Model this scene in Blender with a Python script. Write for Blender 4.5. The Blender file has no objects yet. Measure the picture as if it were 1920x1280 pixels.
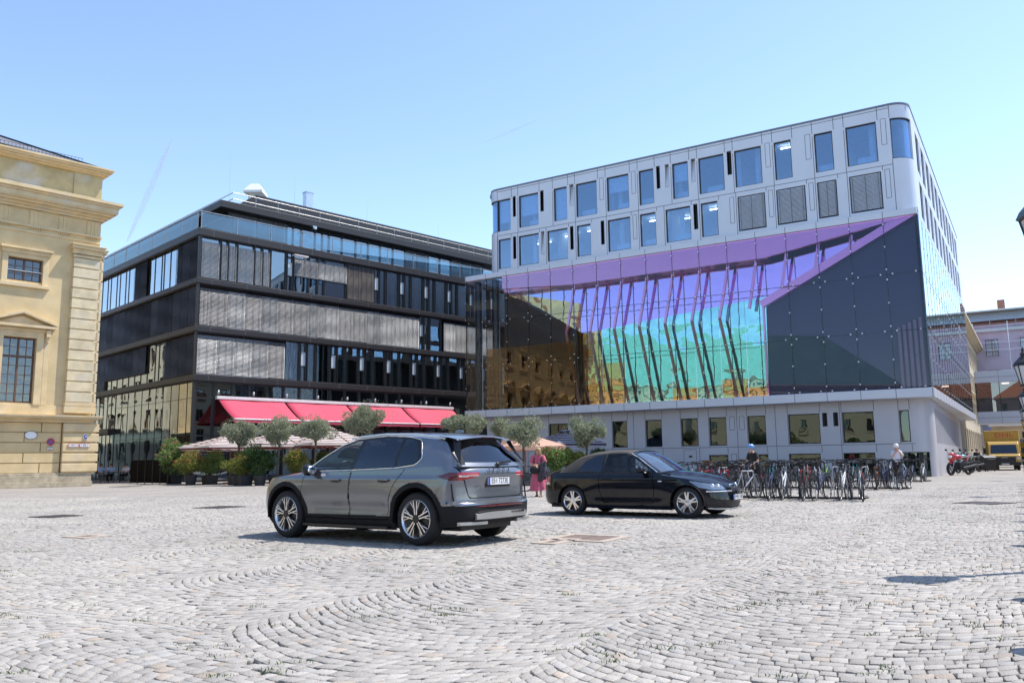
import bpy, bmesh, math, random
import numpy as np
from mathutils import Matrix, Vector
random.seed(7); RNG = np.random.default_rng(7)
sc = bpy.context.scene
COL = sc.collection
# ------------------------------------------------------------------ camera, sky, sun, exposure
CAM_H, FPX, HOR, ROLL = 1.17, 1550.0, 863.0, 0.0127
_p = math.atan((HOR - 640) / FPX)
_f = Vector((0, math.cos(_p), math.sin(_p))); _u0 = Vector((0, -math.sin(_p), math.cos(_p))); _r0 = Vector((1, 0, 0))
_R = _r0 * math.cos(ROLL) - _u0 * math.sin(ROLL); _U = _r0 * math.sin(ROLL) + _u0 * math.cos(ROLL)
cam_data = bpy.data.cameras.new('camera'); cam = bpy.data.objects.new('camera', cam_data); COL.objects.link(cam)
cam_data.sensor_width = 36; cam_data.lens = 36 * FPX / 1920; cam_data.clip_end = 3000; cam_data.clip_start = 0.05
m = Matrix((_R, _U, -_f)).transposed().to_4x4(); m.translation = (0, 0, CAM_H); cam.matrix_world = m
sc.camera = cam
SUN_EL = math.radians(60); SUN_AZ = math.atan2(0.95, 0.30)      # azimuth measured from +Y towards +X
sun_dir = Vector((math.sin(SUN_AZ) * math.cos(SUN_EL), math.cos(SUN_AZ) * math.cos(SUN_EL), math.sin(SUN_EL)))
sd = bpy.data.lights.new('sun', 'SUN'); sd.energy = 3.1; sd.angle = math.radians(0.5); sd.color = (1.0, 0.96, 0.9)
so = bpy.data.objects.new('sun', sd); COL.objects.link(so); so.rotation_euler = sun_dir.to_track_quat('Z', 'Y').to_euler()
w = bpy.data.worlds.new('World'); sc.world = w; w.use_nodes = True
wn = w.node_tree; bg = wn.nodes['Background']; sky = wn.nodes.new('ShaderNodeTexSky')
sky.sky_type = 'NISHITA'; sky.sun_disc = False; sky.sun_elevation = SUN_EL; sky.sun_rotation = SUN_AZ
sky.air_density = 1.0; sky.dust_density = 0.6; sky.ozone_density = 0.25; sky.altitude = 1500
wn.links.new(sky.outputs[0], bg.inputs[0]); bg.inputs[1].default_value = 0.15
sc.view_settings.view_transform = 'Standard'; sc.view_settings.look = 'None'; sc.view_settings.exposure = 1.05; sc.view_settings.gamma = 1
sc.cycles.max_bounces = 8; sc.cycles.transparent_max_bounces = 16; sc.cycles.glossy_bounces = 5; sc.cycles.caustics_reflective = False
sc.cycles.caustics_refractive = False; sc.cycles.sample_clamp_indirect = 4
# ------------------------------------------------------------------ helpers
PI = math.pi
def rad(d): return d * PI / 180
class MB:
    """collects faces and links them as one mesh object"""
    def __init__(s): s.v = []; s.f = []; s.m = []; s.M = None
    def add(s, vs, fs, mi=0):
        b = len(s.v)
        if s.M is not None: vs = [tuple(s.M @ Vector(p)) for p in vs]
        s.v += [tuple(p) for p in vs]; s.f += [tuple(i + b for i in f) for f in fs]; s.m += [mi] * len(fs)
        return s
    def box(s, x0, x1, y0, y1, z0, z1, mi=0):
        return s.add([(x0,y0,z0),(x1,y0,z0),(x1,y1,z0),(x0,y1,z0),(x0,y0,z1),(x1,y0,z1),(x1,y1,z1),(x0,y1,z1)],
                     [(0,3,2,1),(4,5,6,7),(0,1,5,4),(1,2,6,5),(2,3,7,6),(3,0,4,7)], mi)
    def cbox(s, c, sx, sy, sz, mi=0):
        return s.box(c[0]-sx/2, c[0]+sx/2, c[1]-sy/2, c[1]+sy/2, c[2]-sz/2, c[2]+sz/2, mi)
    def quad(s, a, b, c, d, mi=0): return s.add([a,b,c,d], [(0,1,2,3)], mi)
    def bar(s, p0, p1, w, h, mi=0, up=(0,0,1)):
        """rectangular bar between two points"""
        p0 = Vector(p0); p1 = Vector(p1); d = (p1-p0).normalized(); u = Vector(up)
        if abs(d.dot(u)) > .98: u = Vector((1,0,0))
        r = d.cross(u).normalized()*w/2; u = r.cross(d).normalized()*h/2
        vs = [p+a*r+b*u for p in (p0,p1) for a,b in ((-1,-1),(1,-1),(1,1),(-1,1))]
        return s.add(vs, [(3,2,1,0),(4,5,6,7),(0,1,5,4),(1,2,6,5),(2,3,7,6),(3,0,4,7)], mi)
    def cyl(s, p0, p1, r0, r1=None, n=10, caps=True, mi=0):
        r1 = r0 if r1 is None else r1
        p0 = Vector(p0); p1 = Vector(p1); d = (p1-p0).normalized()
        u = Vector((0,0,1)) if abs(d.z) < .95 else Vector((1,0,0))
        a = d.cross(u).normalized(); b = d.cross(a)
        vs = []; fs = []
        for p, r in ((p0,r0),(p1,r1)):
            for i in range(n):
                t = 2*PI*i/n; vs.append(p + a*math.cos(t)*r + b*math.sin(t)*r)
        for i in range(n): j = (i+1) % n; fs.append((i, i+n, j+n, j))
        if caps: fs.append(tuple(range(n))); fs.append(tuple(range(2*n-1, n-1, -1)))
        return s.add(vs, fs, mi)
    def tube(s, pts, r, n=8, closed=False, mi=0, caps=True):
        pts = [Vector(p) for p in pts]; N = len(pts); rs = r if hasattr(r, '__len__') else [r]*N
        vs = []; fs = []; pa = None
        for i, p in enumerate(pts):
            if closed: d = (pts[(i+1)%N]-pts[i-1]).normalized()
            else: d = (pts[min(i+1,N-1)]-pts[max(i-1,0)]).normalized()
            if pa is None:
                u = Vector((0,0,1)) if abs(d.z) < .9 else Vector((1,0,0)); a = d.cross(u).normalized()
            else:
                a = (pa - d*pa.dot(d)); a = a.normalized() if a.length > 1e-6 else pa
            pa = a; b = d.cross(a)
            for k in range(n):
                t = 2*PI*k/n; vs.append(p + (a*math.cos(t)+b*math.sin(t))*rs[i])
        for i in range(N if closed else N-1):
            j = (i+1) % N
            for k in range(n):
                l = (k+1) % n; fs.append((i*n+k, i*n+l, j*n+l, j*n+k))
        if caps and not closed: fs.append(tuple(range(n-1,-1,-1))); fs.append(tuple(range((N-1)*n, N*n)))
        return s.add(vs, fs, mi)
    def lathe(s, prof, n=16, c=(0,0,0), mi=0, axis='z', a0=0, a1=2*PI):
        full = abs(a1-a0-2*PI) < 1e-6; k = n if full else n+1
        vs = []; fs = []
        for r, z in prof:
            for i in range(k):
                t = a0 + (a1-a0)*i/n; x, y = r*math.cos(t), r*math.sin(t)
                p = (x, y, z) if axis == 'z' else ((x, z, y) if axis == 'y' else (z, x, y))
                vs.append((p[0]+c[0], p[1]+c[1], p[2]+c[2]))
        for j in range(len(prof)-1):
            for i in range(n if full else n):
                i2 = (i+1) % k if full else i+1
                f = (j*k+i, j*k+i2, (j+1)*k+i2, (j+1)*k+i)
                fs.append(f if axis != 'y' else f[::-1])
        return s.add(vs, fs, mi)
    def prism(s, poly, d0, d1, ax='y', mi=0):
        """extrude a 2D polygon: ax y -> poly is (x,z); ax x -> (y,z); ax z -> (x,y)"""
        n = len(poly)
        def P(a, b, d): return (a, d, b) if ax == 'y' else ((d, a, b) if ax == 'x' else (a, b, d))
        vs = [P(a, b, d0) for a, b in poly] + [P(a, b, d1) for a, b in poly]
        ar = sum(poly[i][0]*poly[(i+1)%n][1]-poly[(i+1)%n][0]*poly[i][1] for i in range(n))
        fs = [tuple(range(n)), tuple(range(2*n-1, n-1, -1))] + [(i, i+n, (i+1)%n+n, (i+1)%n) for i in range(n)]
        flip = (ar > 0) == (d1 > d0)
        if ax == 'y': flip = not flip
        if flip: fs = [f[::-1] for f in fs]
        return s.add(vs, fs, mi)
    def sphere(s, c, r, sc_=(1,1,1), nu=12, nv=8, mi=0):
        prof = [(math.sin(PI*i/nv)*r, -math.cos(PI*i/nv)*r) for i in range(nv+1)]
        prof[0] = (1e-4, -r); prof[-1] = (1e-4, r)
        b = len(s.v); s.lathe(prof, nu, (0,0,0), mi)
        for i in range(b, len(s.v)):
            p = s.v[i]; s.v[i] = (p[0]*sc_[0]+c[0], p[1]*sc_[1]+c[1], p[2]*sc_[2]+c[2])
        return s
    def mesh(s, name, mats, smooth=None):
        me = bpy.data.meshes.new(name); me.from_pydata(s.v, [], s.f)
        mats = mats if isinstance(mats, (list, tuple)) else [mats]
        for mt in mats: me.materials.append(mt)
        if any(s.m): me.polygons.foreach_set('material_index', s.m)
        if smooth is not None:
            me.polygons.foreach_set('use_smooth', [True]*len(s.f)); me.set_sharp_from_angle(angle=rad(smooth))
        me.update(); return me
    def build(s, name, mats, parent=None, smooth=None, bevel=0, seg=2):
        o = bpy.data.objects.new(name, s.mesh(name, mats, smooth)); COL.objects.link(o)
        if parent is not None: o.parent = parent
        if bevel:
            bv = o.modifiers.new('bevel', 'BEVEL'); bv.width = bevel; bv.segments = seg; bv.limit_method = 'ANGLE'; bv.angle_limit = rad(40)
        return o
def link_mesh(name, me, parent=None, loc=None, rot=None):
    o = bpy.data.objects.new(name, me); COL.objects.link(o); o.parent = parent
    if loc is not None: o.location = loc
    if rot is not None: o.rotation_euler = rot
    return o
def tag(o, label=None, cat=None, group=None, kind=None):
    if label: o['label'] = label
    if cat: o['category'] = cat
    if group: o['group'] = group
    if kind: o['kind'] = kind
    return o
def thing(name, label, cat, loc=(0,0,0), rotz=0, group=None):
    o = bpy.data.objects.new(name, None); COL.objects.link(o); o.empty_display_size = .3
    o.location = loc; o.rotation_euler = (0,0,rotz); return tag(o, label, cat, group)
def kids(o): return [c for c in ALLKIDS(o)]
def ALLKIDS(o): return o.children
def dup(root, loc, rotz, label=None, group=None):
    r = root.copy(); COL.objects.link(r); r.location = loc; r.rotation_euler = (0,0,rotz)
    if label: r['label'] = label
    if group: r['group'] = group
    for ch in list(root.children):
        c = ch.copy(); COL.objects.link(c); c.parent = r
        for g in list(ch.children):
            d = g.copy(); COL.objects.link(d); d.parent = c
    return r
def text_mesh(body, size, extr=.004, align='CENTER', spacing=1.0):
    """flat lettering as a mesh lying in the local XZ plane, facing -Y"""
    cu = bpy.data.curves.new('lettering', 'FONT'); cu.body = body; cu.size = size; cu.extrude = extr; cu.align_x = align; cu.align_y = 'CENTER'
    cu.space_character = spacing; cu.resolution_u = 3
    o = bpy.data.objects.new('lettering', cu); COL.objects.link(o)
    bpy.context.view_layer.update()
    me = bpy.data.meshes.new_from_object(o.evaluated_get(bpy.context.evaluated_depsgraph_get()))
    COL.objects.unlink(o); bpy.data.objects.remove(o)
    me.transform(Matrix.Rotation(PI/2, 4, 'X')); return me
# ------------------------------------------------------------------ materials
def newmat(name):
    mt = bpy.data.materials.new(name); mt.use_nodes = True; nt = mt.node_tree
    return mt, nt, nt.nodes['Principled BSDF']
def N(nt, t, **kw):
    n = nt.nodes.new(t)
    for k, v in kw.items(): setattr(n, k, v)
    return n
def pbr(name, col, rough=.6, metal=0., var=.08, scale=4., bump=0., bscale=40., spec=.5, coat=0., stain=0., stain_col=None, sscale=.6, detail=4, trans=0., stretch=None):
    mt, nt, b = newmat(name)
    b.inputs['Roughness'].default_value = rough; b.inputs['Metallic'].default_value = metal
    b.inputs['Specular IOR Level'].default_value = spec
    if coat: b.inputs['Coat Weight'].default_value = coat; b.inputs['Coat Roughness'].default_value = .03
    tc = N(nt, 'ShaderNodeTexCoord'); src = tc.outputs['Object']
    if stretch:
        mp = N(nt, 'ShaderNodeMapping'); mp.inputs['Scale'].default_value = stretch; nt.links.new(src, mp.inputs[0]); src = mp.outputs[0]
    nz = N(nt, 'ShaderNodeTexNoise'); nz.inputs['Scale'].default_value = scale; nz.inputs['Detail'].default_value = detail
    nt.links.new(src, nz.inputs['Vector'])
    rp = N(nt, 'ShaderNodeValToRGB'); rp.color_ramp.elements[0].position = .3; rp.color_ramp.elements[1].position = .7
    rp.color_ramp.elements[0].color = (*[c*(1-var) for c in col], 1); rp.color_ramp.elements[1].color = (*[min(1, c*(1+var)) for c in col], 1)
    nt.links.new(nz.outputs['Fac'], rp.inputs[0]); out = rp.outputs[0]
    if stain:
        n2 = N(nt, 'ShaderNodeTexNoise'); n2.inputs['Scale'].default_value = sscale; n2.inputs['Detail'].default_value = 9; n2.inputs['Roughness'].default_value = .65
        nt.links.new(src, n2.inputs['Vector'])
        r2 = N(nt, 'ShaderNodeValToRGB'); r2.color_ramp.elements[0].position = .5; r2.color_ramp.elements[1].position = .72
        r2.color_ramp.elements[0].color = (0,0,0,1); r2.color_ramp.elements[1].color = (stain,)*3 + (1,)
        nt.links.new(n2.outputs['Fac'], r2.inputs[0])
        mx = N(nt, 'ShaderNodeMix', data_type='RGBA'); nt.links.new(r2.outputs[0], mx.inputs['Factor']); nt.links.new(out, mx.inputs[6])
        mx.inputs[7].default_value = (*(stain_col or [c*.5 for c in col]), 1); out = mx.outputs[2]
    nt.links.new(out, b.inputs['Base Color'])
    if bump:
        n3 = N(nt, 'ShaderNodeTexNoise'); n3.inputs['Scale'].default_value = bscale; n3.inputs['Detail'].default_value = 5; nt.links.new(src, n3.inputs['Vector'])
        bp = N(nt, 'ShaderNodeBump'); bp.inputs['Strength'].default_value = bump; bp.inputs['Distance'].default_value = .02
        nt.links.new(n3.outputs['Fac'], bp.inputs['Height']); nt.links.new(bp.outputs[0], b.inputs['Normal'])
    return mt
def glass(name, tint=(.8,.9,.95), ior=1.5, refl=(1,1,1), rough=.0, wave=0., wscale=.4, base=0., dist=.05, fmax=1.0):
    """thin pane: clear part tinted, mirror part by Fresnel"""
    mt, nt, b = newmat(name); nt.nodes.remove(b)
    out = nt.nodes['Material Output']
    tr = N(nt, 'ShaderNodeBsdfTransparent'); tr.inputs[0].default_value = (*tint, 1)
    gl = N(nt, 'ShaderNodeBsdfGlossy'); gl.inputs['Color'].default_value = (*refl, 1); gl.inputs['Roughness'].default_value = rough
    lw = N(nt, 'ShaderNodeLayerWeight'); lw.inputs[0].default_value = .5      # 1 - |cos|: the same from both sides of the sheet
    pw = N(nt, 'ShaderNodeMath', operation='POWER'); pw.inputs[1].default_value = 5; nt.links.new(lw.outputs['Facing'], pw.inputs[0])
    f0 = ((ior-1)/(ior+1))**2; mp = N(nt, 'ShaderNodeMapRange'); mp.inputs[3].default_value = base+(fmax-base)*f0; mp.inputs[4].default_value = fmax; nt.links.new(pw.outputs[0], mp.inputs[0])
    mx = N(nt, 'ShaderNodeMixShader'); nt.links.new(mp.outputs[0], mx.inputs[0]); nt.links.new(tr.outputs[0], mx.inputs[1]); nt.links.new(gl.outputs[0], mx.inputs[2])
    nt.links.new(mx.outputs[0], out.inputs[0])
    if wave:
        tc = N(nt, 'ShaderNodeTexCoord'); nz = N(nt, 'ShaderNodeTexNoise'); nz.inputs['Scale'].default_value = wscale; nz.inputs['Detail'].default_value = 1
        nt.links.new(tc.outputs['Object'], nz.inputs['Vector'])
        bp = N(nt, 'ShaderNodeBump'); bp.inputs['Strength'].default_value = wave; bp.inputs['Distance'].default_value = dist
        nt.links.new(nz.outputs['Fac'], bp.inputs['Height']); nt.links.new(bp.outputs[0], gl.inputs['Normal'])
    return mt
def emit(name, col, s):
    mt, nt, b = newmat(name); b.inputs['Emission Color'].default_value = (*col,1); b.inputs['Emission Strength'].default_value = s
    b.inputs['Base Color'].default_value = (*col,1); return mt
M = {}
M['black'] = pbr('black plastic', (.012,.012,.014), .45)
M['rubber'] = pbr('rubber', (.018,.018,.02), .75)
M['steel'] = pbr('brushed steel', (.55,.56,.58), .3, 1)
M['chrome'] = pbr('chrome', (.8,.81,.83), .12, 1, var=.02)
M['white'] = pbr('white paint', (.75,.75,.74), .45)
M['darkmetal'] = pbr('dark metal', (.03,.03,.035), .4, .3)
M['frame'] = pbr('dark frame', (.035,.033,.035), .4, .4)

def contrail(name, label, p0, p1, dist, r, dens):
    """a thin vapour trail high over the square"""
    mt, nt, b = newmat(name+' vapour'); nt.nodes.remove(b); tr = N(nt, 'ShaderNodeBsdfTransparent'); df = N(nt, 'ShaderNodeBsdfDiffuse'); df.inputs[0].default_value = (.95,.96,1,1)
    nz = N(nt, 'ShaderNodeTexNoise'); nz.inputs['Scale'].default_value = .012; tc = N(nt, 'ShaderNodeTexCoord'); nt.links.new(tc.outputs['Object'], nz.inputs['Vector'])
    lw = N(nt, 'ShaderNodeLayerWeight'); lw.inputs[0].default_value = .5; iv = N(nt, 'ShaderNodeMath', operation='SUBTRACT'); iv.inputs[0].default_value = 1; nt.links.new(lw.outputs['Facing'], iv.inputs[1])
    m1 = N(nt, 'ShaderNodeMath', operation='MULTIPLY'); nt.links.new(iv.outputs[0], m1.inputs[0]); nt.links.new(nz.outputs[0], m1.inputs[1])
    m2 = N(nt, 'ShaderNodeMath', operation='MULTIPLY'); m2.inputs[1].default_value = dens; nt.links.new(m1.outputs[0], m2.inputs[0])
    mx = N(nt, 'ShaderNodeMixShader'); nt.links.new(m2.outputs[0], mx.inputs[0]); nt.links.new(tr.outputs[0], mx.inputs[1]); nt.links.new(df.outputs[0], mx.inputs[2]); nt.links.new(mx.outputs[0], nt.nodes['Material Output'].inputs[0])
    P = [(_f*FPX+_R*(x-960)-_U*(y-640)).normalized()*dist for x, y in (p0, p1)]
    g = MB(); n = 12; g.tube([P[0].lerp(P[1], i/n) for i in range(n+1)], [r*(.25+.75*math.sin(PI*(i+.4)/(n+.8))) for i in range(n+1)], 14)
    tag(g.build(name, mt, smooth=80), label, 'contrail')
contrail('contrail', 'faint white vapour trail rising above the black office block', (238,452), (322,262), 2200, 9, .5)
contrail('contrail', 'very thin vapour trail high to the left of the grey office block', (905,268), (1008,224), 2400, 5, .25)
# ------------------------------------------------------------------ ground
def ground_material(name, attr):
    mt, nt, b = newmat(name); L = nt.links
    geo = N(nt, 'ShaderNodeNewGeometry')
    b.inputs['Roughness'].default_value = .8; b.inputs['Specular IOR Level'].default_value = .25
    n1 = N(nt, 'ShaderNodeTexNoise'); n1.inputs['Scale'].default_value = .35; n1.inputs['Detail'].default_value = 6; L.new(geo.outputs['Position'], n1.inputs['Vector'])
    r1 = N(nt, 'ShaderNodeValToRGB'); r1.color_ramp.elements[0].position = .35; r1.color_ramp.elements[1].position = .65
    r1.color_ramp.elements[0].color = (.86,.86,.87,1); r1.color_ramp.elements[1].color = (1.05,1.04,1.03,1); L.new(n1.outputs[0], r1.inputs[0])
    n2 = N(nt, 'ShaderNodeTexNoise'); n2.inputs['Scale'].default_value = 170; n2.inputs['Detail'].default_value = 4; L.new(geo.outputs['Position'], n2.inputs['Vector'])
    r2 = N(nt, 'ShaderNodeValToRGB'); r2.color_ramp.elements[0].position = .3; r2.color_ramp.elements[1].position = .7
    r2.color_ramp.elements[0].color = (.68,.67,.67,1); r2.color_ramp.elements[1].color = (1.2,1.2,1.2,1); L.new(n2.outputs[0], r2.inputs[0])
    if attr:
        at = N(nt, 'ShaderNodeVertexColor'); at.layer_name = 'tint'; base = at.outputs[0]
    else:
        vo = N(nt, 'ShaderNodeTexVoronoi'); vo.inputs['Scale'].default_value = 8.5; L.new(geo.outputs['Position'], vo.inputs['Vector'])
        rv = N(nt, 'ShaderNodeValToRGB'); rv.color_ramp.elements[0].color = (.308,.287,.26,1); rv.color_ramp.elements[1].color = (.415,.385,.35,1); L.new(vo.outputs['Color'], rv.inputs[0])
        ve = N(nt, 'ShaderNodeTexVoronoi', feature='DISTANCE_TO_EDGE'); ve.inputs['Scale'].default_value = 8.5; L.new(geo.outputs['Position'], ve.inputs['Vector'])
        re = N(nt, 'ShaderNodeValToRGB'); re.color_ramp.elements[0].position = .02; re.color_ramp.elements[1].position = .09
        re.color_ramp.elements[0].color = (.62,.6,.58,1); re.color_ramp.elements[1].color = (1,1,1,1); L.new(ve.outputs['Distance'], re.inputs[0])
        m0 = N(nt, 'ShaderNodeMix', data_type='RGBA', blend_type='MULTIPLY'); m0.inputs['Factor'].default_value = 1
        L.new(rv.outputs[0], m0.inputs[6]); L.new(re.outputs[0], m0.inputs[7]); base = m0.outputs[2]
    m1 = N(nt, 'ShaderNodeMix', data_type='RGBA', blend_type='MULTIPLY'); m1.inputs['Factor'].default_value = 1; L.new(base, m1.inputs[6]); L.new(r1.outputs[0], m1.inputs[7])
    m2 = N(nt, 'ShaderNodeMix', data_type='RGBA', blend_type='MULTIPLY'); m2.inputs['Factor'].default_value = 1; L.new(m1.outputs[2], m2.inputs[6]); L.new(r2.outputs[0], m2.inputs[7])
    L.new(m2.outputs[2], b.inputs['Base Color'])
    n3 = N(nt, 'ShaderNodeTexNoise'); n3.inputs['Scale'].default_value = 60; n3.inputs['Detail'].default_value = 6; L.new(geo.outputs['Position'], n3.inputs['Vector'])
    bp = N(nt, 'ShaderNodeBump'); bp.inputs['Strength'].default_value = .6; bp.inputs['Distance'].default_value = .012
    L.new(n3.outputs[0], bp.inputs['Height']); L.new(bp.outputs[0], b.inputs['Normal'])
    return mt
M['far_cobble'] = ground_material('worn granite paving', False)
M['cobble'] = ground_material('granite sett', True)
M['joint'] = pbr('sandy joint', (.11,.095,.08), .95, var=.3, scale=9, stain=.7, stain_col=(.07,.1,.03), sscale=.7, bump=.5, bscale=90)
STONE_Y0, STONE_Y1 = 2.6, 31.0
def ground_plane():
    # outer sheet with the cobbled near field cut out of it; a joint bed lies lower under the setts
    x = 26; S = 900
    g = MB()
    g.quad((-S,STONE_Y1,0),(S,STONE_Y1,0),(S,S,0),(-S,S,0)); g.quad((-S,-S,0),(S,-S,0),(S,STONE_Y0,0),(-S,STONE_Y0,0))
    g.quad((-S,STONE_Y0,0),(-x,STONE_Y0,0),(-x,STONE_Y1,0),(-S,STONE_Y1,0)); g.quad((x,STONE_Y0,0),(S,STONE_Y0,0),(S,STONE_Y1,0),(x,STONE_Y1,0))
    tag(g.build('ground', M['far_cobble']), kind='structure')
    b = MB(); b.quad((-x-1,STONE_Y0-1,-.019),(x+1,STONE_Y0-1,-.019),(x+1,STONE_Y1+.3,-.019),(-x-1,STONE_Y1+.3,-.019)); tag(b.build('ground_bed', M['joint']), kind='structure')
ground_plane()
def field(ang, W, R, h, inside):
    """one field of segmental arches: bands of width W, rows h apart, apex along t"""
    T = np.array([math.cos(ang), math.sin(ang)]); S = np.array([-math.sin(ang), math.cos(ang)]); th = math.asin(W/2/R); out = []
    for b in range(-int(46/W), int(46/W)):
        sc0 = (b+.5)*W; ph = (b*0.37) % 1; ks = np.arange(-int(45/h), int(45/h))
        cx = T[0]*(ks+ph)*h+S[0]*sc0; cy = T[1]*(ks+ph)*h+S[1]*sc0
        ok = (cy > STONE_Y0-2) & (cy < STONE_Y1+2) & (np.abs(cx) < np.maximum(.70*cy+3.2, 4))
        for k in ks[ok]:
            n = int(2*th*R/.102)+RNG.integers(-1, 2)
            e = np.linspace(-th, th, n+1); e[1:-1] += RNG.normal(0, .15*2*th/n, n-1); sv = np.sin(e)*R; of = R-np.cos(e)*R
            jt = RNG.normal(0, .008, n+1); lo = (k+ph)*h-of+jt; hi = (k+1+ph)*h-of+jt*.6+RNG.normal(0, .006, n+1)
            q = np.empty((n,4,2))
            q[:,0,0] = sv[:-1]+sc0; q[:,0,1] = lo[:-1]; q[:,1,0] = sv[1:]+sc0; q[:,1,1] = lo[1:]; q[:,2,0] = sv[1:]+sc0; q[:,2,1] = hi[1:]; q[:,3,0] = sv[:-1]+sc0; q[:,3,1] = hi[:-1]
            out.append(q)
    q = np.concatenate(out); n = len(q)
    s_, t_ = q[...,0], q[...,1]          # slow warp so that no two fans are alike
    q = np.stack([s_+.05*np.sin(t_*1.1+s_*.4)+.03*np.sin(t_*2.7+1), t_+.05*np.sin(s_*.9+t_*.5)+.035*np.sin(s_*2.3-t_*.7)], -1)
    c = q.mean(1, keepdims=True)
    q = c+(q-c)*(1-np.concatenate([RNG.uniform(.03,.07,(n,1,1)), RNG.uniform(.06,.15,(n,1,1))], -1)); q += RNG.normal(0, .0045, q.shape)
    XY = q[...,0:1]*S+q[...,1:2]*T
    return XY[inside(XY.mean(1))]
def setts():
    side = lambda c: (c[:,0]+1.1)*5.4+(c[:,1]-4.3)*3.0       # > 0: right hand field
    XY = np.concatenate([field(rad(148), 1.34, .84, .104, lambda c: side(c) < 0), field(rad(-121), 2.5, 1.75, .108, lambda c: side(c) >= 0)])
    cxy = XY.mean(1)
    keep = (cxy[:,1] > STONE_Y0) & (cxy[:,1] < STONE_Y1) & (np.abs(cxy[:,0]) < np.maximum(.68*cxy[:,1]+2, 3)) & (np.abs(cxy[:,0]) < 25.9)
    XY = XY[keep]; n = len(XY); c = XY.mean(1, keepdims=True)
    hz = RNG.normal(0, .002, (n,1)) + np.zeros((n,4)); tilt = RNG.normal(0, .018, (n,2)); d = XY - c
    zt = hz + d[...,0]*tilt[:,0:1] + d[...,1]*tilt[:,1:2]
    dist = np.linalg.norm(d, axis=-1, keepdims=True)
    ins = c + d*(1-np.minimum(.4, .006/np.maximum(dist, .01)))
    V = np.empty((n,12,3))
    V[:,0:4,:2] = ins; V[:,0:4,2] = zt+.002; V[:,4:8,:2] = XY; V[:,4:8,2] = zt-.002; V[:,8:12,:2] = XY; V[:,8:12,2] = -.035
    F = [(0,1,2,3)] + [(4+i,4+(i+1)%4,(i+1)%4,i) for i in range(4)] + [(8+i,8+(i+1)%4,4+(i+1)%4,4+i) for i in range(4)]
    F = np.array(F); FF = (np.arange(n)[:,None,None]*12 + F[None]).reshape(-1)
    me = bpy.data.meshes.new('cobblestone_paving'); nf = n*9
    me.vertices.add(n*12); me.vertices.foreach_set('co', V.reshape(-1))
    me.loops.add(nf*4); me.loops.foreach_set('vertex_index', FF.astype(np.int32))
    me.polygons.add(nf); me.polygons.foreach_set('loop_start', (np.arange(nf)*4).astype(np.int32)); me.polygons.foreach_set('loop_total', np.full(nf,4,np.int32))
    me.update(calc_edges=True)
    g = RNG.normal(.355, .028, n).clip(.26,.43); col = np.stack([g*1.06, g*.985, g*.885, np.ones(n)], 1)
    pick = RNG.random(n); col[pick < .04, :3] *= np.array([1.03,.95,.88]); col[(pick > .05) & (pick < .09), :3] *= .82; col[(pick > .10) & (pick < .15), :3] *= np.array([.93,.96,1.0])
    at = me.color_attributes.new('tint', 'FLOAT_COLOR', 'POINT'); at.data.foreach_set('color', np.repeat(col, 12, 0).reshape(-1).astype(np.float32))
    me.materials.append(M['cobble'])
    o = bpy.data.objects.new('paving', me); COL.objects.link(o); tag(o, kind='structure')
setts()
# ---- tufts of grass in the joints
def grass():
    M['blade'] = pbr('grass blade', (.10,.16,.035), .7, var=.35, scale=20)
    g = MB(); rr = random.Random(3)
    for _ in range(170):
        y = 3.2 + 16*rr.random()**1.5; x = (rr.random()*1.3-.62)*y
        for c in range(rr.randint(1,3)):
            cx, cy = x+rr.gauss(0,.12), y+rr.gauss(0,.05)
            for k in range(14):
                px, py = cx+rr.gauss(0,.05), cy+rr.gauss(0,.018); h = rr.uniform(.008,.028); a = rr.random()*6.28; wd = .0035
                dx, dy = math.cos(a)*wd, math.sin(a)*wd; lx, ly = rr.gauss(0,.012), rr.gauss(0,.012)
                g.add([(px-dx,py-dy,-.012),(px+dx,py+dy,-.012),(px+lx*.5+dx*.7,py+ly*.5+dy*.7,h*.6),(px+lx,py+ly,h)], [(0,1,2),(0,2,3)])
    tag(g.build('grass', M['blade']), kind='stuff')
grass()
# ---- iron covers and drains let into the paving (ground point and half sizes in metres)
M['iron'] = pbr('cast iron', (.07,.055,.05), .6, .6, var=.25, scale=30, bump=.3, bscale=120)
M['pale_frame'] = pbr('pale stone frame', (.40,.33,.27), .85, var=.15, scale=14)
M['rust_stone'] = pbr('reddish worn cover', (.16,.115,.09), .8, var=.2, scale=14, bump=.3, bscale=80)
def cover(x, y, sx, sy, rot, label, mk='iron', grid=3):
    rm = 'pale_frame' if mk == 'rust_stone' else 'iron'
    t = thing('manhole_cover', label, 'manhole cover', (x,y,.004), rot, 'covers let into the paving')
    f = MB(); b = .05 if mk == 'iron' else .13
    f.box(-sx,sx,-sy,-sy+b,-.03,.012); f.box(-sx,sx,sy-b,sy,-.03,.012); f.box(-sx,-sx+b,-sy+b,sy-b,-.03,.012); f.box(sx-b,sx,-sy+b,sy-b,-.03,.012)
    f.build('rim', M[rm], t)
    l = MB(); nx = grid
    wx = (2*sx-2*b)/nx
    for i in range(nx): l.box(-sx+b+i*wx+.012, -sx+b+(i+1)*wx-.012, -sy+b+.012, sy-b-.012, -.03, .008)
    l.build('lid', M[mk], t)
def gpt(px, py):   # photo pixel on the ground -> metres
    d = _f*FPX + _R*(px-960) - _U*(py-640); k = -CAM_H/d.z; return d.x*k, d.y*k
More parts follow.
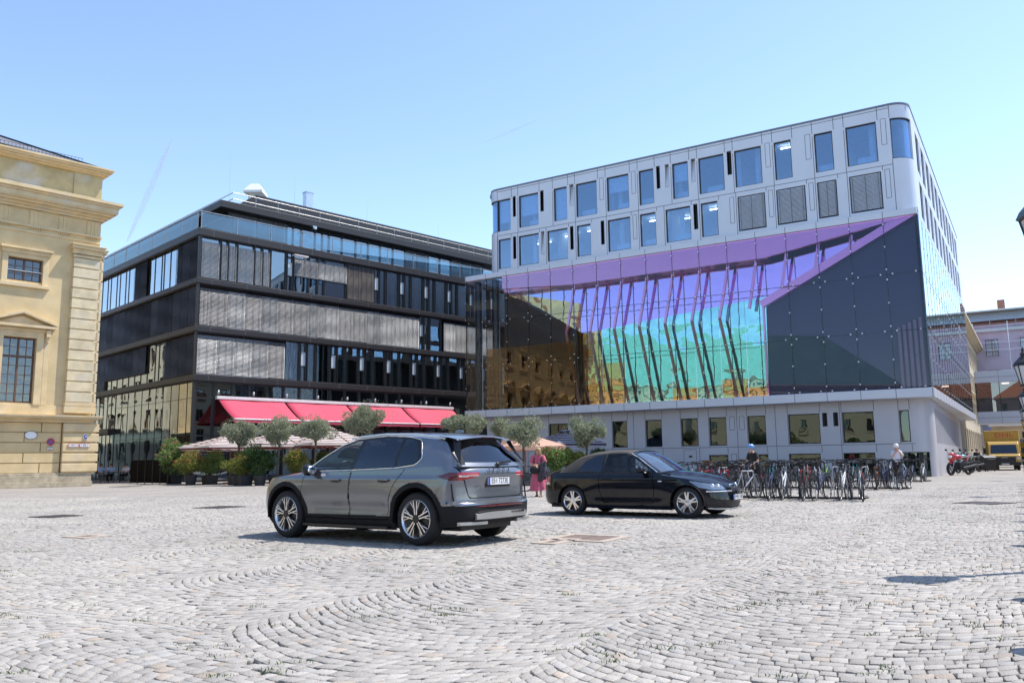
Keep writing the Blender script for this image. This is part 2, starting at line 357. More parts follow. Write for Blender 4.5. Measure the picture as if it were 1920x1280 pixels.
for px, py, sx, sy, rot, lab, mk, gd in (
    (105,968,.42,.42,-.5,'dark iron square cover in the paving before the yellow building','iron',2),
    (163,1006,.3,.25,-.5,'small rusty iron cover in the cobbles left of the grey car shadow','rust_stone',1),
    (412,951,.45,.5,-.5,'dark iron cover in the paving left of the grey car bonnet','iron',2),
    (235,912,.6,.6,-.5,'iron cover in the pale paving before the planted pots','iron',2),
    (1045,1015,.2,.42,-.55,'narrow reddish cover just behind the grey car','rust_stone',2),
    (1100,1009,.52,.5,-.55,'large reddish double cover between the two parked cars','rust_stone',2),
    (1845,943,.5,.5,.5,'dark iron cover in the lane beside the bicycle racks','iron',1)):
    x, y = gpt(px, py); cover(x, y, sx, sy, rot, lab, mk, gd)
# ------------------------------------------------------------------ grey metal-clad building with the two-tone glass screen
M['clad'] = pbr('grey aluminium cladding', (.61,.63,.69), .42, .25, var=.03, scale=.7, spec=.4)
M['clad_low'] = pbr('grey cladding of the base', (.50,.50,.54), .5, .2, var=.04, scale=.6)
M['seam'] = pbr('panel seam', (.13,.13,.15), .7)
M['cap'] = pbr('parapet cap', (.16,.17,.2), .4, .5)
M['wglass'] = glass('window glass', (.74,.86,1.0), 1.6, (.7,.86,1.0), wave=.02, wscale=.5, base=.16)
M['bglass'] = glass('base window glass', (.35,.42,.42), 1.7, (.55,.68,.70), wave=.12, wscale=.8, base=.05)
M['screen'] = glass('clear outer glass', (.80,.84,.88), 1.45, (.8,.8,.95), wave=.03, wscale=.25, base=0., fmax=.8)
M['sideglass'] = glass('side outer glass', (.62,.72,.72), 1.7, (.97,1,1), wave=.03, wscale=.25, base=.5)
M['fin'] = pbr('dark glass fin', (.012,.018,.024), .15)
M['navy'] = pbr('dark navy screen', (.05,.05,.10), .5, var=.05)
M['maroon'] = pbr('dark brown screen', (.028,.013,.013), .4)
M['foldcloth'] = pbr('dusty pink curtain', (.34,.22,.27), .8)
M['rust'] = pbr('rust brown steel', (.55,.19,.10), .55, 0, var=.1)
M['mauve'] = pbr('mauve beam', (.95,.36,.84), .5, var=.04)
M['blindgrey'] = pbr('grey slats', (.72,.72,.74), .55, .0)
M['room'] = pbr('pale office wall', (.45,.5,.56), .8)
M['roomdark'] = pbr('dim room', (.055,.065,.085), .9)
M['col'] = pbr('white round column', (.6,.65,.68), .6)
M['rollo'] = pbr('blue roller blind', (.55,.62,.68), .8)
M['tube'] = emit('ceiling tube lamp', (1,.93,.75), 5.)
# dichroic glass: the mirror hue turns with the angle of view, as thin films do
def dichroic(name, stops, refl, tint, wv=.1):
    mt, nt, b = newmat(name); nt.nodes.remove(b); L = nt.links
    out = nt.nodes['Material Output']; gl = N(nt, 'ShaderNodeBsdfGlossy'); gl.inputs['Roughness'].default_value = .01
    lw = N(nt, 'ShaderNodeLayerWeight'); lw.inputs[0].default_value = .5
    tc = N(nt, 'ShaderNodeTexCoord'); nz = N(nt, 'ShaderNodeTexNoise'); nz.inputs['Scale'].default_value = .55; nz.inputs['Detail'].default_value = 2
    L.new(tc.outputs['Object'], nz.inputs['Vector'])
    rp = N(nt, 'ShaderNodeValToRGB'); e = rp.color_ramp.elements
    e[0].position = stops[0][0]; e[0].color = (*stops[0][1],1); e[1].position = stops[-1][0]; e[1].color = (*stops[-1][1],1)
    for p, c in stops[1:-1]: n = e.new(p); n.color = (*c,1)
    L.new(lw.outputs['Facing'], rp.inputs[0]); L.new(rp.outputs[0], gl.inputs['Color'])
    tr = N(nt, 'ShaderNodeBsdfTransparent'); tr.inputs[0].default_value = (*tint,1)
    mx = N(nt, 'ShaderNodeMixShader'); mx.inputs[0].default_value = refl; L.new(tr.outputs[0], mx.inputs[1]); L.new(gl.outputs[0], mx.inputs[2]); L.new(mx.outputs[0], out.inputs[0])
    bp = N(nt, 'ShaderNodeBump'); bp.inputs['Strength'].default_value = wv; bp.inputs['Distance'].default_value = .12; L.new(nz.outputs[0], bp.inputs['Height']); L.new(bp.outputs[0], gl.inputs['Normal'])
    return mt
M['dichroic'] = dichroic('dichroic inner glazing', [(.03,(.92,.52,.98)),(.12,(.80,.56,1)),(.18,(.62,.78,1)),(.26,(.95,.8,.62))], .93, (.3,.3,.3))
M['goldfilm'] = dichroic('added golden reflection film', [(.03,(1,.6,.2)),(.3,(1,.68,.32))], .13, (.7,.6,.55))
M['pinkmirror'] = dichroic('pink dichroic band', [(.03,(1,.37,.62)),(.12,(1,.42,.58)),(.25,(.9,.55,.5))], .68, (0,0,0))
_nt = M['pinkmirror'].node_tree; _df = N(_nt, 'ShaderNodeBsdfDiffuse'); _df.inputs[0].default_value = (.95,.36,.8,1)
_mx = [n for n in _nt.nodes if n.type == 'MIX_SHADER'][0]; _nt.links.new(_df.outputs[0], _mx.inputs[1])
M['reflect_teal'] = dichroic('teal reflection tint', [(.03,(.55,1,.88)),(.10,(.48,.97,.86)),(.16,(.62,1,.55)),(.3,(.95,.9,.4))], .93, (.3,.3,.3), .38)
M['reflect_gold'] = dichroic('golden reflection tint', [(.03,(1,.6,.25)),(.3,(1,.66,.12))], .93, (.3,.3,.3), .5)
M['film'] = dichroic('dichroic outer film', [(.03,(1,.40,.66)),(.10,(1,.42,.6)),(.17,(1,.55,.45)),(.28,(1,.66,.4))], .30, (.85,.85,.95))
GO, GA, GL = (-3.61, 61.53), rad(-32), 31.2
def wall_with_holes(mb, u0, u1, z0, z1, holes, y0, y1, place=None):
    """one storey of wall: piers between the openings, spandrels under and lintels over them"""
    P = place or (lambda a0,a1,b0,b1: mb.box(a0,a1,y0,y1,b0,b1))
    x = u0
    for (a, b, lo, hi) in sorted(holes):
        if a > x: P(x, a, z0, z1)
        if lo > z0: P(a, b, z0, lo)
        if hi < z1: P(a, b, hi, z1)
        x = b
    if x < u1: P(x, u1, z0, z1)
def grey_building():
    B = thing('office_building', 'grey metal clad office block wearing a tall glass screen with orange and violet reflections', 'building', (*GO,0), GA)
    sb, gb = .25, .8                          # setbacks of upper block and base
    TOPW = [(2.55,4.12),(4.84,6.51),(7.8,8.88),(9.61,11.25),(12.02,13.67),(14.43,15.49),(16.82,17.91),(18.63,20.31),(21.0,22.71),(23.5,24.54),(25.91,26.97),(27.72,29.41)]
    TOPS = [(4.32,4.58,'o'),(6.68,6.97,'o'),(9.09,9.43,'f'),(11.48,11.77,'p'),(13.9,14.18,'p'),(15.7,15.96,'o'),(16.32,16.6,'f'),(18.13,18.42,'f'),(20.53,20.82,'o'),(22.97,23.25,'p'),(25.39,25.69,'p'),(29.66,29.93,'p')]
    LOWW = [(3.01,4.11),(4.79,6.5),(7.21,8.87),(9.61,10.7),(12.01,13.7),(14.41,15.54),(16.24,17.95),(18.66,19.77),(21.07,22.8),(23.48,25.23),(25.91,27.03),(27.73,29.49)]
    LOWS = [(4.3,4.57,'o'),(6.69,6.96,'f'),(9.07,9.34,'o'),(11.48,11.75,'o'),(13.9,14.16,'p'),(18.16,18.44,'o'),(20.57,20.83,'p'),(23.01,23.28,'p'),(25.44,25.7,'p'),(29.69,29.95,'p')]
    R = 1.0; xl, xr = 1.95+R, 31.15-R; DEP = 36
    TZ, LZ = (18.12,20.55), (15.25,17.5)
    w_ = MB()
    slot = lambda S, z0, z1: [(a,b,z0,z1) for a,b,k in S if k != 'p']
    wall_with_holes(w_, xl, xr, 17.8, 21.35, [(max(a,xl),b,*TZ) for a,b in TOPW]+slot(TOPS,19.05,20.62), sb, sb+.4)
    wall_with_holes(w_, xl, xr, 15.0, 17.8, [(a,b,*LZ) for a,b in LOWW]+slot(LOWS,15.85,17.55), sb, sb+.4)
    # rounded corners (upper storey keeps its curved glass)
    def arc(mb, cx, a0, a1, z0, z1, r=R, t=.3, n=10):
        for i in range(n):
            t0, t1 = a0+(a1-a0)*i/n, a0+(a1-a0)*(i+1)/n
            p = [(cx+math.cos(q)*rr, sb+R+math.sin(q)*rr) for q, rr in ((t0,r),(t1,r),(t1,r-t),(t0,r-t))]
            mb.prism(p, z0, z1, 'z')
    for cx, a0, a1 in ((xl, PI, 1.5*PI), (xr, 1.5*PI, 2*PI)):
        arc(w_, cx, a0, a1, 15.0, 18.12); arc(w_, cx, a0, a1, 20.55, 21.35)
    SW = [(3.2+2.9*i, 4.9+2.9*i) for i in range(11)]
    def sidebox(a0,a1,b0,b1): w_.box(31.15-.4, 31.15, a0, a1, b0, b1)
    sh = []
    for i,(a,b) in enumerate(SW): sh.append((a,b,*TZ)); 
    wall_with_holes(w_, sb+R, DEP, 17.8, 21.35, sh+[(a+2.15,a+2.45,19.05,20.62) for a,b in SW], 0,0, sidebox)
    wall_with_holes(w_, sb+R, DEP, 15.0, 17.8, [(a+.2,b+.1,*LZ) for a,b in SW]+[(a+2.25,a+2.5,15.85,17.55) for a,b in SW], 0,0, sidebox)
    w_.box(1.95, 2.3, sb+R, DEP, 15.0, 21.35); w_.box(1.95, 31.15, DEP, DEP+.4, 15.0, 21.35)
    w_.build('wall', M['clad'], B, smooth=25)
    cap = MB(); pts = []
    for cx, a0, a1 in ((xl, PI, 1.5*PI), (xr, 1.5*PI, 2*PI)):
        for i in range(11): q = a0+(a1-a0)*i/10; pts.append((cx+math.cos(q)*(R+.03), sb+R+math.sin(q)*(R+.03)))
    pts += [(31.18,DEP+.42),(1.92,DEP+.42)]
    cap.prism(pts, 21.35, 21.47, 'z'); cap.build('roof', M['cap'], B)
    # panel seams, a few millimetres proud
    s = MB()
    def vline(u, z0, z1, y=sb): s.box(u-.018, u+.018, y-.004, y+.01, z0, z1)
    def hline(u0, u1, z, y=sb): s.box(u0, u1, y-.004, y+.01, z-.018, z+.018)
    for ws, z0, z1, zt in ((TOPW,17.82,18.12,21.35),(LOWW,15.0,15.25,17.78)):
        for a, b in ws:
            for u in (a-.09, b+.09): vline(u, TZ[1]+.05 if zt > 20 else LZ[1]+.05, zt); 
            if a > xl: vline(a-.09, z0, z1+2.3)
    hline(xl, xr, 17.8); vline(xl, 15.0, 21.35); vline(xr, 15.0, 18.1); vline(xr, 20.6, 21.35); hline(xl, xr, 21.2)
    def outline(a, b, z0, z1, y=sb):
        for u in (a,b): s.box(u-.014, u+.014, y-.005, y+.01, z0, z1)
        for z in (z0,z1): s.box(a+.014, b-.014, y-.005, y+.01, z-.014, z+.014)
    for a,b,k in TOPS:
        if k == 'p': outline(a, b, 19.05, 20.62)
    for a,b,k in LOWS:
        if k == 'p': outline(a, b, 15.85, 17.55)
    s.build('panel_seams', M['seam'], B)
    # windows
    rr = random.Random(5)
    def window(u0, u1, z0, z1, y, blind=None, frame=M['frame'], gm='wglass'):
        f = MB(); t = .055
        f.box(u0,u0+t,y-.03,y+.1,z0,z1); f.box(u1-t,u1,y-.03,y+.1,z0,z1); f.box(u0+t,u1-t,y-.03,y+.1,z0,z0+t); f.box(u0+t,u1-t,y-.03,y+.1,z1-t,z1)
        o = f.build('window', frame, B); p = MB(); p.box(u0+t,u1-t,y+.02,y+.04,z0+t,z1-t); p.build('pane', M[gm], o)
        if blind == 'slats':
            sl = MB(); k = int((z1-z0-.1)/.075)
            for i in range(k):
                z = z1-.06-i*.075; sl.add([(u0+.07,y-.11,z-.06),(u1-.07,y-.11,z-.06),(u1-.07,y-.06,z),(u0+.07,y-.06,z)], [(0,1,2,3)])
            for q in (.1,.5,.9): uu = u0+(u1-u0)*q; sl.box(uu-.01,uu+.01,y-.125,y-.115,z0+.05,z1-.04,1)
            sl.build('blind', [M['blindgrey'], M['seam']], o)
        elif blind:
            r_ = MB(); r_.box(u0+.1,u1-.1,y+.16,y+.17,z1-(z1-z0)*blind,z1); r_.build('blind', M['rollo'], o)
        return o
    for i,(a,b) in enumerate(TOPW): window(max(a,xl+.02), b, *TZ, sb+.12, {0:.72,1:.62,2:.95,4:.45,6:.5}.get(i))
    for i,(a,b) in enumerate(LOWW): window(a, b, *LZ, sb+.12, 'slats' if i >= 8 else None)
    for S, z0, z1 in ((TOPS,19.05,20.62),(LOWS,15.85,17.55)):
        for a,b,k in S:
            if k == 'o':
                v = MB(); v.box(a,a+.02,sb+.02,sb+.38,z0,z1); v.box(b-.02,b,sb+.02,sb+.38,z0,z1); v.box(a,b,sb+.36,sb+.42,z0,z1); v.box(a+.1,a+.14,sb+.2,sb+.34,z0+.02,z1-.02); v.build('vent_slot', M['black'], B)
            elif k == 'f':
                v = MB(); v.add([(a+.02,sb-.01,z0+.02),(b-.02,sb-.01,z0+.02),(b-.02,sb+.3,z1-.05),(a+.02,sb+.3,z1-.05),(a+.02,sb+.04,z0+.02),(b-.02,sb+.04,z0+.02),(b-.02,sb+.34,z1-.05),(a+.02,sb+.34,z1-.05)],
                               [(0,1,2,3),(7,6,5,4),(0,4,5,1),(1,5,6,2),(2,6,7,3),(3,7,4,0)]); v.build('vent_flap', M['clad'], B)
    for ws, zz in ((SW,TZ),([(a+.2,b+.1) for a,b in SW],LZ)):
        for a,b in ws:
            f = MB(); X = 31.15-.12; t = .06
            f.box(X-.1,X+.03,a,a+t,*zz); f.box(X-.1,X+.03,b-t,b,*zz); f.box(X-.1,X+.03,a+t,b-t,zz[0],zz[0]+t); f.box(X-.1,X+.03,a+t,b-t,zz[1]-t,zz[1])
            o = f.build('window', M['frame'], B); p = MB(); p.box(X-.04,X-.02,a+t,b-t,zz[0]+t,zz[1]-t); p.build('pane', M['wglass'], o)
    for cx, a0, a1 in ((xl, PI, 1.5*PI), (xr, 1.5*PI, 2*PI)):
        g_ = MB(); arc(g_, cx, a0+.06, a1-.06, 18.14, 20.53, R-.1, .03, 12); o = g_.build('corner_window', M['wglass'], B, smooth=40)
        f = MB(); arc(f, cx, a0, a1, 18.12, 18.17, R-.04, .2); arc(f, cx, a0, a1, 20.5, 20.55, R-.04, .2); f.build('frame', M['frame'], o)
    # office interior seen through the upper windows
    fl = MB(); fl.box(2.4,30.7,sb+.45,9,17.72,17.98); fl.box(2.4,30.7,sb+.45,9,20.75,20.95); fl.box(2.4,30.7,sb+.45,9,14.95,15.1); fl.build('floor_slab', M['room'], B)
    bw = MB(); bw.box(2.4,30.7,6.5,6.6,15.1,20.75)
    for u in (7.5,11.9,16.2,20.7,25,27.3): bw.box(u-.06,u+.06,1.4,6.5,15.1,20.75)
    bw.build('inner_wall', M['room'], B)
    for u in (3.5,5.6,10.9,12.6,17.0,20.95,22.2,29.0):
        c = MB(); c.cyl((u,1.3,15.1),(u,1.3,17.72),.17,n=14); c.cyl((u,1.3,17.98),(u,1.3,20.75),.17,n=14); c.build('column', M['col'], B, smooth=40)
    for u,y,z in ((5.4,3,17.55),(8.0,2.4,17.55),(10.2,2,17.55),(14.9,2.2,17.55),(17.1,3,17.55),(19.3,2,17.55),(24.2,1.6,20.6)):
        c = MB(); c.box(u-.6,u+.6,y-.05,y+.05,z-.06,z); c.build('ceiling_lamp', M['tube'], B)
    for u,z in ((5.9,17.98),(10.3,17.98),(13.1,17.98),(14.9,17.98),(17.4,17.98),(19.5,17.98),(26.5,17.98),(28.7,17.98),(12.9,15.1),(17.2,15.1),(15.0,15.1)):
        c = MB(); c.box(u-.5,u+.5,.85,1.25,z+.2,z+.72); c.build('desk', M['col'], B)
    # ledges
    l = MB()
    l.box(.12,31.2,-.02,.6,14.62,15.0); l.box(30.6,31.22,.6,DEP+2,14.62,15.0); l.build('upper_ledge', M['clad'], B, bevel=.02)
    l = MB(); l.box(.12,31.3,-.12,3.2,4.325,4.84); l.box(27.5,31.3,3.2,DEP+2,4.325,4.84); l.box(.12,27.5,3.2,12,4.45,4.8); l.build('lower_ledge', M['clad'], B, bevel=.02)
    s = MB()
    for i in range(18):
        u = .18+1.827*i; s.box(u-.015,u+.015,-.026,0,14.63,14.99); s.box(u-.015,u+.015,-.126,0,4.31,4.83)
    for i in range(20): y = 1.9*i; s.box(31.2,31.306,y-.015,y+.015,4.31,4.83)
    s.build('ledge_seams', M['seam'], B)
    # glass screen: 17 columns of three panes, each with its clamps
    ZR = (4.92, 8.1, 11.36, 14.58)
    pm = {}
    for j in range(3):
        p = MB(); h = ZR[j+1]-ZR[j]-.03; p.box(.015,1.812,0,.02,0,h); pm[j] = p.mesh('pane', M['screen'])
        c = MB()
        for z in (.28,h*.5,h-.28): c.box(-.032,.032,-.03,.0,z-.036,z+.036)
        for x in (.3,1.5): c.box(x-.036,x+.036,-.03,0,-.032,.032)
        pm['c',j] = c.mesh('clamp', M['steel'])
    for i in range(17):
        for j in range(3):
            o = link_mesh('glass_pane', pm[j], B, (.17+1.827*i,0,ZR[j])); link_mesh('clamp', pm['c',j], o, (0,0,0))
    for i in range(18):
        u = .17+1.827*i; f = MB(); f.box(u-.015,u+.015,.05,.16,4.9,14.6); f.build('glass_fin', M['fin'], B)
    for z in ZR[1:3]:
        f = MB(); f.box(.17,31.2,.03,.07,z-.035,z-.005); f.build('pane_joint', M['fin'], B)
    sp = MB(); sp.box(0,.02,.015,1.885,4.9,14.6)
    for z in (8.08,11.3): sp.box(.02,.03,.015,1.885,z-.02,z+.02,1)
    sp.box(.02,.03,-.015,.015,4.9,14.6,1)
    for z in (5.2,6.5,7.8,8.4,9.7,11,11.6,13,14.2): sp.box(.02,.05,-.045,.045,z-.05,z+.05,2)
    sm = sp.mesh('side_pane', [M['sideglass'],M['fin'],M['steel']])
    for i in range(19): link_mesh('side_glass_pane', sm, B, (31.2,.1+1.9*i,0))
    # behind the screen
    a = MB(); a.prism([(3.4,4.84),(9.3,4.84),(9.3,9.9),(22.6,11.1),(22.6,10.0),(30.9,13.8),(30.9,14.62),(3.4,14.62)], 1.10, 1.2); a.build('dichroic_wall', M['dichroic'], B)
    a = MB(); a.prism([(3.5,4.86),(9.28,4.86),(9.28,12.1),(3.5,13.5)], 1.04, 1.07); a.build('reflection_panel', M['reflect_gold'], B)  # golden tint stands for the mirrored ochre facade
    def zt_(u): return 9.9+(u-9.3)*.0902  # sloping top and tints of these panels imitate a mirrored skyline
    for k in range(8):
        a0, a1 = 9.3+1.66*k, 9.3+1.66*(k+1)-.02; g_ = (1.0,.55,0,.0,.15,0,.2,.1)[k]
        zc_ = 4.84+(zt_(a0)-4.84)*g_ if g_ < 1 else None
        if g_ < 1: a = MB(); a.prism([(a0,max(4.84,zc_)),(a1,max(4.84,zc_)),(a1,zt_(a1)),(a0,zt_(a0))], 1.06, 1.09); a.build('reflection_panel', M['reflect_teal'], B)
        if g_ > 0: a = MB(); a.prism([(a0,4.84),(a1,4.84),(a1,zc_ or zt_(a1)),(a0,zc_ or zt_(a0))], 1.05, 1.08); a.build('reflection_panel', M['reflect_gold'], B)
    a = MB(); a.prism([(22.3,4.86),(31.0,4.86),(31.0,14.6),(30.95,14.6),(22.42,10.3)], .5, .56); a.build('dark_screen', M['navy'], B)
    a = MB(); a.bar((22.2,.25,10.44),(31.0,.25,14.82),.26,.46); a.bar((22.3,.3,4.86),(22.3,.3,10.3),.12,.12); a.build('edge_beam', M['pinkmirror'], B)  # pink is the sky reflection put into the beam colour
    a = MB(); a.prism([(3.3,4.86),(9.25,4.86),(9.25,10.0),(5.6,12.3),(3.3,13.4)], .55, .62); a.build('dark_screen', M['maroon'], B)
    for k in range(5):
        u = 29.75+k*.28; c = MB(); c.lathe([(.09,4.9),(.09,8.3+.12*k)], 8, (u,.34,0)); c.build('curtain_fold', M['foldcloth'], B, smooth=60)
    a = MB(); a.prism([(3.4,14.6),(31.0,14.6),(22.5,13.3),(9.3,13.3),(3.4,13.7)][::1], .08, .3); a.box(3.4,22.6,.3,1.0,13.4,14.6); a.build('top_beam', M['pinkmirror'], B)
    for i in range(7,16):
        for s_ in (0,):
            pass
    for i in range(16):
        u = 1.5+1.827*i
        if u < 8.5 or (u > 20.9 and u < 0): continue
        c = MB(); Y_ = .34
        if u < 20.9: c.bar((u+.55,Y_,13.6),(u-.25,Y_,9.9),.16,.15,up=(0,1,0)); c.bar((u-.25,Y_,9.9),(u+.65,Y_,4.84),.16,.15,1,up=(0,1,0))  # upper half painted pink for the mirrored sky, lower half plain rust
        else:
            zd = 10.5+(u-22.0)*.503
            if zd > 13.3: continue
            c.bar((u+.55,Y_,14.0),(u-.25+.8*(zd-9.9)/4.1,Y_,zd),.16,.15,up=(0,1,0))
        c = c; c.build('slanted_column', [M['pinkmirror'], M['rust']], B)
    for u in (.75,2.3): c = MB(); c.cyl((u,.9,4.84),(u,.9,14.62),.28,n=16); c.build('column', M['fin'], B, smooth=40)
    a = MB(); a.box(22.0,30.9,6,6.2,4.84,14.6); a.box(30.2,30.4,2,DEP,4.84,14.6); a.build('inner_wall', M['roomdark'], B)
    # golden film added behind the left panes to strengthen the mirrored facade
    for i in range(17):
        u0, u1 = .185+1.827*i, 1.982+1.827*i
        lo = lambda u: 10.2 if u < 22.3 else 10.36+(u-22.4)*.503
        if u1 < 3.5 or lo(u0+.02) > 14.4: continue
        if u1 < 9.4: a = MB(); a.prism([(u0,4.92),(u1,4.92),(u1,9.3),(u0,9.3)], .026, .030); a.build('reflection_film', M['goldfilm'], B)
        continue
        a = MB(); zl, zr = max(lo(u0+.02), 4.92), max(lo(u1-.02), 4.92)
        pts = [(u0,zl),(u1,zr),(u1,14.57),(u0,14.57)]
        a.prism(pts, .026, .030); a.build('reflection_film', M['film'], B)
    # base storey
    GW = [(6.74,8.28),(11.66,12.74),(14.06,15.19),(16.51,17.64),(18.37,19.47),(20.81,21.91),(23.26,25.07),(26.33,28.03),(29.37,29.88)]
    GZ = (1.93,3.7); GS = [(25.22,25.5),(25.83,26.11)]
    w_ = MB(); RB = .9; xr = 31.0-RB
    wall_with_holes(w_, 1.5, xr, 1.55, 4.32, [(a,b,*GZ) for a,b in GW]+[(a,b,2.92,3.72) for a,b in GS], gb, gb+.4)
    BW = [(18.27,19.5),(20.73,21.96),(23.18,25.0),(26.26,27.97),(29.38,xr)]
    wall_with_holes(w_, 1.5, xr, 0, 1.55, [(a,b,.05,1.36) for a,b in BW], gb, gb+.4)
    def arcb(mb, z0, z1, a0=1.5*PI, a1=2*PI):
        for i in range(10):
            t0, t1 = a0+(a1-a0)*i/10, a0+(a1-a0)*(i+1)/10
            mb.prism([(xr+math.cos(q)*rr, gb+RB+math.sin(q)*rr) for q, rr in ((t0,RB),(t1,RB),(t1,RB-.3),(t0,RB-.3))], z0, z1, 'z')
    arcb(w_, 1.36, 4.32); arcb(w_, 0, 1.36, 1.75*PI, 2*PI)
    GSW = [(3.2+.95*i, 3.7+.95*i) for i in range(30)]
    bs = lambda y: 31.0-.027*(y-1.7)       # the side of the base draws back under the overhanging ledge
    sbx = lambda mb, a0, a1, b0, b1, t0=-.4, t1=0: mb.prism([(bs(a0)+t0,a0),(bs(a0)+t1,a0),(bs(a1)+t1,a1),(bs(a1)+t0,a1)], b0, b1, 'z')
    wall_with_holes(w_, gb+RB, DEP, 1.55, 4.32, [(a,b,1.85,3.85) for a,b in GSW], 0, 0, lambda a0,a1,b0,b1: sbx(w_,a0,a1,b0,b1))
    sbx(w_, gb+RB, DEP, 0, 1.55); w_.box(1.5,1.9,gb+.4,14,0,4.32)
    w_.build('base_wall', M['clad_low'], B, smooth=25)
    s = MB()
    def bh(u0,u1,z): s.box(u0,u1,gb-.004,gb+.01,z-.016,z+.016)
    def bv(u,z0,z1): s.box(u-.016,u+.016,gb-.004,gb+.01,z0,z1)
    bh(1.5,xr,1.83)
    for a,b in GW: bv(a-.03,1.84,4.3); bv(b+.03,3.72,4.3); bv(b+.03,1.4 if (b>18) else .1,1.82)
    for u in (3.0,5.0,10.1,13.2,20.14,22.5,26.2): bv(u,0,4.3)
    def bo(a,b,z0,z1):
        for u in (a,b): s.box(u-.014,u+.014,gb-.005,gb+.01,z0,z1)
        for z in (z0,z1): s.box(a+.014,b-.014,gb-.005,gb+.01,z-.014,z+.014)
    bo(19.68,19.99,2.88,3.7); bo(20.3,20.6,2.88,3.7); bo(16.62,17.45,.1,1.72); bo(19.7,20.02,.95,1.4)
    s.build('base_seams', M['seam'], B)
    sg = MB(); sg.box(16.95,17.18,gb-.012,gb,1.22,1.34); sg.build('sign', M['frame'], B)
    for a,b in GW: window(a, b, *GZ, gb+.1, None, M['frame'], 'bglass')
    for a,b in BW[:4]: window(a, b, .05, 1.36, gb+.12, None, M['frame'], 'bglass')
    for a,b in GS: v = MB(); v.box(a,b,gb+.3,gb+.42,2.92,3.72); v.box(a+.05,a+.1,gb+.1,gb+.3,2.95,3.7); v.build('vent_slot', M['black'], B)
    for a,b in GSW:
        p = MB(); sbx(p,a+.04,b-.04,1.87,3.83,-.22,-.2); p.build('side_window', M['bglass'], B)
    # curved glass door at the corner foot
    d = MB()
    for i in range(8):
        t0, t1 = 1.5*PI+.25*PI*i/8, 1.5*PI+.25*PI*(i+1)/8
        d.prism([(xr+math.cos(q)*rr, gb+RB+math.sin(q)*rr) for q, rr in ((t0,RB-.04),(t1,RB-.04),(t1,RB-.06),(t0,RB-.06))], .06, 1.33, 'z')
    d.box(29.42,xr,gb+.04,gb+.06,.06,1.33)
    o = d.build('door', M['bglass'], B, smooth=40); h = MB(); h.cyl((30.45,gb-.02,.6),(30.45,gb-.02,.95),.015); h.build('handle', M['steel'], o)
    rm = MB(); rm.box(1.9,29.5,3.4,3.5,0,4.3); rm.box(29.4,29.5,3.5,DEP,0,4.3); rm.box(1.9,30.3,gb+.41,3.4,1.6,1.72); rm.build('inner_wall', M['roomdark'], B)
    rf = MB(); rf.box(2.0,31.0,.7,DEP,21.0,21.3); rf.build('roof_deck', M['cap'], B)
    return B
grey_building()
# ------------------------------------------------------------------ dark office block with silver slat blinds
M['band'] = pbr('dark bronze band', (.035,.031,.031), .45, .3, var=.06, scale=.8)
M['darkclad'] = pbr('dark cladding', (.018,.019,.022), .45)
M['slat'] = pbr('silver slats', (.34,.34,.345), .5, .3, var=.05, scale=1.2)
M['slatglare'] = pbr('bright silver slats', (.5,.5,.5), .45, .3, var=.06, scale=1.2)
M['slatshade'] = pbr('grey slats in shade tilt', (.15,.15,.158), .5, .3, var=.08, scale=1.2)
M['slatdark'] = pbr('bronze slats', (.045,.036,.03), .45, .4, var=.15, scale=1.5)
M['dglass'] = glass('cool window glass', (.42,.52,.54), 1.65, (.9,.97,1.0), wave=.08, wscale=.7, base=.2)
M['lglass'] = glass('mirroring window glass', (.22,.25,.26), 1.9, (.88,.95,1.0), wave=.3, wscale=.6, base=.46, dist=.06)
M['railsteel'] = pbr('dull rail steel', (.30,.30,.31), .45, .6)
M['rail'] = glass('railing glass', (.55,.68,.74), 1.5, (.9,1,1), base=.1)
M['ventpanel'] = pbr('pale vent panel', (.5,.58,.62), .4)
M['lightwall'] = pbr('teal lit curtain', (.42,.52,.53), .8)
DO, DA = (-22.08, 57.0), rad(45)
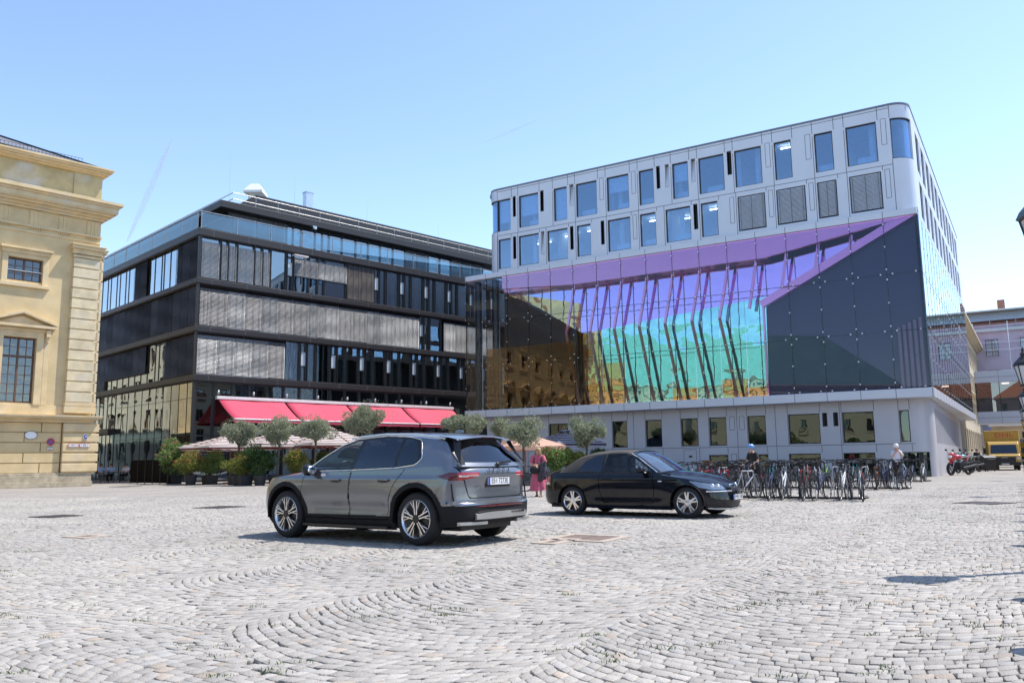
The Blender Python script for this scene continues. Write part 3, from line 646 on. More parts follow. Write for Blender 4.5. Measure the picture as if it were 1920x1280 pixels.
def dark_building():
    B = thing('office_building', 'black banded glass office block with silver blinds above the red awning', 'building', (*DO,0), DA)
    LEN, DEP = 40, 42
    rr = random.Random(11)
    bands = [(6.95,7.36),(10.40,10.78),(13.84,14.2),(17.3,17.82)]
    b = MB()
    for z0, z1 in bands:
        b.box(-.1,LEN,-.1,.6,z0,z1); b.box(-.1,.6,.6,DEP,z0,z1); b.box(-.03,LEN,-.03,.02,z0-.07,z0-.003); b.box(-.03,.02,.03,DEP,z0-.07,z0-.003)
    b.build('floor_band', M['band'], B, bevel=.015)
    s = MB()
    for z0, z1 in bands:
        for k in range(14): u = 1.0+2.68*k; s.box(u-.012,u+.012,-.106,-.09,z0+.01,z1-.01)
        for k in range(14): y = 1.9+2.68*k; s.box(-.106,-.09,y-.012,y+.012,z0+.01,z1-.01)
    s.build('band_seams', M['seam'], B)
    co = MB(); co.box(.6,LEN,6,6.2,0,17.3); co.box(6,6.2,6.2,DEP,0,17.3); co.box(.6,6,.6,.6+.02,0,.2)
    for z in (7.0,10.45,13.9,17.4): co.box(.6,LEN,.6,DEP,z,z+.25)
    for i in range(10): u = 4+4.02*i; co.box(u-.06,u+.06,.7,6,7,17.3)
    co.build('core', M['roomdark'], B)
    def blind(u0, u1, z0, z1, tilt, mt='slat', face='f'):
        m_ = MB(); h = z1-z0; k = int(h/.088); d = .046
        for i in range(k):
            z = z1-.03-(i+.5)*h/k; ty = tilt*(1 if i > 3 else 1)
            a = (.58-.42*ty if mt == 'slat' else -ty)+math.sin(i*.35+u0)*.05; dy, dz = math.cos(a)*d, math.sin(a)*d
            y = .06
            if face == 'f': m_.add([(u0,y-dy,z-dz),(u1,y-dy,z-dz),(u1,y+dy,z+dz),(u0,y+dy,z+dz)], [(0,1,2,3)])
            else: m_.add([(y-dy,u1,z-dz),(y-dy,u0,z-dz),(y+dy,u0,z+dz),(y+dy,u1,z+dz)], [(0,1,2,3)])
        if face == 'f':
            m_.box(u0,u1,.02,.1,z0-.03,z0)
            for q in (.12,.5,.88): uu = u0+(u1-u0)*q; m_.box(uu-.008,uu+.008,.0,.008,z0,z1,1)
        else:
            m_.box(.02,.1,u0,u1,z0-.03,z0)
        m_.build('blind', [M['slatshade' if mt == 'slat' and tilt < -.75 else ('slatglare' if mt == 'slat' and tilt > -.55 else mt)], M['seam']], B)  # sun glare and shade of each tilt are put into the slat colour
    def window(u0, u1, z0, z1, face='f', gm='dglass', y=.22, vent=False, t=.045):
        f = MB(); ys, ye = (y-.16, y+.05) if face == 'f' else (y-.025, y+.05)
        X = (lambda a0,a1,b0,b1: f.box(a0,a1,ys,ye,b0,b1)) if face == 'f' else (lambda a0,a1,b0,b1: f.box(ys,ye,a0,a1,b0,b1))
        X(u0,u0+t,z0,z1); X(u1-t,u1,z0,z1); X(u0+t,u1-t,z0,z0+t); X(u0+t,u1-t,z1-t,z1)
        if vent: X(u0+t,u1-t,z0+(z1-z0)*.38,z0+(z1-z0)*.38+.05)
        o = f.build('window', M['frame'], B); p = MB()
        if face == 'f': p.box(u0+t,u1-t,y,y+.015,z0+t,z1-t)
        else: p.box(y,y+.015,u0+t,u1-t,z0+t,z1-t)
        if vent and face == 'f': p.box(u0+t,u1-t,y-.06,y-.05,z0+(z1-z0)*.40,z0+(z1-z0)*.74,1)
        p.build('pane', [M[gm], M['ventpanel']], o)
    F2, F3, F4 = (7.38,10.38), (10.8,13.8), (14.22,17.26)
    # second storey: five blinds at the corner, then windows with narrow vents
    e2 = [.17,1.65,2.96,4.29,5.61,6.98]
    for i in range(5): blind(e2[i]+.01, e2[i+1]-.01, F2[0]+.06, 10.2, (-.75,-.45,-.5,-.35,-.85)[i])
    u = 7.02; k = 0
    while u < 30:
        window(u, u+1.25, *F2); window(u+1.3, u+1.82, *F2, vent=True); window(u+1.9, u+2.66, *F2)
        if k % 2: pass
        l = MB(); l.box(u+1.95,u+2.5,.3,.34,F2[0],F2[1]); l.box(u+.1,u+.4,.3,.34,F2[0],F2[1]); l.build('curtain', M['lightwall'], B)
        u += 2.7; k += 1
    e3 = [.21,.97,2.31,3.66,4.98,6.34,7.62,9.02,9.68,10.34,11.68,13.04,14.4,15.07,15.78,17.12,18.51,19.86]
    t3 = (-.95,-.9,-.5,-.95,-.33,-.85,-.8,-.38,-.9,-.6,-.95,-.85,-.4,-.3,-.62,-.65,-.66)
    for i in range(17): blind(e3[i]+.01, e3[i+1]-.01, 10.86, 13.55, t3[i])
    window(19.9,20.4,*F3,vent=True); window(20.45,21.08,*F3); window(21.12,22.4,*F3)
    for a,b in ((22.67,24.03),(24.05,25.4),(25.42,26.75),(26.8,28.1),(28.1,29.4)): blind(a,b-.02,10.9,13.5,-.5-.1*rr.random())
    # fourth storey
    for a,b in ((.18,1.63),(1.68,2.2),(2.24,2.9),(2.95,4.28),(4.3,4.92),(4.95,5.58)): window(a,b,*F4)
    for a,b,t in ((.24,1.55,-.15),(1.72,2.15,-.2),(2.28,2.85,-.16),(3.0,4.2,-.1),(4.35,4.88,-.2),(5.0,5.5,-.2)): blind(a,b,14.35,17.0,t)
    window(5.62,6.95,*F4); window(7.0,7.5,*F4,vent=True)
    for a,b in ((7.56,8.9),(8.92,9.7),(9.72,10.3),(10.32,12.35)): window(a,b,*F4)
    for a,b,t in ((7.6,8.36,-.4),(8.38,9.68,-.3),(9.72,11.0,-.45),(11.02,12.38,-.38)): blind(a,b,15.55,16.95,t)
    for a,b in ((12.42,13.76),(13.78,15.05)): blind(a,b,14.3,17.2,-1.25,'slatdark'); window(a,b,*F4)
    u = 15.1
    while u < 30:
        window(u,u+.5,*F4,vent=True); window(u+.55,u+1.2,*F4); window(u+1.25,u+2.6,*F4)
        l = MB(); l.box(u+1.9,u+2.3,.3,.34,*F4); l.box(u+.6,u+.85,.3,.34,*F4); l.build('curtain', M['lightwall'], B)
        u += 2.67
    c = MB(); c.box(-.02,.16,-.02,.16,0,17.3); c.build('corner_post', M['frame'], B)
    # left face: bronze blinds and mirroring panes (distance from the corner)
    def lblinds(y0, y1, z0, z1, drop=0):
        y = y0
        while y < y1-.2:
            wd = min(1.34, y1-y); blind(y+.02, y+wd-.02, z0+drop, z1, -1.2+.15*rr.random(), 'slatdark', 'l'); y += 1.34
    for y0,y1 in ((.2,4.0),(9.4,12.2)): lblinds(y0,y1,14.3,17.2)
    for a,b in ((4.0,5.3),(5.35,6.45),(6.5,6.9),(6.95,8.2),(8.25,9.3),(12.2,13.5),(13.55,14.2),(14.25,15.5),(15.55,16.2),(16.25,17.6),(17.65,18.3),(18.35,19.6),(19.65,20.5)): window(a,b,*F4,'l','lglass')
    lblinds(.2,26,10.85,13.75)
    lblinds(.2,5.5,7.45,10.3); lblinds(8.8,17.5,7.45,10.3,.75); lblinds(17.5,26,7.45,10.3)
    for a,b in ((5.5,6.6),(6.65,7.3),(7.35,8.75)): window(a,b,*F2,'l','lglass')
    for i in range(7): a = 8.8+1.25*i; window(a,a+1.2,7.38,8.2,'l','lglass')
    # ground floor glazing
    gz = (0.0,3.15,5.76,6.88)
    ym = [.05,1.29,2.66,4.02,5.4,6.73,8.06,9.4,10.8,12.22,13.49,14.8]
    for i in range(len(ym)-1):
        for j in range(3): window(ym[i], ym[i+1]-.005, gz[j]+(.05 if j == 0 else 0), gz[j+1], 'l', 'lglass', .15, t=.014)
    for i in range(14):
        a = 14.85+.92*i
        window(a,a+.9,4.15,6.88,'l','lglass',.15); window(a,a+.9,.05,3.7,'l','lglass',.15)
    t = MB(); t.box(-.35,.4,14.85,28,3.72,4.12); t.build('canopy_beam', M['band'], B)
    for i in range(16):
        a = .2+1.36*i
        for j in range(3): window(a, a+1.34, gz[j]+(.05 if j == 0 else 0), gz[j+1], 'f', 'dglass', .2)
    for i in range(9):
        u = 1.75+2.68*i; l = MB(); l.sphere((u,-.16,6.2),.09,(1,1,1.5)); l.cyl((u,-.1,6.2),(u,.05,6.2),.02); l.build('wall_lamp', M['steel'], B, smooth=50)
    ins = MB(); ins.box(1.2,30,2.4,2.5,0,6.5); ins.build('inner_wall', M['roomdark'], B)
    ins = MB(); ins.box(3.1,4.6,1.1,1.2,2.4,5.9); ins.box(5.5,9.5,1.6,1.7,3.4,6.0); ins.build('curtain', M['lightwall'], B)
    # terrace railing and penthouse
    g = MB(); p = MB()
    for i in range(11): u = .1+2.72*i; g.box(u+.03,u+2.66,.02,.035,17.9,19.0); p.box(u-.025,u+.025,.0,.05,17.8,19.05)
    for i in range(12): y = .41+2.72*i; g.box(.02,.035,y+.03,y+2.66,17.9,19.0); p.box(0,.05,y-.025,y+.025,17.8,19.05)
    p.box(-.02,30,-.01,.07,19.05,19.11); p.box(-.02,.06,.07,34,19.05,19.11)
    o = g.build('terrace_railing', M['rail'], B); p.build('rail', M['railsteel'], o)
    ph = MB(); ph.box(2.6,40,2.4,4,20.5,21.05); ph.box(2.6,4,4,DEP,20.5,21.05); ph.build('penthouse_roof', M['band'], B, bevel=.02)
    pw = MB(); pw.box(4.0,4.1,3.2,DEP,17.8,20.5); pw.build('penthouse_wall', M['darkclad'], B)
    pc = MB(); pc.box(4.2,40,7,7.2,17.8,20.5); pc.build('inner_wall', M['roomdark'], B)
    edges = [3.6,6.0,7.3,8.6,9.2,9.95,11.25,11.95,12.6,13.9,15.3,16.6,17.9,19.3,20.7,22.07,23.4,24.8,26.2,27.6,29,30.4]
    for i in range(len(edges)-1):
        a, b_ = edges[i], edges[i+1]
        f = MB(); f.box(a,a+.05,3.1,3.3,17.85,20.5); f.box(b_-.05,b_,3.1,3.3,17.85,20.5); f.box(a+.05,b_-.05,3.1,3.3,20.4,20.5); f.box(a+.05,b_-.05,3.1,3.3,17.85,18.0)
        o = f.build('window', M['frame'], B); q = MB(); q.box(a+.05,b_-.05,3.22,3.24,18.0,20.4); q.build('pane', M['dglass'], o)
        if i in (0,1,2,14,15,18,19,20):
            m_ = MB(); 
            for k in range(28):
                z = 20.35-k*.085; m_.add([(a+.06,3.0,z-.05),(b_-.06,3.0,z-.05),(b_-.06,3.05,z),(a+.06,3.05,z)], [(0,1,2,3)])
            m_.build('blind', M['slat'], o)
    # black screen wall on the roof, its ends cut back, with hand rails before it
    r_ = MB(); r_.prism([(4.3,21.05),(7.2,23.25),(36,23.25),(36,21.05)], 5.8, 6.2); r_.build('roof_screen', M['darkclad'], B)
    rl = MB()
    for z in (21.55,22.05): rl.cyl((3.9,3.1,z),(36,3.1,z),.024,n=6)
    for i in range(16): u = 5.8+2.7*i*.72; rl.cyl((u,3.1,21.0),(u,3.1,22.05),.03,n=6)
    for z in (21.55,22.05): rl.cyl((3.9,3.1,z),(3.9,30,z),.03,n=6)
    rl.build('roof_rail', M['railsteel'], B)
    v = MB(); v.lathe([(.7,23.2),(.7,24.25),(1.15,24.45),(1.15,24.65),(.5,25.35),(.01,25.4)], 4, (8.9,9.2,0)); v.build('roof_vent', M['white'], B)
    c = MB(); c.box(13.2,13.9,8,8.6,21,25.4); c.box(13.15,13.95,7.95,8.65,25.4,25.5); c.build('chimney', M['steel'], B)
    for u,y,h in ((6.4,9,27.6),(12.6,9,27.2),(20.5,9,26.2),(29.5,9,26)): a = MB(); a.cyl((u,y,21),(u,y,h),.02,.01,n=5); a.build('antenna', M['steel'], B)
    k = MB(); k.box(10.4,10.75,2.1,2.35,20.2,20.45); k.cyl((10.5,2.1,20.3),(10.4,1.9,20.25),.07); k.build('camera_unit', M['steel'], B)
    k = MB(); k.box(7.3,8.5,-.5,-.1,16.98,17.06); k.build('floodlight', M['white'], B)
    return B
dark_building()
def awning():
    M['awn'] = pbr('red awning cloth', (.56,.06,.11), .8, var=.06, scale=1.2, stretch=(1,.3,1))
    A = thing('awning', 'long red sloping awning of four panels along the dark office block', 'awning', (*DO,0), DA)
    es = [(1.75,6.86),(7.02,12.26),(12.42,17.71),(17.87,23.4)]
    for a,b in es:
        n = 14; vs = []; fs = []
        for i in range(n+1):
            t = i/n; y = -.2-2.5*t; z = 5.7-1.5*t-.10*math.sin(PI*t)
            for j in range(9):
                q = j/8; vs.append((a+(b-a)*q, y, z+.03*math.sin(q*9+t*3)*math.sin(PI*q)))
        for i in range(n):
            for j in range(8): k = i*9+j; fs.append((k,k+9,k+10,k+1))
        c = MB(); c.add(vs, fs); o = c.build('cloth', M['awn'], A, smooth=60)
        sm = o.modifiers.new('solid','SOLIDIFY'); sm.thickness = .012
        v = MB(); v.box(a,b,-2.72,-2.69,3.98,4.2); v.build('valance', M['awn'], A)
        r = MB(); r.cyl((a,-2.7,4.21),(b,-2.7,4.21),.05,n=8); r.build('front_rail', M['white'], A)
        for u in (a+.25,b-.25): r = MB(); r.bar((u,-.1,4.9),(u,-1.3,4.55),.05,.05); r.bar((u,-1.3,4.55),(u,-2.65,4.2),.05,.05); r.build('arm', M['darkmetal'], A)
    r = MB(); r.box(1.6,23.5,-.32,-.02,5.7,5.92); r.build('cassette', M['white'], A, bevel=.02)
awning()
# ------------------------------------------------------------------ ochre classical building
M['ochre'] = pbr('ochre stucco', (.63,.485,.27), .85, var=.14, scale=.9, bump=.15, bscale=60, stain=.45, stain_col=(.52,.44,.3), sscale=.8, spec=.2)
M['ochre_lt'] = pbr('pale ochre mouldings', (.66,.51,.295), .85, var=.12, scale=1.5, bump=.12, bscale=60, stain=.6, stain_col=(.60,.53,.42), sscale=.9, spec=.2)
M['quoin'] = pbr('weathered quoin stone', (.66,.55,.36), .85, var=.15, scale=2, bump=.2, bscale=50, stain=.75, stain_col=(.62,.56,.46), sscale=1.2, spec=.2)
M['attic'] = pbr('stained attic stucco', (.47,.39,.22), .85, var=.18, scale=1.2, stain=.9, stain_col=(.55,.53,.5), sscale=.55, spec=.2)
M['plinth'] = pbr('grey plinth stone', (.45,.38,.27), .9, var=.2, scale=3, bump=.4, bscale=25, stain=.8, stain_col=(.2,.17,.11), sscale=1.6)
M['wood'] = pbr('brown window wood', (.13,.07,.045), .6, var=.2, scale=8)
M['leadroof'] = pbr('zinc roof', (.2,.2,.22), .5, .3, var=.1, scale=.8)
M['oldglass'] = glass('old window glass', (.25,.26,.24), 1.8, (.9,.95,1), wave=.2, wscale=2.2, base=.05)
M['curtainwhite'] = pbr('white net', (.5,.52,.55), .9)
YO, YA = (-24.88, 49.2), rad(46)
def yellow_building():
    B = thing('classical_building', 'ochre stuccoed classical building with quoined corner, deep cornice and pedimented window', 'building', (*YO,0), YA)
    L, D = 37.5, 26.0
    # bays: window axes leftward from the corner
    AX = [-4.2-5.0*i for i in range(7)]
    def faces(fn):           # run on the front (0) and on the lane side (1)
        fn(0); fn(1)
    def P(mb, side):         # local box writer: a along the wall (negative away from corner), o outward
        if side == 0: return lambda a0,a1,o0,o1,z0,z1,mi=0: mb.box(a0,a1,-o1,-o0,z0,z1,mi)
        return lambda a0,a1,o0,o1,z0,z1,mi=0: mb.box(o0-.25,o1-.25,-a1,-a0,z0,z1,mi)
    W = MB()
    for side in (0,1):
        p = P(W, side); e0 = -L if side == 0 else -D
        ax = AX if side == 0 else [-4.6-4.9*i for i in range(4)]
        a1 = -.25 if side == 0 else -.45
        seg = lambda z0,z1,holes: wall_with_holes(None, e0, a1, z0, z1, holes, 0, 0, lambda x0,x1,b0,b1: p(x0,x1,-.45,0,b0,b1))
        seg(4.6,11.0,[(c-.84,c+.84,4.72,8.42) for c in ax]); seg(11.0,14.9,[(c-.9,c+.9,11.65,12.98) for c in ax])
    W.build('wall', M['ochre'], B)
    W = MB()
    # rusticated ground floor blocks with grooves
    for side in (0,1):
        p = P(W, side); e0 = -L if side == 0 else -D
        for j in range(5):
            z0 = .80+j*.572; a = -1.74 if side == 0 else -1.7; first = True
            off = 1.1 if j % 2 else .25
            x1 = a
            x = a-off-.8
            while x1 > e0:
                x = max(x, e0); p(x+.026, x1-.026, -.1, .0, z0+.026, z0+.572-.026); x1 = x; x -= 2.35
        p(e0, -1.7 if side == 0 else -1.7, -.5, -.1, .7, 3.66)
    W.build('rusticated_base', M['ochre'], B)
    G = MB()
    for side in (0,1):
        p = P(G, side)
        for j in range(5): p(-1.70, .25 if side == 0 else .0, .0, .24, .80+j*.572+.05, .80+(j+1)*.572-.05)
        p(-1.66, .14 if side == 0 else 0., -.3, .14, .7, 3.66)
    G.build('corner_block', M['ochre_lt'], B, bevel=.03)
    Q = MB(); n = 14; h = (13.45-4.84)/n
    for side in (0,1):
        p = P(Q, side)
        for j in range(n): p(-1.72, -.28 if side == 0 else -.0, .0, .28, 4.84+j*h+.035, 4.84+(j+1)*h-.035)
        p(-1.66, -.34 if side == 0 else 0, -.3, .18, 4.84, 13.45)
    Q.build('quoin', M['quoin'], B, bevel=.012)
    K = MB()
    for side in (0,1):
        p = P(K, side); e0 = -L if side == 0 else -D
        p(-1.76,-.24 if side==0 else 0,0,.32,4.62,4.84); p(-1.78,-.2 if side==0 else .0,0,.34,4.22,4.6)        # pedestal
        p(-1.76,-.25,0,.32,13.45,13.62); p(-1.82,-.18,0,.38,13.66,13.95); p(-1.9,-.08,0,.5,13.95,14.15); p(-1.96,-.02,0,.58,14.15,14.22)
        p(e0,-.2 if side==0 else 0,-.4,.05,4.1,4.62)
        p(e0,-.24,-.3,.06,14.5,14.62); p(e0,-.18,-.3,.12,14.84,14.98)
        for c in (AX if side == 0 else [-4.6-4.9*i for i in range(4)]):
            # upper window surround and sill
            p(c-1.2,c-.9,0,.09,11.5,13.2); p(c+.9,c+1.2,0,.09,11.5,13.2); p(c-.9,c+.9,0,.09,12.98,13.2); p(c-1.3,c+1.3,0,.16,11.3,11.5); p(c-1.35,c+1.35,0,.3,13.44,13.55); p(c-1.25,c+1.25,0,.16,13.2,13.44)
            # main window surround, brackets, pediment
            p(c-1.22,c-.84,0,.1,4.62,8.75); p(c+.84,c+1.22,0,.1,4.62,8.75); p(c-.84,c+.84,0,.1,8.42,8.75)
            p(c-1.5,c-1.24,0,.06,4.62,8.5); p(c+1.24,c+1.5,0,.06,4.62,8.5)
            for s_ in (-1,1): p(c+s_*1.37-.11,c+s_*1.37+.11,0,.34,8.5,8.9); p(c+s_*1.37-.08,c+s_*1.37+.08,0,.2,8.2,8.5)
            p(c-1.55,c+1.55,0,.16,8.75,8.95); p(c-1.75,c+1.75,0,.42,8.97,9.12)
            tri = [(c-1.75,9.13),(c+1.75,9.13),(c,9.82)]
            if side == 0:
                K.prism([(c-1.45,9.14),(c+1.45,9.14),(c,9.64)], -.12, 0)
                K.bar((c-1.8,-.21,9.19),(c,-.21,9.83),.42,.13,up=(0,0,1)); K.bar((c+1.8,-.21,9.19),(c,-.21,9.83),.42,.13)
            else:
                K.prism([(-c-1.45,9.14),(-c+1.45,9.14),(-c,9.64)], -.25, -.13, 'x')
                K.bar((-.04,-c-1.8,9.19),(-.04,-c,9.83),.42,.13); K.bar((-.04,-c+1.8,9.19),(-.04,-c,9.83),.42,.13)
    K.build('moulding', M['ochre_lt'], B, bevel=.012)
    C = MB()
    def ring(o0, z0, z1, inn=-.4):      # a cornice course running round both visible sides
        C.box(-L,o0-.25,-o0,-inn,z0,z1); C.box(-inn-.25-.4,o0-.25,-inn,D,z0,z1)
    for o0,z0,z1 in ((.2,3.66,3.74),(.22,3.74,3.82),(.36,3.82,3.9),(.52,3.9,4.0),(.56,4.0,4.07)): ring(o0,z0,z1)
    for o0,z0,z1 in ((.16,15.9,16.05),(.3,16.05,16.2),(.52,16.2,16.34),(.72,16.42,16.72),(.8,16.72,16.86),(.94,16.86,17.02)): ring(o0,z0,z1)
    ring(.68,16.34,16.42)
    for o0,z0,z1 in ((.1,18.75,18.85),(.24,18.85,18.98),(.38,18.98,19.1),(.46,19.1,19.2)): ring(o0,z0,z1)
    C.build('cornice', M['ochre_lt'], B)
    F = MB(); ring_ = lambda o0,z0,z1: (F.box(-L,o0-.25,-o0,.5,z0,z1), F.box(-.75,o0-.25,.5,D,z0,z1)); ring_(.0,14.9,15.9)
    for side in (0,1):
        p = P(F, side); x = -.42 if side == 0 else -.4; e0 = -L if side == 0 else -D
        while x > e0+1:
            for k in range(3): p(x-.62+k*.21, x-.62+k*.21+.15, 0, .07, 15.0, 15.82)
            p(x-.66,x+.04,0,.05,15.0,15.82); p(x-.7,x+.08,0,.1,14.99,15.04)
            for k in range(6): p(x-.64+k*.12, x-.58+k*.12, 0, .1, 14.74, 14.83)
            x -= 1.55
    F.build('frieze', M['ochre'], B)
    A = MB(); A.box(-L,-.35,.15,.6,17.02,18.75); A.box(-.8,-.35,.6,D,17.02,18.75); A.box(-1.9,-.3,.05,.15,17.02,18.75); A.box(-.35,-.3,.15,1.8,17.02,18.75)
    A.box(-L,-.2,-.05,.05,17.02,17.35); A.box(-.3,-.2,.05,D,17.02,17.35); A.build('attic', M['attic'], B)
    pl = MB()
    pl.box(-L,.02,-.22,.5,0,.3); pl.box(-.5,.02,.5,D,0,.3); pl.box(-L,-.02,-.16,.5,.3,.66); pl.box(-.5,-.02,.5,D,.3,.66); pl.box(-L,-1.72,-.1,.5,.66,.8); pl.box(-1.72,-.02,-.16,.5,.66,.8); pl.build('plinth', M['plinth'], B, bevel=.02)
    # hipped roof in zinc with seams and a snow guard
    R = MB(); z0, zt = 19.28, 24.5; i = 11.0
    v = [(-L,.1,z0),(-.5,.1,z0),(-.5,D,z0),(-L,D,z0),(-L+i,i,zt),(-i,i,zt),(-i,D-i,zt),(-L+i,D-i,zt)]
    R.add(v, [(0,1,5,4),(1,2,6,5),(2,3,7,6),(3,0,4,7),(4,5,6,7),(3,2,1,0)]); R.box(-L,-.35,-.1,.3,19.2,19.3,1); R.box(-.75,-.35,.3,D,19.2,19.3,1)
    o = R.build('roof', [M['leadroof'], M['darkmetal']], B)
    sm_ = MB()
    for k in range(10): x = -2.6-2.6*k; yy = min(i, 30); sm_.bar((x,.15,z0+.05),(max(x-0,-L+i) if x < -i else -i-.2-( -i-.2-x)*.2, min(i, -x*.55), z0+.05+(zt-z0)*min(i,-x*.55)/i),.06,.05)
    sm_.bar((-.5,.1,z0+.05),(-i,i,zt+.03),.12,.1); sm_.build('roof_seam', M['darkmetal'], o)
    sg = MB()
    for zz in (19.55,19.75): sg.bar((-L,.35,zz),(-1.4,.35,zz),.02,.02)
    for k in range(160): x = -1.45-k*.2; sg.box(x-.008,x+.008,.34,.36,19.3,19.76)
    sg.build('snow_guard', M['darkmetal'], o)
    bk = MB(); bk.box(-L,-L+.4,0,D,0,19.2); bk.box(-L,-.5,D-.4,D,0,19.2); bk.build('back_wall', M['ochre'], B)
    inn = MB(); inn.box(-L,-.8,2.2,2.3,.5,14.8); inn.box(-2.5,-2.4,2.3,D,.5,14.8); inn.build('inner_wall', M['roomdark'], B)
    # wooden windows
    def win(c, z0, z1, hw, side, rows, trans=None):
        f = MB(); q = (lambda a0,a1,d0,d1,b0,b1,mi=0: f.box(a0,a1,d0,d1,b0,b1,mi)) if side == 0 else (lambda a0,a1,d0,d1,b0,b1,mi=0: f.box(-d1-.25,-d0-.25,-a1,-a0,b0,b1,mi))
        y0, y1 = .22, .32
        for a in (c-hw, c+hw-.09, c-.05): q(a,a+.09 if a != c-.05 else c+.05,y0,y1,z0,z1)
        q(c-hw+.09,c+hw-.09,y0,y1,z0,z0+.1); q(c-hw+.09,c+hw-.09,y0,y1,z1-.09,z1)
        if trans: q(c-hw+.09,c+hw-.09,y0-.02,y1,trans-.06,trans+.06)
        for s_ in (-1,1):
            m_ = c+s_*hw/2; q(m_-.018,m_+.018,y0+.02,y1-.02,z0+.1,z1-.09)
        for r in range(1, rows): z = z0+(z1-z0)*r/rows; q(c-hw+.09,c+hw-.09,y0+.03,y1-.03,z-.017,z+.017)
        o = f.build('window', M['wood'], B)
        g = MB(); qq = (lambda a0,a1,d0,d1,b0,b1: g.box(a0,a1,d0,d1,b0,b1)) if side == 0 else (lambda a0,a1,d0,d1,b0,b1: g.box(-d1-.25,-d0-.25,-a1,-a0,b0,b1))
        qq(c-hw+.05,c+hw-.05,.27,.28,z0+.05,z1-.05); g.build('pane', M['oldglass'], o)
        n_ = MB(); qq2 = (lambda a0,a1,d0,d1,b0,b1: n_.box(a0,a1,d0,d1,b0,b1)) if side == 0 else (lambda a0,a1,d0,d1,b0,b1: n_.box(-d1-.25,-d0-.25,-a1,-a0,b0,b1))
        qq2(c-hw+.1,c+hw-.1,.5,.52,z0+(z1-z0)*(.72 if trans else .1),z1); n_.build('net_curtain', M['curtainwhite'], o)
    for c in AX: win(c, 4.72, 8.42, .84, 0, 7, 7.35); win(c, 11.65, 12.98, .9, 0, 3)
    for i in range(4): c = -4.6-4.9*i; win(c, 4.72, 8.42, .84, 1, 7, 7.35); win(c, 11.65, 12.98, .9, 1, 3)
    r_ = MB(); r_.cyl((-5.1,.12,12.25),(-3.3,.12,12.25),.03,n=6); r_.build('window_bar', M['white'], B)
    return B
yellow_building()
# wall signs on the ochre building (metres along the wall from its corner, height)
def ywall(u, z, o): c, s = math.cos(YA), math.sin(YA); return (YO[0]+u*c+o*s, YO[1]+u*s-o*c, z)
M['signwhite'] = pbr('enamel white', (.78,.78,.78), .35); M['signblue'] = pbr('enamel blue', (.03,.06,.28), .35); M['signred'] = pbr('enamel red', (.55,.03,.03), .35); M['ink'] = pbr('black ink', (.02,.02,.02), .5)
def plate(name, label, u, z, w_, h, fill, border, body=None, tcol='ink', ts=.1, o=.27):
    t = thing(name, label, 'sign', ywall(u, z, o), YA)
    p = MB(); p.box(-w_/2,w_/2,-.02,.01,-h/2,h/2); p.build('border', M[border], t)
    p = MB(); b = .018; p.box(-w_/2+b,w_/2-b,-.026,-.02,-h/2+b,h/2-b); p.build('face', M[fill], t)
    if body: o_ = link_mesh('lettering', text_mesh(body, ts), t, (0,-.03,0)); o_.data.materials.append(M[tcol])
plate('street_sign', 'small white sign with red border reading NP2 on the corner blocks', -1.14, 2.36, .56, .2, 'signwhite', 'signred', '← NP 2 →', ts=.11)
plate('street_sign', 'white red-bordered sign reading 890 nearest the edge of the ochre building', -.53, 2.36, .56, .2, 'signwhite', 'signred', '← 890 →', ts=.11)
plate('house_number', 'blue enamel house number 4 on the corner blocks of the ochre building', -.5, 2.86, .22, .28, 'signblue', 'signwhite', '4', 'signwhite', .2)
plate('supplementary_sign', 'small white plate under the round no stopping sign', -2.3, 2.2, .3, .16, 'signwhite', 'ink', 'AUF DEM\nPLATZ', ts=.05, o=.03)
t = thing('no_stopping_sign', 'round blue no stopping sign with red cross on the ochre wall', 'sign', ywall(-2.28,2.56,.03), YA)
p = MB(); p.lathe([(.001,-.02),(.21,-.02),(.21,.01)], 24, axis='y'); p.build('rim', M['signred'], t)
p = MB(); p.lathe([(.001,-.025),(.165,-.025),(.165,-.02)], 24, axis='y'); p.build('face', M['signblue'], t)
p = MB(); p.bar((-.13,-.03,-.13),(.13,-.03,.13),.01,.045,up=(1,0,-1)); p.bar((-.13,-.032,.13),(.13,-.032,-.13),.01,.045,up=(1,0,1)); p.build('cross', M['signred'], t)
t = thing('oval_plaque', 'white oval enamel plaque on the ochre rusticated wall', 'plaque', ywall(-3.32,2.92,.03), YA)
p = MB(); p.lathe([(.001,-.03),(.2,-.028),(.28,-.015),(.3,.01)], 28, axis='y'); o_ = p.build('oval', M['signwhite'], t, smooth=40); o_.scale = (1.12,1,.8)
p = MB(); p.tube([(.29*math.cos(a),-.015,.215*math.sin(a)) for a in [2*PI*i/28 for i in range(28)]], .012, 6, True); o_ = p.build('rim', M['darkmetal'], t); o_.scale = (1.1,1,1.05)
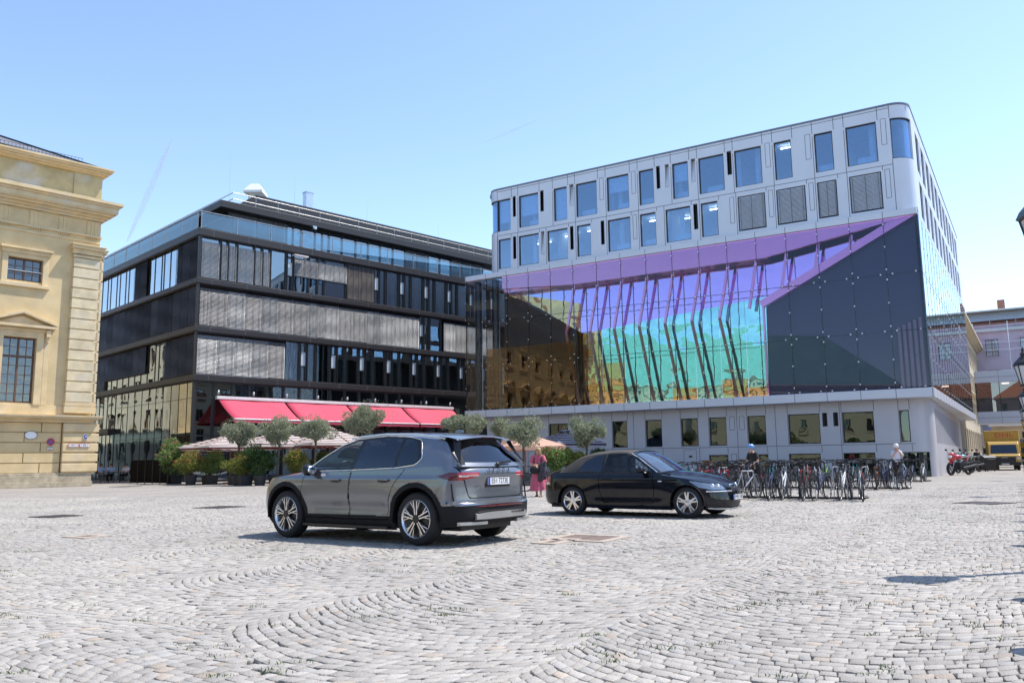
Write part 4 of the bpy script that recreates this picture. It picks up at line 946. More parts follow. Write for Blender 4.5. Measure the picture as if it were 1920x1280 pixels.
# ------------------------------------------------------------------ cars
from mathutils.kdtree import KDTree
def interp(keys, x):      # smooth monotone interpolation through (x, y) keys
    k = np.asarray(keys, float); X, Y = k[:,0], k[:,1:]
    d = np.diff(X)[:,None]; s = np.diff(Y, axis=0)/d; mm = np.zeros_like(Y)
    mm[0] = s[0]; mm[-1] = s[-1]
    a, b = s[:-1], s[1:]; ok = a*b > 0; w1 = 2*d[1:]+d[:-1]; w2 = d[1:]+2*d[:-1]
    with np.errstate(divide='ignore', invalid='ignore'): hm = (w1+w2)/(w1/a+w2/b)
    mm[1:-1] = np.where(ok, hm, 0)
    x = np.clip(np.asarray(x, float), X[0], X[-1]); i = np.clip(np.searchsorted(X, x, 'right')-1, 0, len(X)-2)
    h = (X[i+1]-X[i])[...,None]; t = ((x-X[i])[...,None])/h
    r = (2*t**3-3*t**2+1)*Y[i]+(t**3-2*t**2+t)*h*mm[i]+(-2*t**3+3*t**2)*Y[i+1]+(t**3-t**2)*h*mm[i+1]
    return r[...,0] if r.shape[-1] == 1 else r
def inpoly(px, pz, poly):
    r = np.zeros(px.shape, bool); n = len(poly)
    for i in range(n):
        x0, z0 = poly[i]; x1, z1 = poly[(i+1)%n]
        c = ((z0 > pz) != (z1 > pz)) & (px < (x1-x0)*(pz-z0)/((z1-z0) or 1e-9)+x0); r ^= c
    return r
def polydist(px, pz, poly, closed=True):
    r = np.full(px.shape, 9.); n = len(poly)
    for i in range(n if closed else n-1):
        x0, z0 = poly[i]; x1, z1 = poly[(i+1)%n]; dx, dz = x1-x0, z1-z0; L = dx*dx+dz*dz+1e-12
        t = np.clip(((px-x0)*dx+(pz-z0)*dz)/L, 0, 1); r = np.minimum(r, np.hypot(px-x0-t*dx, pz-z0-t*dz))
    return r
def rounded(poly, r, n=5):
    out = []
    for i in range(len(poly)):
        p0, p, p1 = (np.array(poly[i-1]), np.array(poly[i]), np.array(poly[(i+1)%len(poly)]))
        a = p0-p; b = p1-p; la, lb = np.linalg.norm(a), np.linalg.norm(b); q = min(r, la*.45, lb*.45)
        s, e = p+a/la*q, p+b/lb*q
        for k in range(n+1): t = k/n; out.append(tuple((1-t)**2*s+2*t*(1-t)*p+t*t*e))
    return out
class Car:
    """lofted body: a ring from nose to tail, hood and deck, side glass band, and the top strip between the roof rails"""
    def __init__(s, P):
        s.P = P; s.parts = {}
        nt = 520; nv = 74
        t = np.linspace(0, 1, nt); xf, xr = P['xf'], P['xr']
        zt = np.linspace(0, 1, nv)
        def outline(t, z):     # nose centre -> side -> tail centre
            W = interp(P['W'], z); f = interp(xf, z); r = interp(xr, z); cf, cr = P['cf'], P['cr']; p = P['p']
            x = np.empty_like(z); y = np.empty_like(z)
            a = t < .16; ph = np.clip(t/.16, 0, 1)*PI/2
            xa = f+cf*(1-np.cos(ph)**(2/p[0])); ya = W*np.sin(ph)**(2/p[0])
            b = t > .84; pr = np.clip((1-t)/.16, 0, 1)*PI/2
            xb = r-cr*(1-np.cos(pr)**(2/p[1])); yb = W*np.sin(pr)**(2/p[1])
            k = np.clip((t-.16)/.68, 0, 1); xm = f+cf+(r-cr-f-cf)*k
            x = np.where(a, xa, np.where(b, xb, xm)); y = np.where(a, ya, np.where(b, yb, W))
            L = P['L']; y = y*(1-.035*np.abs((x-L*.52)/(L*.5))**2.2)
            for xw in P['wheels']:
                y = y+P['flare']*np.exp(-((x-xw)/.42)**2)*np.exp(-((z-P['flz'])/.2)**2)*(y > W*.7)
            y = y-P['scoop']*np.exp(-((z-P['scz'])/.1)**2)*np.clip((x-P['wheels'][0]-.35)/.3,0,1)*np.clip((P['wheels'][1]-.35-x)/.3,0,1)
            y = y+.010*np.exp(-((z-P['crz'])/.035)**2)*np.clip((x-.5)/.5,0,1)*np.clip((L-.3-x)/.5,0,1)
            return x, y
        s.outline = outline
        T, V = np.meshgrid(t, zt, indexing='ij')
        xn, _ = outline(T, np.full_like(T, P['zmid']))
        zb = interp(P['zb'], xn); ztop = interp(P['zs'], xn)
        Z = zb+(ztop-zb)*V; X, Y = outline(T, Z)
        s.ring = np.stack([X, Y, Z], -1)
        top = s.ring[:,-1]; s.top = top
        # hood and deck: rows across at the same t
        def cap(i0, i1, zc, n=46):
            rows = []
            for i in range(i0, i1):
                x, y, z = top[i]; q = np.linspace(0, 1, n); c = interp(zc, x)
                rows.append(np.stack([np.full(n, x), y*(1-q), z+(c-z)*(1-(1-q)**P['crown'])], -1))
            return np.array(rows)
        ih = int(np.searchsorted(top[:,0], P['hood_end'])); idk = int(np.searchsorted(top[:,0], P['deck_start']))
        s.hood = cap(0, ih+1, P['zhood']); s.deck = cap(idk, nt, P['zdeck'])
        # cabin
        ns = 340; sv = np.linspace(0, 1, ns); K = np.array(P['cabin'], float)     # s, belt x, rail x y z, centre x z
        bx = interp(K[:,[0,1]], sv); rl = interp(K[:,[0,2,3,4]], sv); ce = interp(K[:,[0,5,6]], sv)
        by = np.interp(bx, top[:,0], top[:,1]); bz = np.interp(bx, top[:,0], top[:,2]); belt = np.stack([bx, by, bz], -1)
        nq = 46; q = np.linspace(0, 1, nq)
        bul = P['bulge']*np.sin(PI*q)[None,:,None]*np.array([0,1,0])*np.clip((rl[:,2]-bz)/.3,0,1)[:,None,None]
        s.side = belt[:,None,:]*(1-q)[None,:,None]+rl[:,None,:]*q[None,:,None]+bul
        q = np.linspace(0, 1, 60); e = 1-(1-q)**P['roofp']
        ctr = np.stack([ce[:,0], np.zeros(ns), ce[:,1]], -1)
        s.topg = np.empty((ns, 60, 3))
        s.topg[...,0] = rl[:,None,0]+(ctr[:,None,0]-rl[:,None,0])*e; s.topg[...,2] = rl[:,None,2]+(ctr[:,None,2]-rl[:,None,2])*e; s.topg[...,1] = rl[:,None,1]*(1-q)
        s.sv = sv
        s.kd = None
    def surf_y(s, x, z, off=.004):
        if s.kd is None:
            A = np.concatenate([s.ring.reshape(-1,3), s.side.reshape(-1,3)]); A = A[A[:,1] > .35]; s.kA = A; s.kd = KDTree(len(A))
            for i, p in enumerate(A): s.kd.insert((p[0], 0, p[2]), i)
            s.kd.balance()
        return s.kA[s.kd.find((x, 0, z))[1]][1]+off
    def emit(s, grid, cls, names, root, mats, shift=None):
        """split a grid by class and add both halves to named buckets"""
        n, m_ = grid.shape[:2]; idx = np.arange(n*m_).reshape(n, m_); F = np.stack([idx[:-1,:-1], idx[1:,:-1], idx[1:,1:], idx[:-1,1:]], -1).reshape(-1,4); cl = cls.reshape(-1); Vv = grid.reshape(-1,3)
        for k, nm in names.items():
            f = F[cl == k]
            if len(f) == 0: continue
            for sgn in (1, -1):
                used, inv = np.unique(f, return_inverse=True); vv = Vv[used]*np.array([1, sgn, 1]); ff = inv.reshape(-1,4)
                if sgn == 1: ff = ff[:,::-1]
                key = nm if nm in s.single else (nm, sgn)
                B = s.parts.setdefault(key, [[], [], 0]); B[0].append(vv); B[1].append(ff+B[2]); B[2] += len(vv)
    single = ()
    def flush(s, root, mats, order=()):
        objs = {}
        for key, (vs, fs, _) in s.parts.items():
            nm = key if isinstance(key, str) else key[0]; V = np.concatenate(vs); F = np.concatenate(fs)
            me = bpy.data.meshes.new(nm.split('|')[0]); me.from_pydata(V.tolist(), [], F.tolist()); me.materials.append(mats[nm])
            bm = bmesh.new(); bm.from_mesh(me); bmesh.ops.remove_doubles(bm, verts=bm.verts, dist=.0008); bm.to_mesh(me); bm.free()
            me.polygons.foreach_set('use_smooth', [True]*len(me.polygons)); me.set_sharp_from_angle(angle=rad(50))
            o = bpy.data.objects.new(nm.split('|')[0], me); COL.objects.link(o); o.parent = root; objs[key] = o
        return objs
def centers(g): return (g[:-1,:-1]+g[1:,:-1]+g[1:,1:]+g[:-1,1:])/4
def carpaint(name, col, metal, rough, coat): return pbr(name, col, rough, metal, var=.03, scale=300, coat=coat, spec=.5)
M['paint_grey'] = carpaint('graphite metallic paint', (.20,.213,.238), .75, .3, .7)
M['paint_black'] = carpaint('black paint', (.004,.005,.010), 0., .1, 0.)
M['cladding'] = pbr('black wheel arch plastic', (.016,.016,.018), .75, var=.1, scale=60, spec=.2)
M['car_glass'] = glass('car glass', (.86,.92,.9), 1.55, (1,1,1))
M['screen_glass'] = glass('windscreen glass', (.40,.46,.45), 1.6, (.95,.98,1), base=.28)
M['privacy_glass'] = glass('dark car glass', (.09,.095,.105), 1.55, (.8,.88,1), base=.06)
M['tail_red'] = pbr('red lamp lens', (.35,.008,.012), .12, coat=1); M['tail_dark'] = pbr('dark red lamp lens', (.09,.004,.007), .12, coat=1)
M['lamp_clear'] = pbr('clear lamp lens', (.62,.64,.66), .12, .7, coat=1)
M['lamp_front'] = pbr('headlamp reflector', (.33,.34,.36), .15, .8, coat=1)
M['silver'] = pbr('silver trim', (.40,.39,.375), .35, .6); M['tyre'] = pbr('tyre', (.016,.016,.017), .8, bump=.2, bscale=60)
M['alloy'] = pbr('machined alloy', (.75,.75,.76), .22, .9); M['rimblack'] = pbr('black rim', (.012,.012,.013), .3)
M['softtop'] = pbr('black canvas', (.085,.078,.07), 1., var=.2, scale=40, bump=.25, bscale=200, spec=.1); M['seatcloth'] = pbr('dark seat', (.03,.03,.033), .8)
M['plate_white'] = pbr('number plate', (.74,.74,.74), .4); M['plate_blue'] = pbr('plate blue', (.01,.06,.4), .4)
def wheel_meshes(R, rr, wd, style):
    """tyre, rim and spokes with the axle along y, outer face towards -y"""
    t = MB(); h = wd/2
    t.lathe([(rr-.012,-h+.012),(rr+.01,-h),(R-.03,-h+.004),(R-.008,-h+.03),(R,-h*.5),(R,h*.5),(R-.01,h-.03),(rr,h),(rr-.012,h-.01)], 48, axis='y')
    r = MB(); r.lathe([(rr-.001,-h+.004),(rr-.007,-h-.002),(rr-.014,-h+.006),(rr-.035,-h+.05),(rr-.05,h)], 48, axis='y')
    d = MB(); d.lathe([(.001,-h+.06),(rr-.03,-h+.065)], 32, axis='y'); sp = MB()
    if style == 'aero':
        for k in range(5):
            a = 2*PI*k/5+.35
            for da, wdt in ((-.13,.018),(.13,.018)):
                p0 = (math.cos(a+da*1.9)*.06, -h+.02, math.sin(a+da*1.9)*.06); p1 = (math.cos(a+da)*(rr-.02), -h+.012, math.sin(a+da)*(rr-.02)); sp.bar(p0, p1, wdt, .03, up=(0,1,0))
            for da in (.38,-.30): sp.bar((math.cos(a+da*.55)*.13,-h+.03,math.sin(a+da*.55)*.13),(math.cos(a+da)*(rr-.02),-h+.015,math.sin(a+da)*(rr-.02)),.011,.02,up=(0,1,0))
        d.lathe([(.001,-h+.004),(.05,-h+.006),(.06,-h+.04)], 20, axis='y')
    else:
        for k in range(5):
            a = 2*PI*k/5+PI/2
            for da in (-.17,.17):
                sp.bar((math.cos(a+da*.8)*.05,-h+.022,math.sin(a+da*.8)*.05),(math.cos(a+da)*(rr-.018),-h+.012,math.sin(a+da)*(rr-.018)),.036,.035,up=(0,1,0))
            sp.bar((math.cos(a)*.05,-h+.03,math.sin(a)*.05),(math.cos(a)*(rr-.1),-h+.03,math.sin(a)*(rr-.1)),.07,.02,up=(0,1,0))
        sp.lathe([(.001,-h+.0),(.045,-h+.002),(.075,-h+.03)], 20, axis='y')
    return t.mesh('tyre', M['tyre'], 50), r.mesh('rim', M['alloy'], 50), d.mesh('wheel_disc', M['rimblack'] if style == 'aero' else M['iron'], 40), sp.mesh('spokes', M['alloy'])
def add_wheels(root, xs, R, rr, wd, ytrack, style):
    ms = wheel_meshes(R, rr, wd, style)
    for x in xs:
        for sy in (-1, 1):
            o = link_mesh('wheel', ms[0], root, (x, sy*ytrack, R), (0, 0, 0 if sy < 0 else PI))
            for mm in ms[1:]: link_mesh(mm.name.split('.')[0], mm, o)
def wells(root, xs, Ra, zc, y0, y1):
    for x in xs:
        for sy in (-1, 1):
            w_ = MB()
            pts = [(x+math.cos(a)*Ra, zc+math.sin(a)*Ra) for a in np.linspace(-.15, PI+.15, 24)]
            for i in range(23):
                (a, b), (c, d) = pts[i], pts[i+1]; w_.quad((a,sy*y0,b),(c,sy*y0,d),(c,sy*y1,d),(a,sy*y1,b))
            w_.add([(a,sy*y0,b) for a,b in pts], [tuple(range(24))])
            w_.build('wheel_well', M['black'], root)
def number_plate(root, text, loc, rotz, scale=1):
    t = MB(); t.box(-.26,.26,-.006,.006,-.055,.055); o = t.build('number_plate', M['plate_white'], root); o.location = loc; o.rotation_euler = (0,0,rotz)
    b = MB(); b.box(-.255,-.215,-.009,-.006,-.05,.05); b.build('blue_band', M['plate_blue'], o)
    b = MB()
    for z in (-.058,.052): b.box(-.262,.262,-.008,-.002,z,z+.006)
    b.build('plate_rim', M['black'], o)
    l = link_mesh('lettering', text_mesh(text, .105, .001), o, (.022,-.008,0)); l.scale = (.92,1,1); l.data.materials.append(M['ink'])
def trim(car, root, name, poly, r, mat_, closed=True, off=.006):
    b = MB(); pts = []
    q = poly+[poly[0]] if closed else poly
    for (x0,z0),(x1,z1) in zip(q[:-1], q[1:]):
        k = max(1, int(math.hypot(x1-x0,z1-z0)/.05))
        for i in range(k): t = i/k; pts.append((x0+(x1-x0)*t, z0+(z1-z0)*t))
    if not closed: pts.append(q[-1])
    for sg in (1,-1): 
        bb = MB(); bb.tube([(x, sg*car.surf_y(x,z,off), z) for x,z in pts], r, 6, closed); bb.build(name, mat_, root, smooth=60)
def seats(root, spots, h=.62, mat_=None):
    for x, y, zb in spots:
        b = MB(); b.box(x-.25,x+.25,y-.23,y+.23,zb,zb+.14); b.add([(x+.18,y-.22,zb+.1),(x+.30,y-.22,zb+.1),(x+.42,y-.19,zb+h),(x+.33,y-.19,zb+h),(x+.18,y+.22,zb+.1),(x+.30,y+.22,zb+.1),(x+.42,y+.19,zb+h),(x+.33,y+.19,zb+h)],
              [(0,1,2,3),(7,6,5,4),(0,3,7,4),(1,5,6,2),(3,2,6,7),(0,4,5,1)]); b.box(x+.34,x+.44,y-.12,y+.12,zb+h+.04,zb+h+.22); b.cyl((x+.39,y-.05,zb+h-.05),(x+.39,y-.05,zb+h+.06),.012,n=6); b.cyl((x+.39,y+.05,zb+h-.05),(x+.39,y+.05,zb+h+.06),.012,n=6)
        b.build('seat', M['seatcloth'], root, bevel=.04, seg=3)
def steering(root, x, y, z):
    b = MB(); b.tube([(x+.05*math.sin(a), y+.18*math.cos(a), z+.17*math.sin(a)) for a in [2*PI*i/20 for i in range(20)]], .016, 6, True); b.bar((x,y-.16,z),(x,y+.16,z),.03,.04); b.build('steering_wheel', M['black'], root, smooth=50)
# ---- the grey crossover, its left flank and tail towards us
def suv():
    X = np.array([.818,-.575]); Yv = np.array([.575,.818]); sc_ = 1.0
    O = np.array([-1.36,11.93])-sc_*(3.635*X-.86*Yv)
    root = thing('parked_car', 'dark grey compact crossover parked on the cobbles with its tail towards us', 'car', (O[0],O[1],0), math.atan2(X[1],X[0])); root.scale = (sc_,)*3
    P = dict(L=4.488, wheels=(.87,3.635), zmid=.7, cf=.62, cr=.42, p=(2.7,3.4), flare=.028, flz=.62, scoop=.04, scz=.50, crz=.92, crown=1.7, roofp=2.3, bulge=.025,
        W=[(.15,.83),(.30,.89),(.45,.925),(.6,.938),(.8,.942),(.92,.925),(1.0,.905),(1.1,.88)],
        xf=[(.15,.14),(.3,.04),(.5,0),(.7,.02),(.85,.08),(1.0,.2)], xr=[(.15,4.36),(.28,4.43),(.40,4.485),(.56,4.488),(.60,4.47),(.63,4.405),(.8,4.40),(.9,4.415),(.98,4.43),(1.03,4.42),(1.1,4.37)],
        zb=[(0,.22),(.6,.2),(1.3,.19),(3.2,.2),(3.9,.24),(4.488,.30)], zs=[(0,.86),(.3,.93),(.8,.985),(1.2,1.015),(2.4,1.035),(3.4,1.07),(4.0,1.10),(4.488,1.09)],
        zhood=[(0,.88),(.2,.96),(.6,1.03),(1.0,1.075),(1.35,1.09)], zdeck=[(4.1,1.12),(4.3,1.11),(4.5,1.09)], hood_end=1.17, deck_start=4.3,
        cabin=[(0,1.16,1.17,.86,1.02,1.0,1.085),(.14,1.55,1.52,.775,1.23,1.42,1.32),(.28,1.9,1.88,.705,1.41,1.82,1.50),(.42,2.3,2.28,.665,1.525,2.22,1.595),(.55,2.75,2.75,.655,1.56,2.7,1.622),(.68,3.2,3.2,.645,1.545,3.2,1.61),(.80,3.65,3.65,.635,1.505,3.7,1.585),(.885,3.98,3.93,.635,1.465,4.10,1.54),(.90,4.02,3.97,.64,1.45,4.12,1.51),(.95,4.2,4.14,.72,1.28,4.26,1.29),(1,4.36,4.34,.80,1.10,4.405,1.09)])
    c = Car(P); c.single = {'body','wheel_arch_trim','tailgate','rear_bumper','roof','windscreen','rear_window','bonnet','rear_shelf','spoiler'}
    dlo_f = rounded([(1.42,1.075),(1.62,1.24),(1.93,1.40),(2.22,1.48),(2.36,1.50),(2.27,1.075)], .03)
    dlo_r = rounded([(2.36,1.075),(2.45,1.505),(2.85,1.525),(3.18,1.51),(3.16,1.10)], .03)
    dlo_q = rounded([(3.22,1.11),(3.24,1.505),(3.44,1.475),(3.60,1.22),(3.55,1.15)], .04)
    dlo_all = rounded([(1.30,1.045),(1.60,1.26),(1.93,1.43),(2.25,1.52),(2.85,1.555),(3.30,1.53),(3.52,1.485),(3.68,1.22),(3.58,1.115),(3.2,1.075)], .06)
    door_f = [(1.27,.34),(1.24,.75),(1.30,1.04),(1.60,1.26),(1.93,1.43),(2.38,1.55),(2.40,1.55),(2.31,1.04),(2.28,.34)]
    door_r = [(2.30,.34),(2.33,1.04),(2.42,1.55),(2.85,1.56),(3.30,1.54),(3.54,1.48),(3.42,1.10),(3.20,.82),(3.12,.62),(3.08,.34)]
    Ra = .435; zc = .375
    g = centers(c.ring); x, y, z = g[...,0], g[...,1], g[...,2]; cl = np.zeros(x.shape, int)
    for xw in P['wheels']:
        r = np.hypot(x-xw, z-zc)
        cl[(r < Ra+.075) & (y > .6)] = 1
    cl[(z < .40) & (x > .3) & (x < 4.1) & (cl == 0)] = 1
    cl[(z < .36) & (x <= .3)] = 1
    for k, d in ((2, door_f), (3, door_r)):
        i_ = inpoly(x, z, d) & (y > .5); low = i_ & (cl == 1) & (z < .40) & (np.minimum(np.hypot(x-.87, z-zc), np.hypot(x-3.635, z-zc)) > Ra+.075)
        cl[i_ & (cl == 0)] = k; cl[low] = 1
        cl[(polydist(x, z, d) < .0058) & (y > .5) & (z > .33)] = -1
    rear = (x > 3.95)
    cl[rear & (z < .56) & (cl == 0)] = 4; cl[(x > 4.0) & (z < .6) & (cl == 1) & (np.hypot(x-3.635, z-zc) > Ra+.075)] = 4
    tg = rounded([(-.62,.66),(-.735,.98),(-.80,1.12),(.80,1.12),(.735,.98),(.62,.66)], .04); rr_ = (x > 4.2)
    cl[rr_ & inpoly(y, z, tg) & (cl == 0)] = 5
    cl[rr_ & (polydist(y, z, tg) < .008)] = -1
    tl = (x > 4.0) & (z > .905+.05*np.clip((.75-y)/.28, 0, 1)) & (z < 1.015) & (y > .45) & (z < 1.02+ .0*x) & (z > .905+.28*np.clip(4.22-x, 0, 1)) & (z < 1.015-.05*np.clip((4.2-x)/.2,0,1))
    cl[tl] = 6; cl[tl & (z > .955) & (z < .975) & (y < .78) & (x > 4.2)] = 8
    cl[tl & (y >= .80)] = 7
    for xw in P['wheels']: cl[(np.hypot(x-xw, z-zc) < Ra) & (y > .4)] = -1
    cl[(np.hypot(x-4.1,z-.955)<.0) ] = -1
    cl[(x > 1.1) & (x < 1.3) & (np.abs(x-1.255-.06*(z-.8)) < .0) ] = -1
    names = {0:'body',1:'wheel_arch_trim',2:'door',3:'door|rear',4:'rear_bumper',5:'tailgate',6:'tail_light',7:'tail_light|side',8:'tail_light|lens'}
    c.emit(c.ring, cl, names, root, None)
    c.emit(c.hood, np.where(np.arange(c.hood.shape[0]-1)[:,None] > 10, 9, 0)*np.ones((1,c.hood.shape[1]-1), int), {0:'body',9:'bonnet'}, root, None)
    c.emit(c.deck, np.zeros((c.deck.shape[0]-1, c.deck.shape[1]-1), int)+5, {5:'tailgate'}, root, None)
    g = centers(c.side); x, z = g[...,0], g[...,2]; cl = np.zeros(x.shape, int)
    cl[inpoly(x, z, dlo_all)] = 1
    for k, d in ((2, dlo_f), (3, dlo_r), (4, dlo_q)): cl[inpoly(x, z, d)] = k
    for d in (door_f, door_r): cl[(polydist(x, z, d) < .006) & ~inpoly(x, z, dlo_all)] = 0
    c.emit(c.side, cl, {0:'body',1:'window_pillar',2:'side_window',3:'side_window|rear',4:'quarter_window'}, root, None)
    g = centers(c.topg); y, z = np.abs(g[...,1]), g[...,2]; s_ = np.broadcast_to(((c.sv[:-1]+c.sv[1:])/2)[:,None], y.shape); cl = np.zeros(y.shape, int)
    frac = np.broadcast_to(1-np.linspace(0,1,60)[None,:-1], y.shape)
    cl[(s_ > .02) & (s_ < .36) & (frac < .93)] = 1
    cl[(s_ > .89) & (s_ < .985) & (frac < .86)] = 2; cl[(s_ > .89) & (frac >= .86)] = 4; cl[(s_ > .985)] = 5
    c.emit(c.topg, cl, {0:'roof',1:'windscreen',2:'rear_window',4:'window_pillar|rear',5:'tailgate'}, root, None)
    PG, CL, GL_, PV = M['paint_grey'], M['cladding'], M['car_glass'], M['privacy_glass']
    ob = c.flush(root, {'body':PG,'bonnet':PG,'roof':PG,'wheel_arch_trim':CL,'door':PG,'door|rear':PG,'rear_bumper':CL,'tailgate':PG,'tail_light':M['tail_red'],'tail_light|side':M['tail_dark'],'tail_light|lens':M['lamp_clear'],'window_pillar':M['rimblack'],'window_pillar|rear':M['rimblack'],'side_window':GL_,'side_window|rear':PV,'quarter_window':PV,'windscreen':M['screen_glass'],'rear_window':PV})
    # door handles, mirrors, bright window line, roof rails
    for xh, key in ((2.02,'door'),(3.02,'door|rear')):
        for sg in (1,-1):
            yy = sg*c.surf_y(xh, .905); h = MB(); h.sphere((xh,yy+sg*.002,.905),.07,(1.7,.16,.42)); h.build('recess', M['rimblack'], ob[(key,sg)], smooth=60)
            h = MB(); h.tube([(xh-.1,yy+sg*.01,.915),(xh-.05,yy+sg*.035,.92),(xh+.07,yy+sg*.035,.92),(xh+.11,yy+sg*.012,.915)], .016, 8); h.build('handle', PG, ob[(key,sg)], smooth=60)
    low = [(1.28,1.045),(2.3,1.058),(3.2,1.085),(3.58,1.125),(3.68,1.22),(3.54,1.485),(3.30,1.535),(2.85,1.56),(2.25,1.525),(1.93,1.435),(1.58,1.25),(1.32,1.07)]
    trim(c, root, 'window_trim', rounded(low, .05), .008, M['chrome'])
    for sg in (1,-1):
        k = [(2.1,.665,1.525),(2.3,.66,1.56),(2.8,.65,1.588),(3.4,.64,1.57),(3.8,.63,1.525),(3.95,.63,1.49)]
        r = MB(); r.tube([(a,sg*b,z_) for a,b,z_ in k], .016, 8); r.build('roof_rail', M['chrome'], root, smooth=60)
        m_ = MB(); m_.sphere((1.52,sg*1.03,1.06),.12,(.62,.95,.72)); m_.bar((1.50,sg*.88,1.0),(1.52,sg*1.0,1.03),.07,.05); o = m_.build('mirror', M['rimblack'], root, smooth=50)
        q = MB(); q.sphere((1.50,sg*1.03,1.085),.118,(.6,.93,.58)); q.build('mirror_cap', M['rimblack'], o, smooth=50)
        q = MB(); q.sphere((1.60,sg*1.03,1.06),.09,(.12,.95,.7)); q.build('mirror_glass', M['chrome'], o, smooth=50)
        b_ = MB(); b_.sphere((1.72,sg*(c.surf_y(1.72,.985)),.985),.05,(1.2,.1,.5)); b_.build('charge_badge', M['plate_white'], root, smooth=60)
        d = MB(); d.box(1.30,3.10,sg*.9-.03,sg*.9+.03,.215,.25); d.build('sill_strip', M['black'], root)
    # spoiler, rear screen surround, wiper
    s_ = MB(); n = 20; vs = []; fs = []
    for i in range(n+1):
        yy = -.66+1.32*i/n; k = (yy/.66)**2
        for dx, dz in ((3.80,1.578-.045*k),(4.02,1.562-.05*k),(4.235-.06*k,1.535-.055*k),(4.245-.06*k,1.515-.055*k),(4.08,1.50-.05*k)): vs.append((dx,yy,dz))
    for i in range(n):
        for j in range(4): a = i*5+j; fs.append((a,a+1,a+6,a+5))
    s_.add(vs, fs); o = s_.build('spoiler', PG, root, smooth=40)
    q = MB(); q.box(4.2,4.247,-.16,.16,1.507,1.517); q.build('brake_lamp', M['tail_dark'], o)
    for sg in (1,-1):
        q = MB(); q.add([(4.08,sg*.63,1.49),(4.20,sg*.615,1.48),(4.27,sg*.68,1.30),(4.40,sg*.74,1.12),(4.36,sg*.80,1.11),(4.2,sg*.73,1.28)], [(0,1,2,5),(5,2,3,4)] if sg > 0 else [(5,2,1,0),(4,3,2,5)]); q.build('spoiler_blade', M['rimblack'], root)
    w_ = MB(); w_.sphere((4.40,.02,1.125),.05,(.5,1.1,.6)); w_.bar((4.405,.02,1.14),(4.385,.36,1.16),.02,.03); w_.build('rear_wiper', M['black'], root, smooth=50)
    # lettering, plate, bumper trim
    l = link_mesh('lettering', text_mesh('ŠKODA', .078, .004, spacing=2.6), root, (4.436,-.0,1.035), (0,0,PI/2)); l.data.materials.append(M['chrome'])
    l = link_mesh('badge', text_mesh('ELROQ', .05, .003), root, (4.411,-.42,.815), (rad(0),0,PI/2)); l.data.materials.append(M['chrome'])
    number_plate(root, 'ES·I 7273E', (4.425,.0,.885), PI/2)
    pr = MB(); pr.box(4.40,4.42,-.29,.29,.80,.965); pr.build('plate_recess', M['rimblack'], root, bevel=.01)
    def strip(name, z0, z1, x0, y0, y1, mt, bulge=.1, th=.03, z0e=None, z1e=None):
        q = MB(); n = 24; vs = []; fs = []
        for i in range(n+1):
            yy = y0+(y1-y0)*i/n; k = abs(yy/.93)**3.2; xx = x0-bulge*k; e = abs(yy)/max(abs(y0),abs(y1))
            a = z0+((z0e if z0e is not None else z0)-z0)*e**4; b = z1+((z1e if z1e is not None else z1)-z1)*e**4
            vs += [(xx,yy,a),(xx,yy,b),(xx-th,yy,b+.012),(xx-th,yy,a-.01)]
        for i in range(n):
            for j in range(4): fs.append((i*4+j, i*4+(j+1)%4, i*4+4+(j+1)%4, i*4+4+j))
        fs += [(3,2,1,0), (n*4,n*4+1,n*4+2,n*4+3)]
        q.add(vs, fs); return q.build(name, mt, root, smooth=35)
    strip('rear_shelf', .575, .625, 4.495, -.90, .90, PG, .22, .07)
    strip('rear_reflector', .535, .55, 4.502, -.80, .80, M['tail_dark'], .2, .02)
    strip('bumper_insert', .365, .455, 4.508, -.60, .60, M['silver'], .08, .03, .37, .435)
    strip('insert_slot', .462, .478, 4.500, -.56, .56, M['rimblack'], .07, .02, .45, .46)
    for k in range(7): q = MB(); q.box(4.49,4.512,.20+.05*k,.225+.05*k,.425,.448); q.build('insert_grip', M['rimblack'], root)
    for sg in (1,-1): strip('bumper_blade', .295, .335, 4.50, sg*.36, sg*.84, M['silver'], .17, .05, .30, .33)
    for sg in (1,-1):
        q = MB(); q.tube([(4.26,sg*.885,.86),(4.28,sg*.88,.7),(4.30,sg*.87,.6)], .012, 6); q.build('air_curtain', M['rimblack'], root)
        q = MB(); q.cyl((4.2,sg*.905,.60),(4.2,sg*.925,.60),.012,n=10); q.build('parking_sensor', M['black'], root)
    wells(root, P['wheels'], Ra+.005, zc, .5, .92)
    add_wheels(root, P['wheels'], .372, .272, .235, .80, 'aero')
    u = MB(); u.box(.4,4.2,-.6,.6,.2,.3); u.box(.2,4.3,-.5,.5,.3,.42); u.build('underbody', M['black'], root)
    u = MB(); u.box(1.0,4.1,-.82,.82,.42,.46); u.box(1.0,1.35,-.82,.82,.6,1.0); u.box(3.75,4.25,-.75,.75,.45,.95); u.build('interior', M['black'], root)
    seats(root, ((1.95,-.38,.6),(1.95,.38,.6),(2.9,-.42,.62),(2.9,.42,.62),(2.9,0,.62)), .58); steering(root, 1.62,-.38,1.02)
    b_ = MB(); b_.bar((1.75,-.06,1.49),(1.75,.06,1.49),.03,.08); b_.build('inside_mirror', M['black'], root)
    f = MB(); f.sphere((3.7,0,1.60),.06,(1.5,.4,.7)); f.build('antenna', PG, root, smooth=50)
suv()
